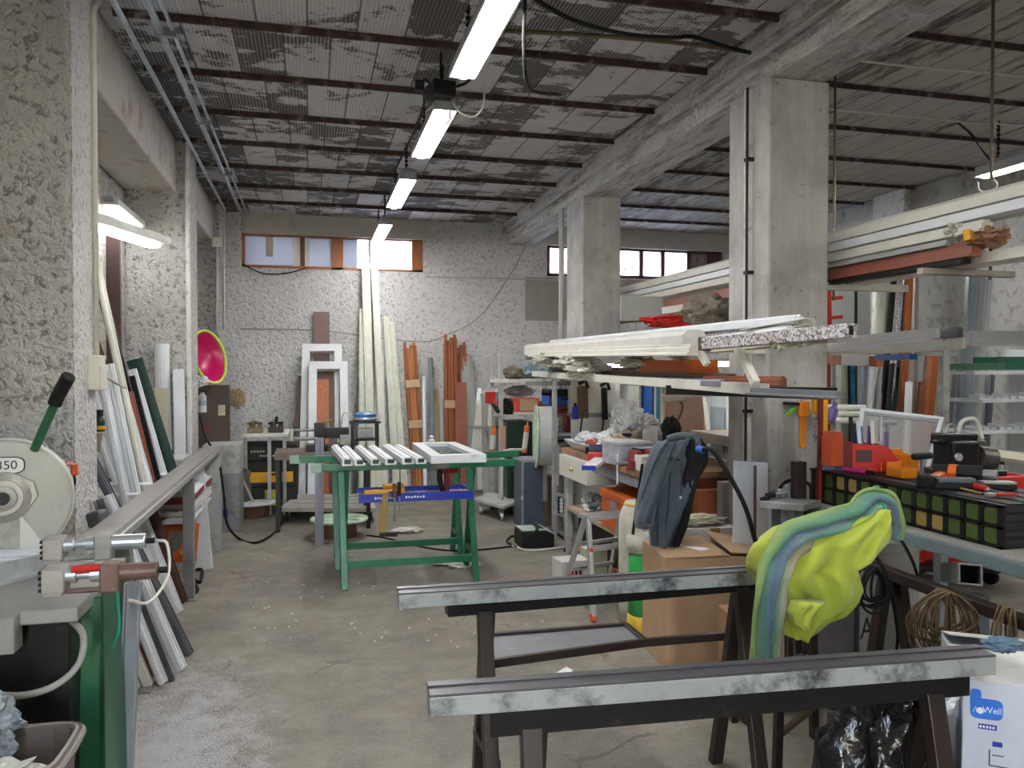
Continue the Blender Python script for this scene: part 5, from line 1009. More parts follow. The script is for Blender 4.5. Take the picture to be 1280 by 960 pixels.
block('grey_case', 'grey checkered box heaped on the near half of the work table', 'box', 783, 5.15, .26, .22, .14, mat('grey_print', (.30, .31, .34), .5, var=.4, scale=14), rz=.2, extra=[('lid', (0, 0, .15), (.27, .23, .02), LGREYP)])
block('carton', 'small olive carton left of the grey checkered box', 'box', 768, 5.3, .10, .14, .15, mat('olive_white', (.45, .45, .33), .6), rz=-.2, extra=[('flap', (0, -.02, .155), (.10, .08, .008), CARDW)])
block('black_case', 'black open case right of the grey checkered box', 'case', 807, 5.0, .16, .14, .12, BLACK, rz=.1, extra=[('inner_tray', (0, 0, .121), (.13, .11, .004), GREYP)])
block('carton', 'white carton at the near end of the work table by the jacket', 'box', 812, 4.75, .16, .12, .10, CARDW, rz=0, extra=[('tape', (0, 0, .1005), (.162, .03, .002), TAPE)])
block('blue_jar', 'small dark blue pot standing in front of the papers', 'pot', 783, 5.55, .06, .06, .16, BLUE, z=.902, extra=[('lid', (0, 0, .165), (.064, .064, .02), BLACK)], bev=.02)
block('roll_carton', 'long white tube carton sloping over the papers', 'box', 813, 5.5, .10, .42, .10, mat('grey_carton', (.40, .39, .36), .6), z=1.02, rz=-.45, extra=[('end_cap', (0, -.21, .05), (.102, .006, .10), CARDW)])
for i, (lb, px, Y, z, s) in enumerate([('crumpled white paper heap standing tallest on the work table', 783, 5.9, 1.12, (.12, .12, .16)), ('black and white printed bag among the papers on the table', 803, 5.85, 1.08, (.13, .12, .10)), ('cream crumpled paper below the white heap', 787, 5.6, 1.02, (.13, .12, .06)), ('pale bag of papers at the back of the work table', 765, 5.9, .99, (.12, .16, .08))]):
    q = wt(px, Y); q.z = z; tag(MB().blob(q, s, .4, 2.6, 50+i, 4).build('paper_heap' if i != 1 else 'printed_bag', [PAPER, mat('black_white_print', (.5, .5, .5), .5, var=.95, scale=22), mat('cream_paper', (.60, .52, .38), .8), PAPER][i]), lb, 'paper' if i != 1 else 'bag')
block('paper_stack', 'low stack of boxes under the heaped papers on the work table', 'boxes', 785, 5.75, .34, .34, .10, mat('pale_blue_card', (.45, .52, .60), .7), z=.902, rz=.15, extra=[('sheet', (.02, -.04, .103), (.30, .22, .006), PAPER)])
q = at(752, 578, Z=.90); tt = mk('hand_scraper', 'white and blue tool lying over the edge of the work table', 'scraper', q); MB().bar(at(737, 584, Z=.915), at(755, 571, Z=.915), .09, .025).build('blade', PVC, tt, bevel=.004); MB().bar(at(754, 572, Z=.915), at(764, 566, Z=.92), .08, .03).build('handle', BLUE, tt, bevel=.006); MB().bar(at(736, 585, Z=.91), at(738, 583, Z=.91), .092, .03).build('edge', BLUE, tt)
q = at(766, 577, Z=.90); tt = mk('chisel', 'black and yellow chisel lying on the front edge of the work table', 'chisel', q); MB().tube([at(757, 576, Z=.92), at(768, 576, Z=.92)], .014, 8).build('handle', BLACK, tt, bevel=.002); MB().bar(at(768, 576, Z=.92), at(776, 578, Z=.92), .02, .006).build('blade', YEL, tt)
q = V((2.12, 4.86, .902)); tt = mk('red_vice', 'dark red vice clamped on the near front corner of the work table', 'vice', q); w = MB(); w.box(q+V((0, 0, .03)), (.22, .14, .06)); w.box(q+V((-.06, 0, .09)), (.05, .14, .06)); w.box(q+V((.05, 0, .09)), (.05, .14, .06)); w.build('casting', DRED, tt, bevel=.008); MB().tube([q+V((-.12, -.0, .04)), q+V((-.20, 0, .04))], .012, 8).build('screw', STEEL, tt); MB().tube([q+V((-.19, 0, .10)), q+V((-.19, 0, -.10))], .007, 8).build('tommy_bar', ALU, tt)
# under the table
q = V((2.15, 5.12, .432)); tt = mk('orange_toolbox', 'orange metal toolbox on the lower shelf of the work table', 'toolbox', q); MB().bb(2.03, 4.92, .432, 2.32, 5.42, .66).build('box_body', ORPAINT, tt, bevel=.006); ld = MB().bb(2.02, 4.91, .64, 2.33, 5.43, .70).build('lid', ORPAINT, tt, bevel=.008); MB().bb(2.018, 5.12, .58, 2.03, 5.22, .64).build('latch', ALU, ld)
for lb, x, y, s, m, nm, z in [('dark shiny bag behind the orange toolbox on the lower shelf', 2.16, 5.62, (.12, .14, .10), mat('dark_bag', (.06, .06, .065), .3, var=.6), 'bag', .51), ('white crumpled bag leaning on the orange toolbox front', 2.03, 4.78, (.09, .12, .10), CLEAR, 'bag', .54), ('white bag at the far end of the lower shelf', 2.15, 5.95, (.07, .10, .07), CLEAR, 'bag', .50)]:
    tag(MB().blob((x, y, z), s, .35, 2.5, 60+int(y*10), 4).build(nm, m), lb, 'bag')
tag(MB().bb(2.45, 4.75, .44, 2.80, 6.2, .84).build('rust_box', mat('rusty_sheet', (.20, .045, .025), .6, var=.5), bevel=.004), 'rusty red sheet box at the back of the lower shelf', 'box')
tag(MB().bb(2.12, 4.85, .005, 2.8, 6.2, .37).build('dark_crate', BLACK, bevel=.01), 'black crate standing on the floor under the work table', 'crate')
q = at(800, 640, d=4.95); tt = mk('white_sack', 'tall white sack standing left of the hung jacket', 'sack', (q.x, q.y, 0)); MB().loft([[V((q.x+.13*cos(a)*(1+.05*sin(3*a)), q.y+.10*sin(a), z)) if z < .70 else V((q.x+.09*cos(a), q.y+.07*sin(a), z)) for a in [2*pi*i/20 for i in range(20)]] for z in (.003, .1, .3, .5, .65, .74)]).build('sack_body', SACK, tt, smooth=True); MB().tube([V((q.x+.093*cos(a), q.y+.073*sin(a), .72)) for a in [2*pi*i/16 for i in range(17)]], .012, 6).build('yellow_rim', mat('sack_yellow', (.6, .42, .12), .6), tt)
# ---- panel on the far pillar with tools, and panels behind the table
t = mk('pegboard', 'white tool panel on the front of the far pillar above the work table', 'panel', at(745, 540, Y=7.1)); a, b_ = at(714, 474, Y=7.1), at(768, 556, Y=7.1); MB().bb(a.x, 7.09, b_.z, b_.x, 7.115, a.z).build('panel', PVCW, t, bevel=.003); c_ = at(714, 519, Y=7.1); MB().bb(a.x-.02, 7.07, c_.z-.02, b_.x+.02, 7.09, c_.z+.02).build('middle_rail', GREYP, t)
for i, (px, py, lb, m) in enumerate([(728, 480, 'dark adjustable hand saw hanging left on the white tool panel', BRONZE), (755, 482, 'dark caulking gun hanging right on the white tool panel', HBLK), (719, 500, 'small dark blue spray can in a pocket left of the white tool panel', BLUE)]):
    q = at(px, py+16, Y=7.05); tt = mk(['hand_saw', 'caulking_gun', 'spray_can'][i], lb, ['saw', 'caulking gun', 'can'][i], q)
    if i == 2: MB().lathe([(0, -.06), (.03, -.06), (.03, .05), (.015, .065), (0, .065)], q, seg=16).build('can_body', m, tt, smooth=False); MB().lathe([(.014, .065), (.014, .09), (0, .09)], q, seg=12).build('cap', BLACK, tt)
    else: w = MB(); w.bar(q+V((0, 0, .10)), q+V((.01, 0, -.20)), .10 if i == 0 else .055, .03, up=(0, -1, 0)); w.build('blade' if i == 0 else 'barrel', m, tt, bevel=.006); w = MB(); w.tube([q+V((-.04, -.01, .12)), q+V((.03, -.01, .15)), q+V((.05, -.01, .08))], .018, 8); w.build('handle', BLACK, tt, smooth=True); MB().tube([q+V((0, -.01, -.15)), q+V((-.03, -.01, -.38))], .008, 6).build('strap', BLACK, tt)
XP = 2.93
def panelX(nm, lb, cat, x0, y0, x1, y1, m, th=.015, X=XP, z0=None, rim=None):
    a = at(x0, y0, X=X); b_ = at(x1, y0, X=X); z1 = a.z; zb = z0 if z0 is not None else at(x0, y1, X=X).z
    tt = mk(nm, lb, cat, ((X, (a.y+b_.y)/2, zb))); MB().bb(X, b_.y, zb, X+th, a.y, z1).build('sheet', m, tt, bevel=.002)
    if rim: w = MB(); w.bb(X-.012, a.y-.03, zb, X, a.y, z1); w.bb(X-.012, b_.y, zb, X, b_.y+.03, z1); w.bb(X-.012, b_.y, z1-.03, X, a.y, z1); w.build('rim', rim, tt, bevel=.002)
    return tt
panelX('glazed_screen', 'pale framed glass panel standing behind the papers of the work table', 'panel', 772, 476, 800, 540, mat('pale_glass_panel', (.40, .42, .40), .25), z0=.9, rim=BEIGE)
panelX('blue_board', 'dark and bright blue panel standing behind the papers', 'panel', 803, 476, 818, 540, BLUEM, X=XP+.03, z0=.9, rim=mat('navy', (.01, .015, .10), .4))
panelX('teal_board', 'teal panel right of the blue one behind the work table', 'panel', 819, 476, 829, 540, TEAL, z0=.9, rim=mat('pale_edge', (.42, .46, .42), .5))
panelX('brown_board', 'brown board standing behind the hung jacket', 'panel', 830, 486, 884, 560, mat('brown_board', (.20, .11, .075), .5), z0=.86, rim=CARD)
panelX('glazed_screen', 'pale greenish framed window panel left of the near pillar', 'panel', 886, 488, 912, 548, mat('greenish_glass', (.50, .58, .56), .2), X=XP-.02, z0=.9, rim=PVC)
panelX('grey_board', 'bluish grey pane inside the pale framed window by the near pillar', 'panel', 888, 508, 904, 544, mat('bluish_pane', (.30, .36, .37), .25), X=XP-.05, z0=.95)
t = mk('side_bench', 'dusty beige ledge between the hung jacket and the near pillar', 'bench', (2.6, 4.85, 0)); a = at(868, 547, Y=4.62); MB().bb(2.62, 4.45, a.z-.07, 2.92, 5.2, a.z).build('ledge', mat('dusty_beige', (.38, .35, .29), .7), t, bevel=.004); MB().bb(2.87, 4.5, 0, 2.91, 4.54, a.z-.07).build('leg', LGREYP, t); MB().bb(2.87, 5.1, 0, 2.91, 5.14, a.z-.07).build('leg', LGREYP, t)
tag(MB().bb(2.32, 4.50, .0, 2.52, 4.58, .80).build('door_leaf', mat('rust_orange_board', (.33, .10, .035), .5), bevel=.004), 'rust orange board standing right of the hung jacket', 'board')
t = mk('drawer_tower', 'pale plastic drawer tower between the rust board and the near pillar', 'drawers', (2.52, 4.48, 0)); MB().bb(2.44, 4.42, 0, 2.56, 4.49, .86).build('carcass', mat('pale_lilac_plastic', (.48, .48, .52), .4), t, bevel=.006)
g = MB(); [g.bb(2.545, 4.412, .3+.035*k, 2.558, 4.42, .318+.035*k) for k in range(15)]; g.build('comb_edge', GREYP, t)
# dark things above the jacket
for i, (px, py, lb) in enumerate([(838, 520, 'black desk lamp head standing above the hung jacket'), (848, 545, 'dark green mug beside the jacket collar'), (830, 545, 'dark brown mug left of the jacket collar')]):
    q = at(px, py, d=5.0); 
    if i == 0:
        tt = mk('desk_lamp', lb, 'lamp', (q.x, q.y, .902)); MB().tube(spline([V((q.x, q.y, .905)), V((q.x, q.y, 1.10)), V((q.x+.08, q.y, 1.30)), V((q.x+.06, q.y, 1.36))]), .009, 8).build('arm', BRONZE, tt, smooth=True); MB().lathe([(.07, 0), (.07, .015), (.02, .02), (0, .02)], V((q.x, q.y, .902)), seg=18).build('base', BLACK, tt); MB().box((q.x+.02, q.y, 1.37), (.16, .06, .04)).build('lamp_head', PVCW, tt, bevel=.008); MB().blob((q.x-.02, q.y-.05, 1.17), (.06, .05, .09), .18, 2.5, 77, 4).build('black_cloth', BLACK, tt)
    else:
        tt = mk('mug', lb, 'mug', (q.x, q.y, .995)); MB().lathe([(0, 0), (.04, 0), (.042, .10), (.037, .10), (.036, .01), (0, .01)], (q.x, q.y, 1.02), seg=20).build('cup', DGREEN if i == 1 else BRONZE, tt); MB().tube([V((q.x+.04, q.y, 1.10)), V((q.x+.07, q.y, 1.09)), V((q.x+.068, q.y, 1.05)), V((q.x+.04, q.y, 1.04))], .006, 6).build('handle', DGREEN if i == 1 else BRONZE, tt)
block('low_box', 'low box on the table under the two mugs above the jacket', 'box', 842, 4.9, .30, .2, .115, GREYP, extra=[('lid', (0, 0, .108), (.31, .21, .012), BLACK)])
stick('strap', 'white twisted strap hanging in front of the brown board', 'strap', at(880, 492, X=2.85), at(886, 545, X=2.80), .03, .012, PVCW)
# black air hose
cable('air_hose', 'thick black hose curving down in front of the near pillar to the floor boxes', [at(876, 562, d=4.2), at(890, 563, d=4.1), at(910, 592, d=4.05), at(930, 630, d=4.0), at(942, 668, d=3.98), at(948, 700, d=3.98), at(950, 740, d=4.0)], .012, RUB, 'hose')
tag(MB().tube([at(872, 561, d=4.22), at(880, 563, d=4.18)], .02, 10).build('hose_fitting', BLUEM, bevel=.002), 'blue fitting at the upper end of the thick black hose', 'fitting')
# white board leaning on the near pillar
stick('board', 'white board leaning on the near pillar beside the black hose', 'board', at(938, 700, Y=3.80)+V((0, 0, -.66)), at(938, 577, Y=3.965), .21, .012, PVC)
stick('batten', 'dark slim batten at the right edge of the white leaning board', 'batten', at(944, 700, Y=3.76)+V((0, 0, -.66)), at(944, 582, Y=3.93), .012, .012, BROWN)
t = mk('conduit_pipe', 'black cable conduit up the left face of the near pillar', 'conduit', at(928, 600, Y=4.2)); MB().bar((2.465, 4.18, .9), (2.465, 4.18, 3.17), .03, .045).build('trunking', SMOOTHP, t); MB().tube([(2.445, 4.16, 1.0), (2.445, 4.16, 3.17)], .008, 6).build('black_cable', BLACK, t)
g = MB(); [g.bb(2.436, 4.14, z, 2.48, 4.18, z+.02) for z in (1.3, 2.1, 2.75)]; g.build('clip', BLACK, t)
tag(MB().tube([(2.47, 7.75, 0), (2.47, 7.75, 3.18)], .03, 8).build('conduit_pipe', GREYBOARD), 'grey upright pipe left of the far pillar', 'pipe')
# ---- hung jacket
t = mk('jacket', 'slate blue work jacket hanging at the near end of the work table', 'jacket', at(830, 700, d=4.45))
def rows(R_, d, dep, fold, n=36, seed=0):
    out = []
    for y, xl, xr in R_:
        a = at(xl, y, d=d); b_ = at(xr, y, d=d); c = (a+b_)/2; e = (b_-a)/2; f = FW
        out.append([c + e*cos(k)*(1+fold*.4*sin(5*k+y*.05)) + f*(dep*sin(k)*(1+fold*sin(4*k+seed+y*.06)+fold*.7*sin(9*k+y*.11+seed))) for k in [2*pi*i/n for i in range(n)]])
    return out
def dense(R_, n=3):
    out = []
    for i in range(len(R_)-1):
        for k in range(n): t_ = k/n; out.append(tuple(a+(b_-a)*t_ for a, b_ in zip(R_[i], R_[i+1])))
    return out+[R_[-1]]
jb = MB().loft(rows(dense([(546, 842, 866), (552, 828, 872), (566, 818, 876), (590, 813, 872), (620, 811, 866), (650, 811, 858), (675, 812, 848), (692, 814, 838), (701, 817, 831)]), 4.42, .10, .30)).build('jacket_body', DENIM, t, smooth=True)
slv = MB().loft(rows(dense([(552, 822, 842), (562, 814, 838), (585, 806, 832), (610, 801, 826), (635, 796, 820), (648, 793, 817), (655, 794, 816)]), 4.33, .065, .32, seed=2)).build('sleeve', DENIM, t, smooth=True)
MB().loft(rows([(653, 793, 817), (659, 794, 816)], 4.33, .07, .02)).build('cuff', DENIM, slv, smooth=False)
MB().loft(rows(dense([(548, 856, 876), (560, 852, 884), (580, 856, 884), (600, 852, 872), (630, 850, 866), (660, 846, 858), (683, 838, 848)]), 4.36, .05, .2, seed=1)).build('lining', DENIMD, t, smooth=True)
MB().tube(spline([at(835, 549, d=4.33), at(850, 545, d=4.3), at(866, 547, d=4.33), at(873, 556, d=4.3)]), .020, 8).build('collar', DENIM, t, smooth=True)
SEAM = mat('dark_seam', (.03, .04, .055), .9)
for PP in ([(838, 580), (836, 620), (832, 660), (826, 696)], [(852, 580), (851, 620), (846, 655), (836, 692)], [(822, 585), (822, 630), (822, 680)]): MB().tube(spline([at(x_, y_, d=4.325) for x_, y_ in PP]), .004, 5).build('seam', SEAM, jb, smooth=True)
MB().lathe([(.008, 0), (.008, .004), (0, .004)], at(851, 622, d=4.31), -FW, 10).build('press_stud', PVC, jb)
MB().tube(spline([at(819, 577, d=4.30), at(832, 572, d=4.29), at(850, 575, d=4.30)]), .006, 6).build('yoke_seam', mat('dark_seam', (.04, .055, .075), .9), t, smooth=True)
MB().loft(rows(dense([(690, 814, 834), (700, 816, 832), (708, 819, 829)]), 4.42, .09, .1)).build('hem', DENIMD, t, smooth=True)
tt = mk('coat_stand', 'dark iron hook post behind the hung jacket', 'hook post', at(850, 800, d=4.55)); q = at(850, 556, d=4.52); MB().tube([V((q.x, q.y, 0)), V((q.x, q.y, q.z+.03))], .014, 8).build('post', HBLK, tt); MB().tube([V((q.x, q.y, q.z+.02)), V((q.x-.05, q.y-.1, q.z+.03))], .01, 8).build('hook', HBLK, tt); MB().lathe([(.12, 0), (.12, .02), (.03, .03), (0, .03)], (q.x, q.y, .002), seg=20).build('base', HBLK, tt)
stick('bar', 'thin black bar hanging left of the jacket sleeve', 'bar', at(803, 580, d=4.5), at(791, 668, d=4.5), .014, .014, BLACK)
# ---- step ladder
t = mk('step_ladder', 'small aluminium step ladder with red feet in front of the work table', 'ladder', (1.85, 4.95, 0))
FL, FR, TL, TR, RL, RR = V((1.68, 4.62, 0)), V((2.055, 4.72, 0)), V((1.735, 4.87, .585)), V((2.015, 4.95, .585)), V((1.655, 5.16, 0)), V((2.03, 5.27, 0))
for a, b_ in ((FL, TL), (FR, TR), (RL, TL+V((0, .06, 0))), (RR, TR+V((0, .06, 0)))):
    st_ = MB().bar(a+V((0, 0, .03)), b_, .025, .045, 'C', up=(0, -1, 0)).build('stile', ALU, t, bevel=.002)
    d = (b_-a).normalized(); MB().bar(a, a+d*.05, .032, .052, up=(0, -1, 0)).build('rubber_foot', mat('red_rubber', (.65, .08, .03), .5), st_, bevel=.006)
for k in (.38, .70): MB().bar(FL+(TL-FL)*k, FR+(TR-FR)*k, .075, .025, 'rib').build('tread', ALU, t, bevel=.002); MB().bar(RL+(TL-RL)*k, RR+(TR-RR)*k, .03, .02).build('rear_rung', ALU, t); 
MB().bar(TL+V((-.02, .03, .01)), TR+V((.02, .03, .01)), .16, .03, 'rib').build('top_step', ALU, t, bevel=.004)
for a, b_, c_ in ((FL, TL, RL), (FR, TR, RR)): MB().bar(a+(b_-a)*.33+V((0, .02, 0)), c_+(b_-c_)*.3, .02, .012).build('stay', mat('red_rubber', (.65, .08, .03), .5), t)
g = MB(); [g.lathe([(.014, 0), (.014, .006), (0, .006)], q, (-.2, -1, 0), 12) for q in (TL+V((0, -.02, -.02)), FL+(TL-FL)*.38+V((0, -.03, 0)), FL+(TL-FL)*.7+V((0, -.03, 0)), TR+V((0, -.02, -.02)))]; g.build('rivet_cap', mat('red_rubber', (.65, .08, .03), .5), t)
# ---- cartons and sacks on the floor by the ladder
t = mk('cardboard_box', 'big brown cardboard box with paper label on top, in front of the hung jacket', 'box', (2.05, 3.9, 0))
rz = -.13; q = V((2.075, 3.94, 0)); M = Mx.Rotation(rz, 3, 'Z')
MB().box(q+V((0, 0, .29)), (.58, .42, .575), rz).build('box_body', CARD, t, bevel=.004)
MB().prism([q+M @ V((-.29, -.21, .58)), q+M @ V((.05, -.21, .585)), q+M @ V((.05, .21, .60)), q+M @ V((-.29, .21, .58))], (0, 0, .005)).build('flap', CARD, t); MB().prism([q+M @ V((.06, -.21, .60)), q+M @ V((.29, -.21, .58)), q+M @ V((.29, .21, .58)), q+M @ V((.06, .21, .635))], (0, 0, .005)).build('flap', CARD, t)
MB().box(q+M @ V((-.08, -.01, .594)), (.07, .20, .002), rz+.5).build('paper_label', PAPER, t)
t = mk('white_carton', 'white carton with brown tape behind the big cardboard box', 'box', (2.27, 4.35, 0)); MB().box((2.27, 4.36, .31), (.36, .22, .62), -.1).build('box_body', CARDW, t, bevel=.005); MB().box((2.30, 4.246, .56), (.06, .006, .12), -.1).build('tape', TAPE, t); MB().blob((2.24, 4.37, .65), (.16, .10, .03), .3, 3, 81, 4, flat=-.9).build('folded_top', BEIGE, t)
q = at(812, 790, Z=0); t = mk('green_sack', 'green white and yellow printed sack standing against the cardboard box', 'sack', (q.x, q.y+.15, 0))
q = V((1.88, 4.28, 0)); ring = lambda s, z, dx=0: [q+V((dx+.105*s*cos(a)*(1+.08*sin(3*a+z*9)), .09*s*sin(a)*(1+.1*sin(4*a+z*7)), z)) for a in [2*pi*i/24 for i in range(24)]]
MB().loft([ring(1.0, .003), ring(1.08, .08), ring(1.05, .14)]).build('yellow_base', mat('sack_printed_yellow', (.55, .36, .03), .45, var=.4), t, smooth=True)
MB().loft([ring(1.05, .14), ring(1.05, .28), ring(1.0, .40), ring(.95, .5)]).build('green_band', mat('sack_green', (.02, .32, .07), .4, var=.2), t, smooth=True)
MB().loft([ring(.95, .5, -.01), ring(.9, .56, -.02), ring(.75, .60, -.03), ring(.7, .57, -.03)]).build('sack_mouth', SACK, t, smooth=True)
tag(MB().blob((2.0, 4.50, .36), (.09, .09, .36), .12, 2.2, 88, 4, flat=-.98).build('paper_sack', SACK), 'pale paper sack slumped behind the green sack', 'sack')
for i, (x, y, sx, sz, m, lb) in enumerate([(1.80, 5.42, .22, .20, CARDW, 'white printed carton seen between the ladder steps'), (1.98, 5.45, .14, .26, mat('olive_carton', (.40, .38, .28), .6), 'olive carton seen through the right of the ladder')]):
    tt = mk('carton', lb, 'box', (x, y, 0)); MB().box((x, y, sz/2+.002), (sx, .18, sz), .1).build('box_body', m, tt, bevel=.003); g = MB(); [g.box((x-.05+.03*k, y-.092, sz*.6), (.02, .006, .03), .1) for k in range(4)]; g.build('print', DRED if i == 0 else GREYP, tt)
t = mk('spray_can', 'black canister standing behind the right leg of the step ladder', 'can', (2.06, 5.02, 0)); MB().lathe([(0, .002), (.045, .002), (.045, .22), (.02, .25), (0, .25)], (2.10, 5.06, 0), seg=20).build('can_body', BLACK, t); MB().lathe([(.018, .25), (.018, .28), (0, .28)], (2.10, 5.06, 0), seg=12).build('cap', GREYP, t)
# ================================================================== long profile racks
t = mk('rack_bracket', 'steel bracket arms on the far pillar holding the long profiles', 'bracket', (2.3, 7.3, 1.4)); 
for z in (1.42, 1.66, 2.03): MB().bb(1.95 if z < 2 else 2.86, 7.2, z-.02, 2.48 if z < 2 else 3.45, 7.25, z+.02).build('arm', GREYP, t)
t = mk('rack_bracket', 'pale slanting bracket arms on the near pillar holding the long profiles', 'bracket', (2.3, 4.1, 1.4))
MB().bb(1.88, 4.02, 1.64, 2.48, 4.07, 1.68).build('arm', PVCW, t); MB().bb(1.95, 4.02, 1.40, 2.48, 4.07, 1.435).build('arm', PVCW, t); MB().bb(2.86, 4.1, 2.02, 3.5, 4.16, 2.06).build('arm', PVCW, t)
MB().bar(at(921, 432, d=3.55), at(945, 480, d=3.35), .03, .035).build('slant_brace', PVCW, t, bevel=.002); MB().bar(at(872, 436, d=4.0), at(884, 456, d=3.95), .03, .03).build('slant_brace', PVCW, t, bevel=.002)
G = 'profiles on the waist high rack'
def rail(nm, label, a, da, b_, db, w_, h_, m, sec='win', g=None, roll=0): return stick(nm, label, 'profile', at(*a, d=da), at(*b_, d=db), w_, h_, m, sec, g, .002, roll=roll)
rail('profile', 'big white film wrapped profile bundle along the front of the middle rack', (663, 437), 8.0, (868, 424), 4.05, .13, .10, FOAM if False else mat('white_wrapped', (.62, .61, .57), .3, var=.12, bump=.3, bscale=14), 'cap')
rail('profile', 'white profile lying in front along the film wrapped bundle of the middle rack', (660, 442), 7.6, (866, 437), 3.95, .06, .06, PVCW, 'win')
rail('profile', 'long white profile lying highest on the middle rack, ending at the near pillar', (690, 428), 7.4, (998, 399), 3.35, .045, .04, PVC, 'rib')
rail('profile', 'grey film wrapped profile under the highest white one on the middle rack', (760, 430), 6.0, (990, 410), 3.4, .05, .045, GRAN, 'win')
rail('profile', 'white profile lying just above the speckled granite profile', (800, 436), 5.4, (986, 412), 3.3, .05, .035, PVC, 'win')
rail('profile', 'short cream profile lying with split ends at the near end of the middle rack', (930, 416), 3.7, (1013, 402), 3.25, .05, .03, PVCW, 'C')
t = mk('profile', 'speckled granite pattern profile lying nearest on the middle rack', 'profile', at(990, 430, d=3.2)); a, b_ = at(880, 430, d=3.6), at(1066, 413, d=2.95); MB().bar(a, b_, .06, .052, 'hollow', t=.35).build('profile_bar', GRAN, t, bevel=.003); d = (b_-a).normalized(); MB().bar(a-d*.003, a+d*.012, .066, .06, 'hollow', t=.4).build('brown_end', BRONZE, t); MB().bar(b_-d*.05, b_-d*.012, .045, .04).build('dark_core', BLACK, t)
rail('profile', 'dusty beige profile underneath the granite pattern profile', (892, 437), 3.7, (1040, 423), 3.1, .05, .03, BEIGE, 'win')
for i, (px, py, d_, lb) in enumerate([(722, 452, 6.2, 'torn film hanging under the white bundle, left of the strip light'), (735, 462, 6.0, 'loose film bunched under the white bundle in the middle'), (808, 452, 5.2, 'crumpled film bunched on the second rack level right of the strip light'), (690, 450, 7.0, 'shiny film hanging at the far end of the white bundle')]):
    q = at(px, py, d=d_); tag(MB().blob(q, (.16, .20, .055), .4, 3, 90+i, 4).build('torn_film', FOAM), lb, 'film')
for i, (px, py, d_) in enumerate([(1003, 424, 3.2), (975, 427, 3.25)]):
    q = at(px, py, d=d_); tag(MB().blob(q, (.05, .05, .03), .5, 4, 95+i, 3).build('film_scrap', mat('dusty_film', (.46, .43, .34), .5)), ['dusty film scrap hanging under the right end of the granite profile', 'dusty film scrap hanging on the left below the granite profile'][i], 'scrap')
# lower level
rail('profile', 'long white rail profile running along the front of the lower rack', (668, 467), 7.8, (955, 487), 3.4, .05, .05, PVCW, 'U')
rail('profile', 'brown wood tone profile behind the white rail on the lower rack', (692, 464), 7.4, (915, 473), 3.9, .07, .045, BROWN, 'win')
rail('profile', 'lilac grey profile between the brown one and the white rail', (720, 471), 6.6, (905, 479), 3.75, .045, .035, LILAC, 'rib')
rail('profile', 'dark grey profile sticking out furthest right on the lower rack', (940, 489), 3.35, (1050, 494), 2.9, .07, .03, mat('dark_slate_prof', (.16, .17, .19), .4, .2), 'T')
rail('profile', 'red brown profile ending on the face of the near pillar', (880, 476), 4.0, (978, 477), 3.6, .06, .05, TERRA, 'win')
rail('profile', 'mauve brown flat profile behind the blue film bundle', (690, 460), 7.4, (800, 462), 5.6, .10, .03, BROWN2, 'win')
rail('board', 'black bar hung beneath the lower rack near the pillar', (838, 487), 4.4, (1040, 492), 3.3, .06, .05, HBLK, 'box')
t = mk('support_plate', 'pale green plate hanging below the white rail over the work table', 'plate', at(835, 492, d=4.7)); MB().prism([at(825, 481, d=4.6), at(842, 482, d=4.55), at(840, 489, d=4.55), at(828, 492, d=4.6)], FW*.01).build('plate', PALEG, t)
stick('board', 'orange panel edge lying on the middle rack behind the profiles', 'board', at(816, 458, d=5.1), at(880, 458, d=4.6), .20, .075, ORPAINT)
block('blue_carton', 'small blue and white carton left of the orange panel on the rack', 'box', 810, 5.0, .06, .06, .07, BLUE, z=1.56, extra=[('white_side', (.032, 0, .035), (.01, .06, .07), PVC)])
stick('board', 'pale grey board lying above the orange panel on the rack', 'board', at(822, 449, d=5.2), at(866, 447, d=4.8), .18, .035, LGREYP)
for lb, px, py, d_, L_ in (('small strip light seen under the white bundle, left of the orange panel', 768, 457, 7.6, .26), ('small strip light seen below the rack beside the near pillar', 902, 455, 5.3, .12)):
    q = at(px, py, d=d_); tt = mk('strip_light', lb, 'lamp', q, 'small strip lights below the rack'); MB().bar(q-RT*L_/2, q+RT*L_/2, .05, .03).build('tube', TUBE, tt, bevel=.008); MB().bar(q-RT*L_*.52+V((0, .0, .025)), q+RT*L_*.52+V((0, 0, .025)), .06, .02).build('housing', LGREYP, tt)  # bright strips built as glowing bars, each under a grey bar
# things above the middle rack, between the pillars
q = at(842, 402, d=5.6); tt = mk('red_tarpaulin', 'red folded tarpaulin lying above the white bundle, behind it', 'tarpaulin', q-V((0, 0, .05))); MB().blob(q, (.20, .12, .045), .3, 2, 101, 4).build('folded_sheet', RED, tt); MB().bar(at(810, 404, d=5.6), at(826, 402, d=5.6), .03, .02).build('handle', PVCW, tt)
q = at(884, 388, d=5.5); tag(MB().blob(q, (.18, .14, .115), .25, 2, 102, 4).build('cloth_bundle', DKFAB), 'olive canvas bundle on the high shelf left of the near pillar', 'bundle')
tag(MB().bar(at(832, 389, d=5.9), at(858, 385, d=5.8), .12, .05).build('carton', CARDW, bevel=.003), 'cream carton behind the red tarpaulin', 'box'); tag(MB().bar(at(895, 386, d=5.8), at(908, 386, d=5.7), .1, .10).build('orange_box', ORPAINT, bevel=.003), 'orange box edge right of the olive canvas bundle', 'box')
t = mk('high_shelf', 'shelf board behind the pillars carrying the olive bundle and red tarpaulin', 'shelf', (2.95, 6, 1.78)); a, b_ = at(776, 405, X=2.9), at(909, 405, X=2.9); MB().bb(2.88, 4.44, 1.76, 3.3, 7.1, 1.80).build('board', LGREYP, t, bevel=.003)
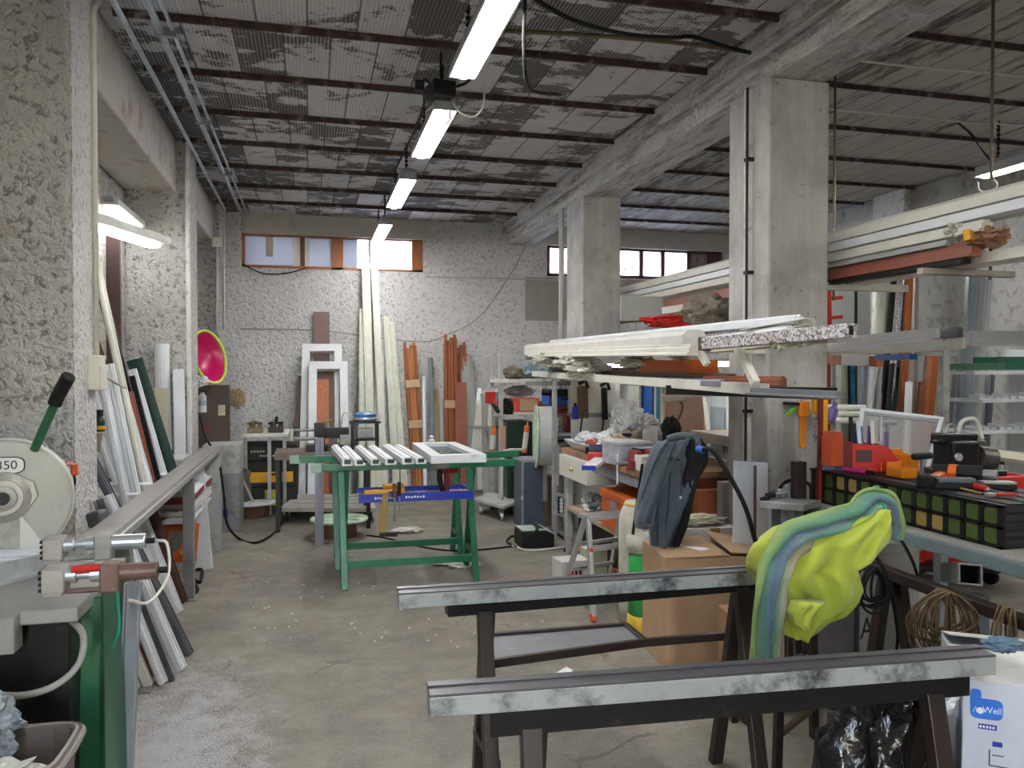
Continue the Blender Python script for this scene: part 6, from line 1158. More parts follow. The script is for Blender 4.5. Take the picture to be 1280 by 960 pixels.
stick('board', 'grey glass panel standing behind the far pillar above the rack', 'panel', at(802, 401, d=6.4), at(802, 386, d=6.4)+V((0, 0, .1)), .36, .02, GREYBOARD)
# upper rack, right of the pillars
GU = 'profiles on the upper rack'
def upr(label, z, y0, y1, w_, h_, m, sec='win', x=3.05, nm='profile'): return stick(nm, label, 'profile', (x, y0, z), (x, y1, z), w_, h_, m, sec, GU if False else None, .002)
upr('long cream white profile lying topmost on the upper rack', 2.345, 8.0, 2.62, .09, .07, PVCW, 'cap', 3.06)
upr('cream grey ribbed profile second from the top of the upper rack, shorter in front', 2.275, 8.0, 2.70, .08, .05, PVC, 'rib', 3.03)
upr('cream profile third from the top of the upper rack', 2.215, 8.0, 3.05, .08, .055, PVCW, 'win', 3.02)
upr('light wrapped profile lying behind the cream ones on the upper rack', 2.30, 7.9, 2.9, .10, .06, CREAM, 'win', 3.18)
upr('short grey profile with torn film on the upper rack above the orange ones', 2.165, 5.3, 3.25, .05, .03, GREYBOARD, 'win', 3.0)
upr('orange brown profile on the upper rack, upper one of the two', 2.135, 8.1, 3.12, .06, .045, TERRA, 'rib', 3.03)
upr('orange brown profile on the upper rack, lower front one', 2.10, 8.1, 3.08, .07, .05, TERRA, 'win', 2.99)
upr('black rail profile lying at the bottom front of the upper rack', 2.062, 8.0, 3.12, .06, .03, BLACK, 'win', 2.975)
upr('pale cream board at the very bottom of the upper rack', 2.075, 7.9, 2.85, .14, .05, PVCW, 'box', 3.13, 'board')
upr('yellow brown timber laid under the upper rack', 2.03, 8.1, 4.3, .08, .04, mat('yellow_timber', (.30, .22, .07), .6), 'box', 3.02, 'timber')
q = at(1232, 297, d=3.72); tag(MB().blob(q, (.07, .10, .045), .35, 3, 111, 4).build('brown_wrapping', mat('brown_film', (.33, .17, .10), .3, bump=.6, bscale=20)), 'brown film wrapping bunched on the end of the orange brown profiles', 'wrapping')
q = at(1196, 289, d=3.85); tag(MB().blob(q, (.05, .05, .04), .45, 3, 112, 4).build('torn_film', FOAM), 'white torn film on the upper rack left of the brown wrapping', 'film')
tag(MB().bar(at(1207, 296, d=3.7), at(1216, 294, d=3.68), .09, .05).build('yellow_tape', YEL, bevel=.003), 'yellow tape round the near end of the orange brown profiles', 'tape')
for px, lb in ((1043, 'thin iron rod hanging from the ceiling beside the near pillar'), (1239, 'thin iron rod hanging from the right bay ceiling above the upper rack')):
    q = at(px, 240, X=3.3); tag(MB().tube([V((3.3, q.y, 2.0)), V((3.3, q.y, CZ))], .008, 6).build('hanger_rod', BRONZE), lb, 'rod')
stick('beam', 'steel angle carried across under the near end of the upper rack', 'beam', (2.88, 3.3, 2.03), (3.45, 3.32, 2.03), .04, .03, mat('dusty_angle', (.36, .34, .29), .6), 'box')
# rack in the right bay: bars at head height
GR = 'bars on the right bay rack'
for i, (a, da, b_, db, w_, h_, m, lb) in enumerate([((1032, 428), 7.0, (1172, 416), 5.2, .06, .05, PVC, 'cream bar topmost left on the right bay rack'), ((1034, 436), 6.9, (1210, 424), 5.0, .06, .05, PVC, 'white bar in the middle of the right bay rack'), ((1036, 442), 6.9, (1205, 429), 5.0, .05, .05, PVCW, 'beige bar lowest on the right bay rack'), ((1165, 418), 5.4, (1200, 415), 5.0, .07, .05, mat('dark_end', (.09, .09, .11), .4), 'dark capped bar end on the right bay rack'), ((1186, 424), 5.2, (1290, 422), 4.6, .06, .07, PVC, 'white slotted bar pointing furthest right on the right bay rack'), ((1145, 424), 5.6, (1182, 420), 5.2, .06, .05, PVCW, 'beige bar end with a notch on the right bay rack')]):
    rail('profile', lb, a, da, b_, db, w_*.55, h_*1.35, m, 'win')
rail('board', 'orange timber with white tape hanging below the right bay rack', (1032, 449), 6.6, (1100, 452), 6.0, .06, .08, WOODO, 'box'); rail('strip', 'bright blue strap at the right end of the orange timber', (1098, 447), 5.9, (1142, 446), 5.5, .06, .04, BLUEM, 'box')
rail('board', 'white wrapped middle of the orange timber below the rack', (1056, 450), 6.25, (1082, 450), 6.05, .07, .085, PVC, 'box')
t = mk('rack_post', 'upright post pair carrying the right bay rack', 'rack', (5.2, 5.4, 0))
for px, d_ in ((1180, 5.3), (1046, 6.8)): q = at(px, 435, d=d_+.12); MB().bar((q.x, q.y, 0), (q.x, q.y, 1.8), .05, .05).build('post', LGREYP, t); MB().bar((q.x-.2, q.y, q.z-.04), (q.x+.1, q.y, q.z-.04), .03, .03).build('arm', LGREYP, t)
# leaning lengths against the right pillar
GL = 'lengths leaning in the right bay'
for b_, tp, Y, w_, h_, m, sec, lb in [
    ((1100, 585), (1104, 342), 6.95, .17, .04, CREAM, 'cap', 'broad cream wrapped board leaning in the right bay, left of the black ones'),
    ((1098, 590), (1119, 340), 6.85, .06, .04, BLACK, 'win', 'black profile leaning left of the marbled one'),
    ((1108, 590), (1126, 345), 6.8, .05, .04, GRAN, 'win', 'black and white marbled profile leaning in the right bay'),
    ((1112, 590), (1133, 338), 6.9, .05, .04, SLATE2, 'win', 'grey profile leaning right of the marbled one'),
    ((1125, 590), (1138, 336), 6.75, .065, .05, WOODO, 'rib', 'tall orange profile leaning against the right pillar'),
    ((1142, 590), (1146, 335), 6.95, .06, .04, mat('greige_profile', (.33, .29, .25), .5), 'win', 'tall greige profile standing right of the tall orange one'),
    ((1132, 590), (1136, 478), 6.4, .045, .045, PVC, 'box', 'white square post in front of the orange profiles'),
    ((1155, 590), (1171, 437), 6.6, .06, .05, WOODO, 'rib', 'shorter orange profile pair leaning on the right pillar, right one'),
    ((1149, 590), (1165, 439), 6.62, .05, .05, WOODP, 'win', 'shorter pale orange profile leaning just left of the right one'),
    ((1146, 590), (1160, 441), 6.7, .04, .04, BROWN, 'win', 'dark brown profile leaning behind the shorter orange ones'),
    ((1144, 590), (1153, 478), 6.55, .06, .04, TERRA, 'win', 'short terracotta profile leaning left of the shorter orange ones'),
    ((1072, 560), (1083, 448), 6.9, .05, .04, SLATE2, 'win', 'blue grey profile leaning left of the pale ones in the right bay'),
    ((1082, 575), (1092, 440), 6.85, .05, .04, PVC, 'win', 'pale profile leaning at the left of the cream wrapped board'),
    ((1090, 580), (1105, 450), 6.8, .06, .04, GALV, 'rib', 'metallic grey profile leaning in front of the cream wrapped board'),
    ((1109, 590), (1122, 460), 6.7, .05, .04, DGREEN, 'win', 'dark green profile leaning left of the orange ones'),
    ((1121, 590), (1131, 450), 6.6, .05, .05, REDBR, 'rib', 'red orange profile leaning in front of the tall orange one'),
    ((1103, 590), (1116, 455), 6.65, .045, .04, BLACK, 'win', 'short black profile leaning left of the dark green one')]:
    p0 = at(*b_, Y=Y-.25); p1 = at(*tp, Y=Y); k = p0.z/(p1.z-p0.z); p0 = p0-(p1-p0)*k; p0.z = .004
    stick('profile', lb, 'profile', p0, p1, w_, h_, m, sec, None, up=(0, -1, 0))
for lb, x0, x1, y0, m, Y in (('large pale green panel standing behind the red tool caddy', 1032, 1064, 449, PALEG, 7.4), ('black edged panel standing right of the large pale green one', 1064, 1068, 449, BLACK, 7.38), ('blue and green printed strip panel in the right bay', 1067, 1072, 449, mat('blue_green_strip', (.03, .22, .38), .4, var=.8, scale=5), 7.36)):
    a, b_ = at(x0, y0, Y=Y), at(x1, y0, Y=Y); stick('board', lb, 'panel', ((a.x+b_.x)/2, Y, .005), ((a.x+b_.x)/2, Y+.05, a.z), b_.x-a.x, .02, m, up=(0, -1, 0))
stick('board', 'grey board standing beyond the right bay rack, with a black upright strip', 'panel', at(1062, 500, Y=8.2)+V((0, 0, -1.1)), at(1062, 355, Y=8.25), .55, .03, GREYBOARD, up=(0, -1, 0)); stick('strip', 'black upright strip in front of the grey board in the right bay', 'strip', at(1070, 470, Y=8.1)+V((0, 0, -1.3)), at(1070, 357, Y=8.12), .03, .02, BLACK)
w_ = mk('hook_stand', 'red metal frame with hooks just right of the near pillar', 'frame', at(1036, 410, Y=7.0)); a, b_ = at(1035, 362, Y=7.0), at(1036, 440, Y=7.0); MB().bar(a, b_, .05, .04).build('upright', RED, w_); 
for y in (362, 374, 398): MB().bar(at(1033, y, Y=6.97), at(1052, y-2, Y=6.97), .04, .035).build('hook_bar', RED, w_)
MB().bar(V((b_.x, 7.02, 0)), V((b_.x, 7.02, b_.z)), .05, .04).build('stand', DRED, w_)
# grey lengths on the right
for i, (bx, tx, ty, w_, m, lb) in enumerate([(1200, 1217, 316, .10, SLATE2, 'tallest blue grey profile leaning behind the right shelf rack'), (1208, 1227, 343, .14, mat('fog_grey', (.22, .24, .25), .45), 'wide grey profile leaning right of the tallest blue grey one'), (1190, 1205, 430, .07, GREYP, 'dark grey profile leaning left of the tallest blue grey one'), (1216, 1236, 350, .10, GREYBOARD, 'light grey profile leaning rightmost behind the shelf rack'), (1222, 1232, 440, .06, STEEL, 'steel coloured tube leaning behind the shelf rack arms'), (1230, 1240, 470, .06, ANTH, 'anthracite profile leaning behind the shelf rack arms'), (1183, 1196, 468, .05, SLATE2, 'short slate profile leaning left of the grey ones'), (1212, 1222, 500, .07, GALV, 'short galvanised strip leaning in front of the grey ones')]):
    p0 = at(bx, 600, Y=6.1); p1 = at(tx, ty, Y=6.4); k = p0.z/(p1.z-p0.z); p0 = p0-(p1-p0)*k; p0.z = .004; stick('profile', lb, 'profile', p0, p1, w_, .05, m, 'win', None, up=(0, -1, 0))
# shelf rack with arms
t = mk('arm_rack', 'white cantilever shelf rack at the right edge with scrap on its arms', 'rack', (5.2, 5.0, 0))
a = at(1258, 480, Y=5.25); MB().bb(a.x, 5.22, 0, a.x+.5, 5.26, at(1258, 437, Y=5.25).z).build('back_panel', PVC, t, bevel=.003)
AR = []
for y, x0, m in ((464, 1209, PVC), (499, 1219, PVC), (538, 1214, PVC), (570, 1222, PVCW)):
    p = at(x0, y, Y=4.95); q_ = at(1330, y+4, Y=4.95); MB().bb(p.x, 4.88, p.z-.025, q_.x, 5.24, p.z).build('arm', m, t, bevel=.003); AR.append((p, q_))
p = AR[0][0]; tt = mk('green_trough', 'dark green metal trough lying on the top arm of the white shelf rack', 'trough', p+V((.3, 0, .01)))
MB().bar(p+V((-.04, .08, .035)), p+V((.32, .08, .035)), .20, .05, 'U').build('short_trough', mat('dull_green', (.04, .11, .06), .4), tt, bevel=.003); MB().bar(p+V((.28, .12, .06)), p+V((1.0, .12, .06)), .24, .10, 'U').build('long_trough', mat('trough_green', (.004, .085, .045), .35), tt, bevel=.003)
for i, k in enumerate((1, 2)):
    p = AR[k][0]; w = MB()
    for j in range(9): x = p.x+.02+.07*j; w.bar((x, 4.90, p.z+.012), (x+.09, 5.1+.02*(j % 3), p.z+.018+.012*(j % 2)), .035, .02)
    tag(w.build('profile_offcuts', PVC), ['white profile offcuts on the second arm of the shelf rack', 'white profile offcuts on the third arm of the shelf rack'][i], 'offcuts', None, 'stuff')
p = at(1205, 575, d=4.9); tag(MB().bar(at(1188, 560, Y=4.9), at(1290, 575, Y=4.5), .5, .03).build('beige_board', mat('cream_board', (.52, .50, .38), .6), bevel=.003), 'cream board lying under the arms of the white shelf rack', 'board')
tag(MB().bb(at(1252, 620, Y=6.2).x, 6.1, 0, 6.56, 6.45, .72).build('white_cabinet', PVCW, bevel=.004), 'cream cabinet below the white shelf rack at the right edge', 'cabinet')
w = MB()
for j in range(16): q = at(1248+3.2*j, 620, Y=5.9); w.bar((q.x, 5.9, .002), (q.x+.02, 5.92, .66+.03*sin(j*1.7)), .03, .03, 'hollow', t=.5)
tag(w.build('tube_lengths', PVC), 'row of pale tube ends standing at the right edge beyond the crate', 'tubes', None, 'stuff')
tag(MB().bb(at(1235, 610, Y=6).x, 5.95, 0, at(1255, 610, Y=6).x, 6.2, .72).build('dark_box', BLACK, bevel=.006), 'black upright box left of the cream cabinet', 'box')
# ================================================================== near right: crate table, tools, sawhorses, draped jacket
t = mk('steel_table', 'steel framed table carrying the long black crate at the right', 'table', (2.7, 2.8, 0)); ZT2 = .925
MB().bb(2.27, 1.9, ZT2-.025, 3.25, 3.55, ZT2).build('table_top', mat('dusty_top', (.30, .29, .26), .6, dirt=(.2, .19, .17), dirt_amt=.4), t, bevel=.003); MB().bb(2.25, 1.9, ZT2-.058, 2.28, 3.55, ZT2-.012).build('front_rail', mat('blue_grey_steel', (.17, .23, .25), .35, .3, var=.15), t, bevel=.003)
for x, y in ((2.30, 3.5), (3.2, 3.5), (3.2, 1.95)): MB().bar((x, y, 0), (x, y, ZT2-.03), .05, .05).build('leg', GREYP, t)
t = mk('long_crate', 'long black crate with two rows of green and tan square panels, on the steel table', 'crate', (2.5, 2.8, ZT2)); zc0, zc1 = ZT2+.002, ZT2+.155; cy0, cy1 = 2.26, 3.36
MB().bb(2.325, cy0, zc0, 2.72, cy1, zc1).build('crate_body', HBLK, t, bevel=.004)
w = MB()
for k in range(4): w.bb(2.345+.092*k, cy0, zc1, 2.415+.092*k, cy1, zc1+.004)
for k in range(5): w.bb(2.33, cy0-.004, zc0+.01+.03*k, 2.72, cy0, zc0+.03+.03*k)
w.build('top_rib', mat('rib_grey', (.02, .02, .021), .5, spec=.3), t)
n = 13; st = (cy1-cy0-.03)/n
for r in range(2):
    for k in range(n):
        y = cy1-.02-st*(k+.5); z = zc0+.04+.07*(1-r); tan = (r == 0 and k in (2, 3)) or (r == 1 and k in (8, 9)); q = []
        for i in range(16): a = 2*pi*i/16; q.append(V((2.3255, y+.029*(abs(cos(a))**.35)*(1 if cos(a) > 0 else -1), z+.028*(abs(sin(a))**.35)*(1 if sin(a) > 0 else -1))))
        o = MB().prism(q, (-.004, 0, 0)).build('square_panel', CRATEY if tan else GLASSG, t)
        if tan: o['label'] = 'tan square panel'
w = MB()
for k in range(n+1): w.bb(2.317, cy1-.02-st*k-.010, zc0, 2.326, cy1-.02-st*k+.010, zc1)
for z in (zc0, zc0+.068, zc1-.010): w.bb(2.317, cy0, z, 2.326, cy1, z+.010)
w.build('lattice_frame', HBLK, t)
ZC = zc1+.006
def oc(px, py): q = at(px, py, Z=ZC); q.z = ZC; return q
# red tool caddy
q = V((2.50, 3.16, ZC)); t = mk('tool_caddy', 'red steel tool caddy full of screwdrivers on the far end of the black crate', 'caddy', q); Mc = Mx.Rotation(-.35, 3, 'Z')
def P_(x, y, z): return q+Mc @ V((x, y, z))
w = MB()
w.prism([P_(-.10, -.06, 0), P_(.10, -.06, 0), P_(.10, -.06, .06), P_(.05, -.06, .12), P_(-.10, -.06, .13)], Mc @ V((0, .006, 0)) if False else Mc @ V((0, .004, 0)))
w.prism([P_(-.10, .06, 0), P_(.10, .06, 0), P_(.10, .06, .06), P_(.05, .06, .12), P_(-.10, .06, .13)], Mc @ V((0, .004, 0))); w.box(P_(0, 0, .003), (.2, .12, .006), -.35); w.box(P_(-.10, 0, .065), (.005, .124, .13), -.35); w.box(P_(.10, 0, .03), (.005, .124, .06), -.35); w.box(P_(.0, 0, .06), (.004, .12, .10), -.35)
w.build('caddy_body', RED, t, bevel=.002)
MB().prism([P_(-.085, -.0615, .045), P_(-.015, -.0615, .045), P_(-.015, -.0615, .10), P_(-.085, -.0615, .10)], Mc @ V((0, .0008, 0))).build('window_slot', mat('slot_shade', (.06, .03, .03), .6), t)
hcol = [BLACK, BLUE, PVC, mat('sky_handle', (.1, .35, .5), .4), PURP, PVCW, BLACK, GALV, PURP]
for i in range(9):
    a = P_(-.085+.018*i, .02*sin(i*2.2), .02); b_ = a+V((.02*sin(i*1.9), .01, .19+.035*cos(i*2.7))); tt = mk('screwdriver', ['black handled screwdriver leftmost in the red caddy', 'blue handled screwdriver second from the left in the red caddy', 'white handled screwdriver third from the left in the red caddy', 'sky blue handled screwdriver in the middle of the red caddy', 'violet handled screwdriver right of the sky blue one in the red caddy', 'cream handled screwdriver in the red caddy, right of the violet one', 'black handled screwdriver right of the cream one in the red caddy', 'grey handled screwdriver second from the right in the red caddy', 'violet handled screwdriver rightmost in the red caddy'][i], 'screwdriver', a, 'screwdrivers in the red caddy'); MB().tube([a, a+(b_-a)*.55], .003, 6).build('shaft', STEEL, tt); MB().tube([a+(b_-a)*.5, b_], .009, 8).build('handle', hcol[i], tt)
# orange organiser boxes
for i, (px, py, sx, lb, zz) in enumerate([(1104, 580, .11, 'orange open organiser box right of the red caddy', .045), (1127, 588, .07, 'smaller orange organiser box right of the first one', .04), (1131, 580, .06, 'orange box standing upright between the organisers', .075)]):
    q = oc(px, py+8); t = mk('organiser_box', lb, 'box', q, 'orange organiser boxes'); w = MB(); y_ = .05
    w.box(q+V((0, 0, .003)), (sx, .1, .006)); w.box(q+V((0, -y_, zz/2)), (sx, .005, zz)); w.box(q+V((0, y_, zz/2+.01)), (sx, .005, zz+.02)); w.box(q+V((-sx/2, 0, zz/2)), (.005, .1, zz)); w.box(q+V((sx/2, 0, zz/2)), (.005, .1, zz)); w.build('box_body', mat('organiser_orange', (.72, .22, .01), .4), t, bevel=.002)
    MB().box(q+V((0, 0, zz*.6)), (sx*.85, .085, .01)).build('contents', mat('screws_grey', (.2, .17, .13), .5, .4, var=.8, scale=120), t)
q = oc(1120, 568); t = mk('t_handle_tool', 'black T handled tool behind the orange organisers', 'tool', q); q2 = V((2.62, 2.98, ZC)); MB().tube([q2, q2+V((0, 0, .07))], .008, 8).build('shaft', STEEL, t); MB().bar(q2+V((-.05, 0, .08)), q2+V((.05, 0, .085)), .03, .03).build('handle', BLACK, t, bevel=.01)
q2 = V((2.66, 3.25, ZC)); t = mk('t_handle_tool', 'grey T handled tap wrench standing tall behind the red caddy', 'tool', q2); MB().tube([q2, q2+V((0, 0, .20))], .009, 8).build('shaft', GREYP, t); MB().bar(q2+V((-.05, 0, .21)), q2+V((.05, 0, .21)), .022, .022).build('handle', GREYP, t, bevel=.006)
q = oc(1165, 590); t = mk('cordless_drill', 'black and orange power tool lying behind the black plane on the crate', 'drill', q); q = V((2.56, 2.70, ZC)); D = V((.55, -.8, 0)).normalized(); MB().tube([q+D*-.10+V((0, 0, .04)), q+D*.08+V((0, 0, .045))], .034, 14).build('motor', BLACK, t, bevel=.005); MB().tube([q+D*.08+V((0, 0, .045)), q+D*.13+V((0, 0, .045))], .02, 12).build('chuck', STEEL, t); MB().bar(q+D*-.06+V((0, 0, .03)), q+D*-.06+V((-.13, -.07, .02)), .045, .04).build('grip', ORANGE, t, bevel=.012); MB().bar(q+D*-.06+V((-.13, -.07, .02)), q+D*-.06+V((-.18, -.10, .02)), .07, .05).build('battery', BLACK, t, bevel=.008); MB().tube([q+D*-.04+V((0, 0, .042)), q+D*-.01+V((0, 0, .043))], .0355, 14).build('orange_band', ORANGE, t)
q = V((2.50, 2.58, ZC)); t = mk('hand_plane', 'black sharpening plate and holder lying flat on the crate', 'plate', q); MB().box(q+V((0, 0, .012)), (.30, .075, .022), -.35).build('plate_body', BLACK, t, bevel=.003); MB().box(q+V((.10, -.02, .025)), (.12, .06, .006), -.35).build('polished_end', GALV, t); MB().box(q+V((-.06, .02, .032)), (.14, .05, .02), -.35).build('handle', ANTH, t, bevel=.006)
t = mk('marker_pen', 'magenta marker pen lying on the black crate in front of the red caddy', 'pen', V((2.37, 3.10, ZC))); a, b_ = V((2.36, 3.17, ZC+.010)), V((2.39, 3.05, ZC+.010)); MB().tube([a, b_], .009, 10).build('barrel', MAG, t); MB().tube([b_, b_+(b_-a).normalized()*.03], .0095, 10).build('cap', BLACK, t)
t = mk('screwdriver', 'red handled screwdriver lying on the near end of the black crate', 'screwdriver', V((2.42, 2.40, ZC))); a = oc(1210, 610); a.z += .014; b_ = oc(1234, 616); b_.z += .014; MB().tube([a, a+(b_-a)*.25, b_], .013, 10).build('handle', RED, t, bevel=.002); MB().tube([b_, b_+(b_-a)*.9], .004, 6).build('blade', STEEL, t); MB().tube([b_+(b_-a)*.02, b_+(b_-a)*.12], .007, 8).build('ferrule', ALU, t)
a = oc(1180, 607); b_ = oc(1228, 619); a.z += .006; b_.z += .006; t = mk('pencil', 'thin yellow pencil lying beside the red handled screwdriver', 'pencil', a); MB().tube([a, b_], .004, 6).build('barrel', mat('pencil_wood', (.50, .34, .10), .5), t); MB().tube([b_, b_+(b_-a).normalized()*.012], .004, 6, r2=.0008).build('tip', BLACK, t)
t = mk('pliers', 'red tipped pliers at the near end of the black crate', 'pliers', oc(1252, 625)); a = oc(1246, 622); a.z += .01; w = MB(); w.tube([a, a+V((.07, -.02, .0))], .006, 8); w.tube([a+V((0, .02, 0)), a+V((.07, .0, .0))], .006, 8); w.build('handles', RED, t); MB().box(a+V((-.02, .01, 0)), (.04, .02, .014)).build('jaws', STEEL, t, bevel=.003)
# standing bars at the far end of the crate
t = mk('spirit_level', 'dark red spirit level standing upright at the far end of the crate', 'level', V((2.36, 3.44, .93))); p0 = at(1024, 584, d=3.72); MB().bar(V((p0.x, p0.y, .93)), at(1026, 494, d=3.72), .016, .022, up=(0, -1, 0)).build('level_body', DRED, t, bevel=.002); MB().bar(at(1019, 497, d=3.76), at(1020, 518, d=3.76), .03, .02, up=(0, -1, 0)).build('yellow_end', YEL, t)
stick('spirit_level', 'narrow yellow spirit level hanging right of the dark red one', 'level', at(1030, 553, d=3.8), at(1031, 496, d=3.8), .024, .02, YEL, 'box', up=(0, -1, 0)); stick('rule', 'black and white measuring rule left of the dark red level', 'rule', at(1020, 552, d=3.85), at(1020, 518, d=3.85), .014, .008, mat('rule_print', (.4, .4, .4), .5, var=.95, scale=60), up=(0, -1, 0))
t = mk('orange_clamp', 'orange one handed clamp hanging on the near pillar with a green leaf shaped pad', 'clamp', at(1004, 560, Y=3.96)); MB().bar(at(1003, 560, Y=3.95), at(1004, 514, Y=3.95), .032, .02, up=(0, -1, 0)).build('bar', mat('clamp_orange', (.68, .20, .01), .4), t, bevel=.003); MB().bar(at(998, 511, Y=3.95), at(1011, 511, Y=3.95), .085, .025, up=(0, -1, 0)).build('head', mat('clamp_orange', (.68, .20, .01), .4), t, bevel=.004); MB().bar(at(980, 504, Y=3.95), at(998, 505, Y=3.95), .03, .018).build('trigger', BLACK, t, bevel=.004)
MB().prism([at(981, 521, Y=3.94), at(989, 511, Y=3.94), at(998, 508, Y=3.94), at(994, 514, Y=3.94), at(987, 519, Y=3.94)], (0, .01, 0)).build('green_pad', mat('leaf_green', (.15, .42, .03), .5), t)
for lb, px, py, d_, sx, sz, m, nm in [('red and orange box standing behind the red caddy', 1040, 562, 3.6, .07, .14, mat('orange_red', (.55, .08, .02), .5), 'box'), ('violet bottle leaning behind the spirit levels', 1037, 512, 3.9, .05, .10, PURP, 'bottle'), ('white rolled papers behind the red caddy', 1052, 516, 4.4, .28, .04, PVCW, 'papers')]:
    q = at(px, py, d=d_)
    if nm == 'bottle': w = MB().lathe([(0, 0), (sx/2, 0), (sx/2, sz*.65), (.012, sz*.8), (.012, sz), (0, sz)], q-V((0, 0, .06)), (.35, 0, 1), 16)
    elif nm == 'papers': 
        w = MB()
        for k in range(3): w.tube([q+V((-.16, .02*k, .035*k-.04)), q+V((.18, .02*k, .035*k-.045))], .017, 10)
    else: w = MB(); w.box(q, (sx, .06, sz), .2); w.box(q+V((0, 0, sz/2+.006)), (sx*.8, .05, .012), .2)
    tag(w.build(nm if nm != 'box' else 'carton', m, bevel=.003), lb, nm)
t = mk('tape_roll', 'blue and white tape roll at the foot of the spirit levels', 'tape', at(1034, 578, d=3.7)); q = at(1035, 577, d=3.7); MB().lathe([(.022, 0), (.036, 0), (.036, .03), (.022, .03)], q, (-.4, -1, 0), 20).build('tape_ring', PURP, t); q = at(1027, 577, d=3.74); MB().lathe([(0, -.035), (.02, -.035), (.02, .03), (0, .03)], q, seg=14).build('white_core', PVCW, t)
# key cutting machine on its red tray
q = V((2.98, 3.12, ZT2+.075)); t = mk('red_tray', 'red plastic tray under the black grinder, behind the crate', 'tray', V((2.98, 3.12, ZT2)))
MB().loft([[q+V((a*.17, b_*.13, -.06)) for a, b_ in ((-1, -1), (1, -1), (1, 1), (-1, 1))], [q+V((a*.22, b_*.16, .045)) for a, b_ in ((-1, -1), (1, -1), (1, 1), (-1, 1))], [q+V((a*.23, b_*.17, .045)) for a, b_ in ((-1, -1), (1, -1), (1, 1), (-1, 1))], [q+V((a*.23, b_*.17, .065)) for a, b_ in ((-1, -1), (1, -1), (1, 1), (-1, 1))], [q+V((a*.20, b_*.14, .065)) for a, b_ in ((-1, -1), (1, -1), (1, 1), (-1, 1))], [q+V((a*.19, b_*.13, .045)) for a, b_ in ((-1, -1), (1, -1), (1, 1), (-1, 1))]]).build('tray_body', mat('tray_red', (.60, .02, .015), .35), t, bevel=.006)
q = V((2.97, 3.12, ZT2+.125)); t = mk('bench_machine', 'black bench grinder like machine standing on the red tray', 'machine', q)
MB().box(q+V((0, 0, .02)), (.30, .20, .03), -.1).build('base', HBLK, t, bevel=.006); w = MB(); w.box(q+V((-.04, 0, .10)), (.14, .14, .14), -.1); w.box(q+V((-.05, 0, .18)), (.20, .07, .05), -.1); w.build('housing', HBLK, t, bevel=.01); w = MB(); w.tube([q+V((.06, -.02, .09)), q+V((.14, -.03, .08))], .055, 18); w.tube([q+V((.05, .02, .14)), q+V((.13, .02, .14))], .03, 14); w.build('motor', mat('oily_grey', (.10, .095, .085), .35, .5, var=.5, scale=30), t, bevel=.004); MB().tube([q+V((-.14, -.03, .17)), q+V((-.22, -.05, .17))], .008, 8).build('lever', BLACK, t); MB().lathe([(.018, 0), (.018, .012), (0, .012)], q+V((-.10, -.075, .10)), (0, -1, 0), 14).build('dial', ALU, t); MB().tube(spline([q+V((.02, .05, .16)), q+V((.03, .04, .25)), q+V((.10, .03, .26)), q+V((.14, .03, .17))]), .010, 8).build('white_hose', PVCW, t, smooth=True)
w = MB(); w.tube(spline([q+V((-.10, 0, .2)), q+V((-.08, 0, .24)), q+V((-.05, 0, .24)), q+V((-.04, 0, .2))]), .005, 6); w.build('ring', STEEL, t)
# white framed misty screen
frame('window_screen', 'white framed misty glass sash leaning behind the tools on the crate', [at(1066, 585, d=4.15), at(1158, 600, d=4.05), at(1179, 524, d=4.3), at(1075, 512, d=4.4)], .022, .02, PVC, None, MESHP)
tag(MB().bb(2.95, 3.58, .86, 3.9, 3.80, .90).build('wall_ledge', LGREYP, bevel=.004), 'narrow grey ledge behind the crate table under the misty sash', 'ledge')
# brown post and clamps left of the crate
stick('post', 'dark brown short profile standing left of the black crate', 'profile', V((at(999, 625, d=3.75).x, at(999, 625, d=3.75).y, .86)), at(999, 577, d=3.75), .06, .05, DBR, 'rib', up=(0, -1, 0))
t = mk('metal_ledge', 'grey steel ledge at the near pillar carrying bar clamps', 'ledge', at(975, 630, d=3.8)); a, b_ = at(960, 628, d=3.75), at(1016, 632, d=3.6); MB().bar(a+V((0, 0, .0)), b_, .18, .03).build('ledge', GALV, t, bevel=.003); MB().bar(V((b_.x-.05, b_.y+.05, 0)), b_+V((-.05, .05, -.01)), .05, .04).build('leg', GREYP, t); MB().bar(V((a.x+.05, a.y+.03, 0)), a+V((.05, .03, -.01)), .05, .04).build('leg', GREYP, t)
for i, (x0, y0, x1, y1, lb) in enumerate([(952, 625, 992, 617, 'grey bar clamp lying frontmost on the steel ledge by the near pillar'), (958, 620, 1002, 612, 'grey bar clamp lying behind the first on the steel ledge')]):
    a, b_ = at(x0, y0, d=3.72-.0*i), at(x1, y1, d=3.8); t = mk('bar_clamp', lb, 'clamp', a, 'bar clamps on the ledge'); MB().tube([a, b_], .008, 8).build('bar', STEEL, t); MB().tube([a, a+(b_-a)*.22], .014, 8).build('handle', BLACK, t, bevel=.002); MB().bar(a+(b_-a)*.55, a+(b_-a)*.62, .03, .07).build('jaw', GREYP, t, bevel=.003)
cable('power_cable', 'black cable arching behind the dark brown short profile', [at(968, 622, d=3.85), at(980, 604, d=3.85), at(995, 600, d=3.85), at(1012, 606, d=3.85), at(1014, 625, d=3.8)], .009, RUB)
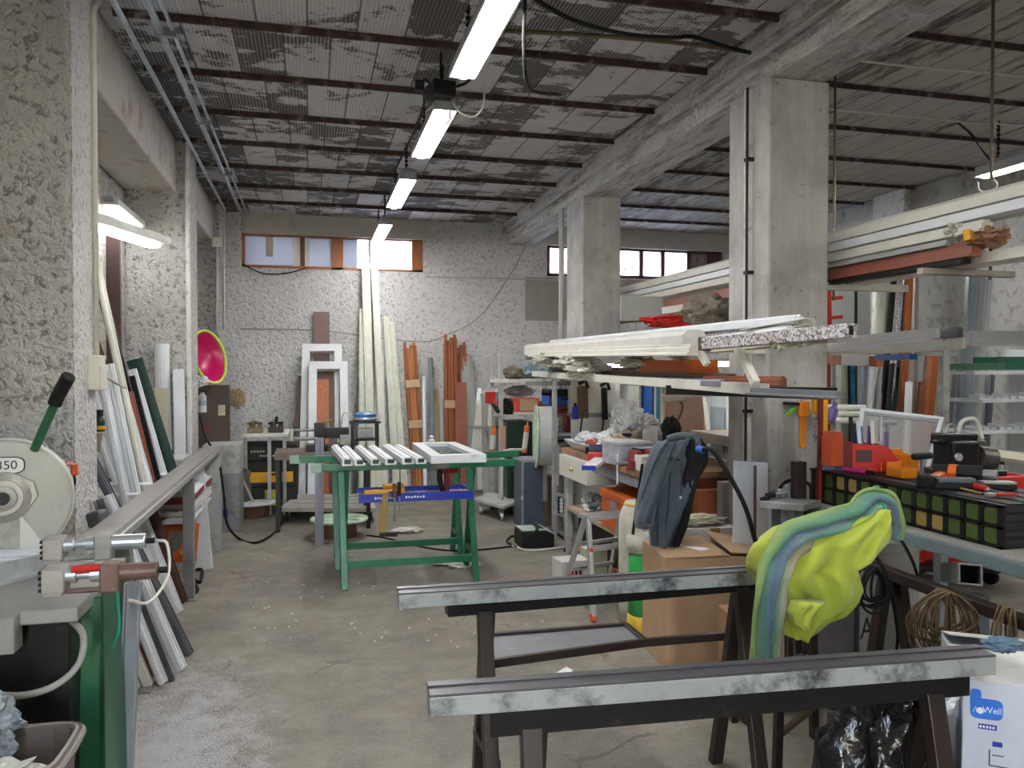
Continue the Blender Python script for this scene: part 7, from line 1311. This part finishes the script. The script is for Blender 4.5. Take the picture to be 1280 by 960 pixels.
# ---- sawhorses
def sawhorse(label, c0, c1, lx, splay, leg_m, beam_m, bw=.06, bh=.062, brace=True):
    c0, c1 = V(c0), V(c1); t = mk('sawhorse', label, 'sawhorse', ((c0.x+c1.x)/2, (c0.y+c1.y)/2, 0), 'dark steel sawhorses'); ax = (c1-c0).normalized(); nv = V((-ax.y, ax.x, 0))
    MB().bar(c0, c1, bw, bh).build('top_beam', beam_m, t, bevel=.003)
    for k in lx:
        p = c0+ax*k
        for s in (-1, 1): MB().bar(p+nv*s*.022+V((0, 0, -.02))+ax*.012*s, V((p.x, p.y, 0))+nv*s*splay+ax*.02*s,   .048, .035, up=nv).build('leg', leg_m, t, bevel=.003)
        if brace: MB().bar(V((p.x, p.y, .28))-nv*splay*.66, V((p.x, p.y, .28))+nv*splay*.66, .03, .03).build('cross_tie', leg_m, t, bevel=.002)
    return t, ax, nv
HB = .80
r0, r1 = at(558, 757, Z=HB-.03), at(978, 722, Z=HB-.03)
tR, axR, nvR = sawhorse('dark brown steel sawhorse further back, with a sheet tray below', r0, r1, (.135, 1.10), .20, DBR, HBLK)
zt = .50; f0, f1, f2, f3 = at(617, 829, Z=zt), at(806, 803, Z=zt), at(782, 783, Z=zt), at(614, 796, Z=zt)
MB().prism([f0, f1, f2, f3], (0, 0, .004)).build('tray_sheet', mat('tray_metal', (.22, .22, .24), .5, .4, var=.15, dirt=(.35, .33, .3), dirt_amt=.2), tR)
w = MB()
for a, b_ in ((f0, f1), (f1, f2), (f2, f3)): w.bar(a, b_, .022, .03)
w.bar(f1, at(905, 795, Z=zt), .022, .03); w.build('tray_frame', DBR, tR, bevel=.002)
g0, g1 = at(610, 897, Z=HB-.03), at(1200, 848, Z=HB-.03)
tF, axF, nvF = sawhorse('dark steel sawhorse nearest the camera', g0, g1, (.105, 1.12), .20, DBR, HBLK, .07, .062)
TOPR = mat('worn_rail_face', (.34, .36, .35), .45, .15, var=.15, scale=8, dirt=(.035, .035, .045), dirt_amt=.42, dscale=7); CAPR = mat('dark_rail_top', (.05, .048, .055), .38, var=.25, scale=20)
def toprail(label, a, b_, mcap):
    a, b_ = V(a), V(b_); t = mk('rail_profile', label, 'rail', (a+b_)/2-V((0, 0, .025)), 'grey rails on the sawhorses'); ax = (b_-a).normalized(); nv = V((-ax.y, ax.x, 0))
    MB().bar(a, b_, .07, .045, 'hollow', t=.25).build('rail_bar', TOPR, t, bevel=.003); dt = MB().bar(a+V((0, 0, .0235))+nv*.004, b_+V((0, 0, .0235))+nv*.004, .076, .008, 'box').build('dark_top', mcap, t, bevel=.002); MB().bar(a+V((0, 0, .0285))+nv*.02, b_+V((0, 0, .0285))+nv*.02, .025, .006).build('ridge', mcap, dt, bevel=.001); return t
ZR = HB+.026
toprail('grey paint spotted rail lying along the rear sawhorse', at(497, 749, Z=ZR-.0)+V((0, 0, 0)), at(981, 717, Z=ZR), CAPR)
toprail('grey paint spotted rail lying along the front sawhorse', at(535, 877, Z=ZR), at(1232, 826, Z=ZR), CAPR)
# third sawhorse along the right, with coils
h0, h1 = at(1083, 706, Z=.775), at(1288, 781, Z=.775)
d = (h1-h0).normalized(); h1 = h0+d*1.05
tT, axT, nvT = sawhorse('dark steel sawhorse at the right carrying rope coils and the end of the lime jacket', h0, h1, (.15, .98), .13, DBR, DBR, .045, .04)
def coil(name, label, c, rx, rz, n, r, m, cat, jit=.2, seed=0, dv=None):
    rr_ = random.Random(seed); pts = []; c = V(c); dv = dv or RT
    for i in range(n):
        ax_ = rx*(1+jit*(rr_.random()-.5)*2); az = rz*(1+.6*jit*(rr_.random()-.6)); oy = (rr_.random()-.5)*.06; ph = (rr_.random()-.5)*.5; top = .0
        for k in range(14):
            a = pi/2+2*pi*k/14; f = .35+.65*((1-sin(a))/2)**.6
            pts.append(c + dv*(ax_*f*cos(a)+ph*.04) + FW*oy + V((0, 0, az*(sin(a)-1))))
    return cable(name, label, pts, r, m, cat, n=2)
q = at(1180, 738, d=2.62); coil('rope_coil', 'big tan rope coil hanging on the right sawhorse', q, .078, .095, 26, .0032, STRAW, 'rope', .9, 3)
q = at(1258, 758, d=2.45); coil('rope_coil', 'small tan rope coil hanging at the right edge of the sawhorse', q, .026, .085, 8, .0032, STRAW, 'rope', .7, 4)
q = at(1090, 708, d=2.95); coil('cable_coil', 'black cable coil hanging below the lime jacket on the right sawhorse', q, .05, .075, 7, .0045, RUB, 'cable', .6, 5)
cable('power_cable', 'thin black cable looping from the black crate down behind the right sawhorse', [at(1105, 664, d=2.9), at(1125, 674, d=2.9), at(1140, 700, d=2.92), at(1147, 720, d=2.95), at(1152, 735, d=2.9)], .006, RUB)
cable('power_cable', 'black cable running down the leg of the right sawhorse to the floor', [at(1090, 690, d=2.95), at(1104, 710, d=2.93), at(1115, 745, d=2.95), at(1122, 790, d=2.98), at(1121, 812, d=3.0)], .007, RUB)
cable('power_cable', 'black cable lying beneath the tan coil on the floor', [at(1138, 806, Z=.01), at(1160, 818, Z=.01), at(1185, 812, Z=.01), at(1150, 822, Z=.01)], .007, RUB)
# grey box marked A under the table
t = mk('grey_cabinet', 'grey box marked with a big letter A below the crate table', 'cabinet', (3.07, 3.9, 0)); q0, q1 = at(1068, 815, Z=0), at(1140, 815, Z=0); y = 3.72
MB().bb(2.88, y, .003, 3.26, y+.35, .585).build('cabinet_body', mat('matt_grey_card', (.34, .34, .32), .6, var=.06), t, bevel=.004); MB().bb(2.86, y-.01, .55, 3.27, y+.36, .60).build('lid', GREYBOARD, t, bevel=.004)
text("A", .17, (2.925, y-.0015, .14), (pi/2, 0, 0), mat('ink', (.03, .03, .03), .8), t, 'marker_letter', .0008, .75)
tag(MB().bb(2.62, 3.72, .003, 2.85, 4.0, .40).build('grey_crate', mat('mauve_grey', (.17, .16, .17), .6), bevel=.006), 'dark grey crate left of the box marked A', 'crate')
# red wheeled thing on the far floor and square tube
t = mk('red_dolly', 'red and black wheeled dolly standing on the floor of the right bay', 'dolly', at(1190, 715, Z=0)); a, b_ = at(1142, 706, Z=.13), at(1238, 708, Z=.13); w = MB(); w.bar(a, b_, .30, .03); w.bar(a+V((.1, .25, 0)), b_+V((.1, .25, 0)), .1, .03); w.build('deck', HBLK, t, bevel=.004)
for q in (a, b_, (a+b_)/2+V((0, .3, 0))): MB().lathe([(.055, -.018), (.055, .018)], V((q.x, q.y, .057)), (.9, .3, 0), 18).build('wheel', RUB, t)
w = MB(); w.box(a+V((.05, .05, .07)), (.16, .16, .11)); w.box(b_+V((-.22, .10, .06)), (.24, .2, .08)); w.box((a+b_)/2+V((-.12, .1, .12)), (.16, .16, .16)); w.build('red_housing', mat('tool_red', (.55, .03, .02), .4), t, bevel=.015)
MB().tube(spline([at(1184, 692, d=4.6), at(1178, 700, d=4.55), at(1176, 712, d=4.5)]), .018, 8).build('white_strap', PVCW, t, smooth=True)
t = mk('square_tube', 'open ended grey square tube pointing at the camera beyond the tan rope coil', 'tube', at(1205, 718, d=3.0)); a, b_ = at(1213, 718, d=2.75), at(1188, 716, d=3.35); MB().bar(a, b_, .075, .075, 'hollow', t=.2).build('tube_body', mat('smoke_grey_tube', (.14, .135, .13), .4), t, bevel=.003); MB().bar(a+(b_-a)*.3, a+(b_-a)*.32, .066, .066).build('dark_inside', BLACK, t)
MB().bb(b_.x-.05, b_.y-.2, 0, b_.x+.0, b_.y-.15, b_.z-.04).build('prop', GREYP, t)
# ---- draped lime jacket, striped towel and what carries them
q = at(1012, 916, Z=0); t = mk('work_stool', 'dark steel stool hidden under the lime jacket', 'stool', (2.0, 3.0, 0)); zs_ = .62
S0 = [V((1.74, 2.72, 0)), V((2.05, 2.93, 0)), V((1.80, 3.15, 0)), V((2.18, 3.25, 0))]; S1 = [V((1.80, 2.78, zs_)), V((2.03, 2.92, zs_)), V((1.83, 3.06, zs_)), V((2.10, 3.12, zs_))]
for a, b_ in zip(S0, S1): MB().bar(a, b_, .03, .03).build('leg', DBR, t, bevel=.002)
MB().prism([S1[0], S1[1], S1[3], S1[2]], (0, 0, .03)).build('seat', HBLK, t, bevel=.004); MB().bar(S0[0]+V((.01, .01, .13)), S0[1]+V((0, 0, .13)), .02, .02).build('stretcher', BRONZE, t); MB().bar(S0[1]+V((0, 0, .13)), S0[3]+V((0, 0, .13)), .02, .02).build('stretcher', BRONZE, t)
t = mk('lime_jacket', 'lime green padded jacket draped over the stool and the end of the right sawhorse', 'jacket', at(1015, 790, d=2.62))
ROW = dense([(634, 1076, 1106), (644, 1046, 1110), (654, 1008, 1111), (664, 968, 1110), (678, 946, 1103), (694, 938, 1088), (708, 936, 1070), (722, 940, 1072), (738, 950, 1075), (754, 960, 1068), (768, 962, 1050), (780, 966, 1032), (788, 970, 1020), (791, 976, 1014)], 4)
def lrows(R_, d, dep, n=64):
    out = []
    for j, (y, xl, xr) in enumerate(R_):
        a = at(xl, y, d=d); b_ = at(xr, y, d=d); c = (a+b_)/2; e = (b_-a)/2; tt_ = j/len(R_); D = dep*(.55+.45*sin(pi*min(1, tt_*1.3+.08)))
        ring = []
        for i in range(n):
            k = 2*pi*i/n; fold = .22*sin(6*k+y*.035+1.0)*min(1, tt_*2)+.12*sin(11*k-y*.05)+.10*NZ.noise(V((cos(k)*2, sin(k)*2, y*.05)))
            ring.append(c + e*cos(k)*(1+.05*sin(7*k+y*.08)) + FW*(D*sin(k)*(1+fold)) + V((0, 0, .012*NZ.noise(V((k*2, y*.07, 3))))))
        out.append(ring)
    return out
MB().loft(lrows(ROW, 2.66, .13)).build('jacket_body', LIME, t, smooth=True)
MB().loft(rows(dense([(752, 990, 1030), (765, 984, 1018), (778, 990, 1012), (786, 1000, 1010)]), 2.50, .035, .2, seed=3)).build('sleeve_end', LIME, t, smooth=True)
MB().tube(spline([at(972, 770, d=2.56), at(985, 766, d=2.53), at(1000, 772, d=2.52)]), .007, 6).build('hem_seam', mat('lime_seam', (.28, .36, .02), .8), t, smooth=True)
t = mk('towel', 'green blue and beige striped towel thrown over the lime jacket', 'towel', at(946, 830, d=2.5))
TP = spline([at(1109, 672, d=2.66), at(1112, 652, d=2.64), at(1104, 630, d=2.64), at(1088, 627, d=2.64), at(1070, 644, d=2.62), at(1042, 655, d=2.58), at(1014, 664, d=2.56), at(992, 674, d=2.54), at(978, 692, d=2.52), at(969, 714, d=2.49), at(964, 740, d=2.48), at(960, 780, d=2.48), at(957, 830, d=2.50)], 6)
nT = len(TP)-1
def tw(u, v):
    i = min(int(u*nT), nT-1); f = u*nT-i; c = TP[i]*(1-f)+TP[i+1]*f; tg = (TP[min(i+2, nT)]-TP[max(i-1, 0)]).normalized()
    ac = tg.cross(FW).normalized(); 
    if ac.dot(V((1, 0, -1))) < 0 and u > .3: ac = -ac
    wd = .04+.012*min(1, u*1.6); s = v*2-1
    return c + ac*(s*wd) - FW*(.034*(1-s*s)+.012*sin(v*17+u*9)+.007*sin(u*40+v*5))
MB().sheet(tw, 90, 36, .012).build('towel_cloth', TOWEL, t, smooth=True)
MB().blob(at(1092, 634, d=2.66), (.05, .05, .06), .25, 2.5, 121, 4).build('bunched_end', mat('teal_towel', (.06, .28, .20), .9, var=.3, bump=.6, bscale=60), t, smooth=True)
t = mk('cardboard_box', 'small brown cardboard box under the lime jacket on the floor side', 'box', at(1000, 830, d=2.95)); q = at(998, 806, d=3.0); MB().box((1.98, 3.3, .22), (.26, .2, .43), -.2).build('box_body', mat('brown_card2', (.33, .17, .085), .7), t, bevel=.003); MB().box((1.98, 3.3, .4365), (.1, .202, .003), -.2).build('tape', TAPE, t)
# bottom right: bags and carton
t = mk('blue_carton', 'white carton with a blue logo at the bottom right corner', 'box', (1.77, 1.95, 0))
c0, c1 = at(1198, 826, d=2.05), at(1282, 862, d=1.75); zt = .70
A = V((1.60, 1.96, 0)); M = Mx.Rotation(-.62, 3, 'Z'); L1, L2, hh = .26, .40, .665
c0 = at(1203, 850, d=2.02); A = V((c0.x, c0.y, 0)); hh = c0.z
MB().prism([A, A+M @ V((L1, 0, 0)), A+M @ V((L1, L2, 0)), A+M @ V((0, L2, 0))], (0, 0, hh)).build('box_body', mat('blueish_white_card', (.50, .54, .62), .6, var=.05), t, bevel=.004)
MB().prism([A+V((0, 0, hh)), A+M @ V((L1, 0, hh)), A+M @ V((L1*1.05, .16, hh+.045)), A+M @ V((-.01, .16, hh+.035))], (0, 0, .004)).build('flap', CARDW, t); MB().prism([A+M @ V((L1, L2, hh)), A+M @ V((0, L2, hh)), A+M @ V((0, .24, hh+.04)), A+M @ V((L1, .24, hh+.04))], (0, 0, .004)).build('flap', CARDW, t)
def face(u, v, o=.0012): return A+M @ V((u*.62+.005, -o, 0))+V((0, 0, hh-v*.72+.01))
LB = mat('logo_blue', (.005, .14, .60), .5); w = MB(); lg = []
for i in range(28):
    a = 2*pi*i/28; lg.append(face(.078+.058*(abs(cos(a))**.45)*(1 if cos(a) > 0 else -1), .105-.036*(abs(sin(a))**.45)*(1 if sin(a) > 0 else -1)))
w.prism(lg, M @ V((0, .001, 0))); lg = []
for i in range(20): a = 2*pi*i/20; lg.append(face(.04+.02*(abs(cos(a))**.5)*(1 if cos(a) > 0 else -1), .070-.032*(abs(sin(a))**.5)*(1 if sin(a) > 0 else -1), .0014))
w.prism(lg, M @ V((0, .001, 0))); lp_ = w.build('logo_patch', LB, t)
rz = -.62; text('Well', .022, face(.098, .108, .0018), (pi/2, 0, rz), PAPER, lp_, 'lettering', .0004)
MB().tube([face(.030, .118, .0018), face(.040, .100, .0018), face(.045, .118, .0018)], .0016, 5).build('lettering', PAPER, lp_); MB().lathe([(.005, 0), (.008, 0), (.008, .001), (.005, .001)], face(.056, .112, .0014), M @ V((0, -1, 0)), 14).build('lettering', PAPER, lp_)
w = MB(); w.prism([face(.05, .158), face(.115, .158), face(.115, .176), face(.05, .176)], M @ V((0, .001, 0))); w.build('blue_block', BLUE, t); w = MB(); w.prism([face(.10, .215), face(.135, .215), face(.135, .232), face(.10, .232)], M @ V((0, .001, 0))); w.build('blue_block', BLUE, t)
w = MB(); [w.prism([face(.054+.0115*k, .163, .002), face(.061+.0115*k, .163, .002), face(.061+.0115*k, .171, .002), face(.054+.0115*k, .171, .002)], M @ V((0, .0005, 0))) for k in range(5)]; w.build('print', PAPER, t)
w = MB(); w.bar(face(.09, .245, .001), face(.09, .30, .001), .002, .002); w.bar(face(.09, .30, .001), face(.165, .30, .001), .002, .002); w.bar(face(.10, .262, .001), face(.14, .262, .001), .004, .001); w.build('printed_frame', mat('ink', (.03, .03, .03), .8), t)
q = at(1168, 905, d=1.98); t = mk('bin_bag', 'shiny black bin bag between the front sawhorse and the white carton', 'bag', (q.x, q.y, 0)); MB().blob((q.x+.03, q.y+.22, .36), (.17, .16, .36), .18, 2.6, 131, 5, flat=-.99).build('bag_body', BINBAG, t, smooth=True); MB().blob((q.x+.01, q.y+.12, .70), (.07, .06, .06), .4, 3, 132, 4).build('bag_neck', BINBAG, t, smooth=True)
for i, (px, py, d_) in enumerate([(1170, 868, 2.05), (1160, 885, 2.1)]): q = at(px, py, d=d_+.02); tag(MB().blob(q, (.05, .04, .025), .4, 3, 141+i, 4).build('paper_scrap', PAPER), ['crumpled white paper on top of the black bin bag', 'second crumpled paper lower on the black bin bag'][i], 'paper')
q = at(1095, 930, d=2.25); t = mk('blue_bag', 'dark navy bag with pale piping behind the right legs of the front sawhorse', 'bag', (q.x, q.y, 0)); bx_, by_ = q.x+.05, q.y+.12
MB().loft([[V((bx_+sx*a, by_+sy*b_, z)) for a, b_ in ((-1, -1), (0, -1.15), (1, -1), (1.1, 0), (1, 1), (0, 1.1), (-1, 1), (-1.1, 0))] for z, sx, sy in ((.003, .10, .08), (.10, .13, .10), (.30, .12, .09), (.46, .10, .07), (.52, .06, .04))]).build('bag_body', mat('navy_bag', (.012, .016, .05), .6), t, smooth=True)
MB().tube([V((bx_-.06, by_-.05, .525)), V((bx_-.112, by_-.085, .46)), V((bx_-.13, by_-.11, .30)), V((bx_-.14, by_-.11, .1)), V((bx_-.11, by_-.09, .01))], .005, 6).build('piping', PVC, t, smooth=True); MB().tube([V((bx_-.03, by_-.06, .53)), V((bx_+.0, by_-.095, .46)), V((bx_+.01, by_-.125, .30))], .005, 6).build('piping', PVC, t, smooth=True)
q = at(1258, 818, d=1.95); tag(MB().blob(q+V((.05, .06, .0)), (.05, .035, .016), .3, 2.5, 151, 4).build('blue_cloth', mat('pale_blue_cloth', (.10, .17, .24), .8, bump=.5, bscale=30)), 'pale blue cloth bundle on top of the white carton at the right edge', 'cloth')
# paper on the floor behind the front horse
q = at(672, 852, Z=.006); t = mk('paper_sheet', 'white paper scrap lying on the floor behind the front sawhorse', 'paper', q); MB().prism([at(618, 853, Z=.004), at(640, 851, Z=.004), at(688, 846, Z=.012), at(708, 834, Z=.02), at(716, 838, Z=.02), at(706, 852, Z=.006), at(676, 860, Z=.004), at(618, 858, Z=.004)], (0, 0, .003)).build('sheet', PAPER, t)
# ================================================================== ceiling cables
def CB(*pp, z): return [at(x, y, Z=z+dz) for x, y, dz in pp]
cable('power_cable', 'thick black cable sagging from the first ceiling lamp across to the near pillar', [at(655, -12, d=3.5), at(690, 12, d=3.6), at(730, 30, d=3.75), at(785, 43, d=4.0), at(840, 47, d=4.2), at(866, 46, d=4.25), at(905, 58, d=4.3), at(938, 66, d=4.35)], .011, RUB)
cable('power_cable', 'black cable loop hanging down right of the first ceiling lamp', [at(657, -12, d=3.5), at(655, 40, d=3.55), at(656, 85, d=3.6), at(660, 105, d=3.7), at(670, 115, d=3.85), at(700, 118, d=4.1)], .008, RUB)
cable('power_cable', 'straight dark conduit pipe along the ceiling from the lamps to the near pillar', [at(632, 38, d=4.25), at(750, 45, d=4.35), at(850, 54, d=4.4), at(930, 64, d=4.42)], .012, BRONZE, 'conduit')
cable('power_cable', 'white wire looped beside the second ceiling lamp', [at(560, 120, d=4.85), at(575, 140, d=4.85), at(592, 146, d=4.85), at(604, 132, d=4.8), at(604, 100, d=4.75), at(595, 75, d=4.7)], .006, WCABLE)
cable('power_cable', 'white wire arching over the head of the second ceiling lamp', [at(532, 140, d=4.95), at(545, 131, d=4.9), at(560, 134, d=4.85), at(562, 150, d=4.85), at(554, 157, d=4.9)], .006, WCABLE)
cable('power_cable', 'dark cable running from the second to the third ceiling lamp', [at(545, 115, d=4.9), at(530, 100, d=5.1), at(528, 140, d=5.6), at(505, 190, d=6.4), at(492, 215, d=6.7)], .008, RUB)
t = mk('ballast', 'dark ballast box with wires above the second ceiling lamp', 'ballast', at(552, 115, d=4.75)); q = at(551, 114, d=4.8); MB().box(q, (.14, .16, .09), .2).build('box', HBLK, t, bevel=.008); MB().tube([q, V((q.x, q.y, CZ))], .008, 6).build('hanger', BLACK, t); MB().box(q+V((-.13, 0, .02)), (.05, .05, .06)).build('connector', BLACK, t, bevel=.006); MB().tube(spline([q+V((.05, 0, .02)), q+V((.14, .02, .06)), q+V((.2, .1, .12))]), .009, 6).build('lead', BLACK, t, smooth=True)
cable('power_cable', 'thick dark cable slanting across the right bay ceiling', [at(1117, 44, X=3.9), at(1160, 66, X=4.1), at(1215, 86, X=4.4), at(1290, 97, X=5.0)], .016, RUB)
cable('power_cable', 'white wire run along a joist in the right bay ceiling', [at(1062, 74, Z=3.40), at(1130, 82, Z=3.40), at(1220, 90, Z=3.40), at(1290, 96, Z=3.40)], .008, WCABLE)
cable('power_cable', 'pale wire along the second joist of the right bay ceiling', [at(1038, 137, Z=3.40), at(1120, 144, Z=3.40), at(1200, 152, Z=3.40), at(1290, 157, Z=3.40)], .008, WCABLE)
cable('power_cable', 'cable dropping to the right bay lamp from the ceiling', [at(1198, 154, Z=3.40), at(1214, 168, d=5.4), at(1230, 190, d=5.5), at(1243, 206, d=5.5)], .008, RUB)
cable('lamp_wire', 'white wire ring hanging under the right bay lamp', [at(1222, 228, d=5.6), at(1224, 238, d=5.6), at(1236, 240, d=5.6), at(1246, 232, d=5.6), at(1242, 224, d=5.6)], .007, WCABLE)
# ------------------------------------------------------------------ finish
for o in S.objects:
    if '_o' in o: del o['_o']
vs = S.view_settings; vs.view_transform = 'Standard'; vs.look = 'None'; vs.gamma = 1; vs.use_curve_mapping = False; vs.exposure = 1.3
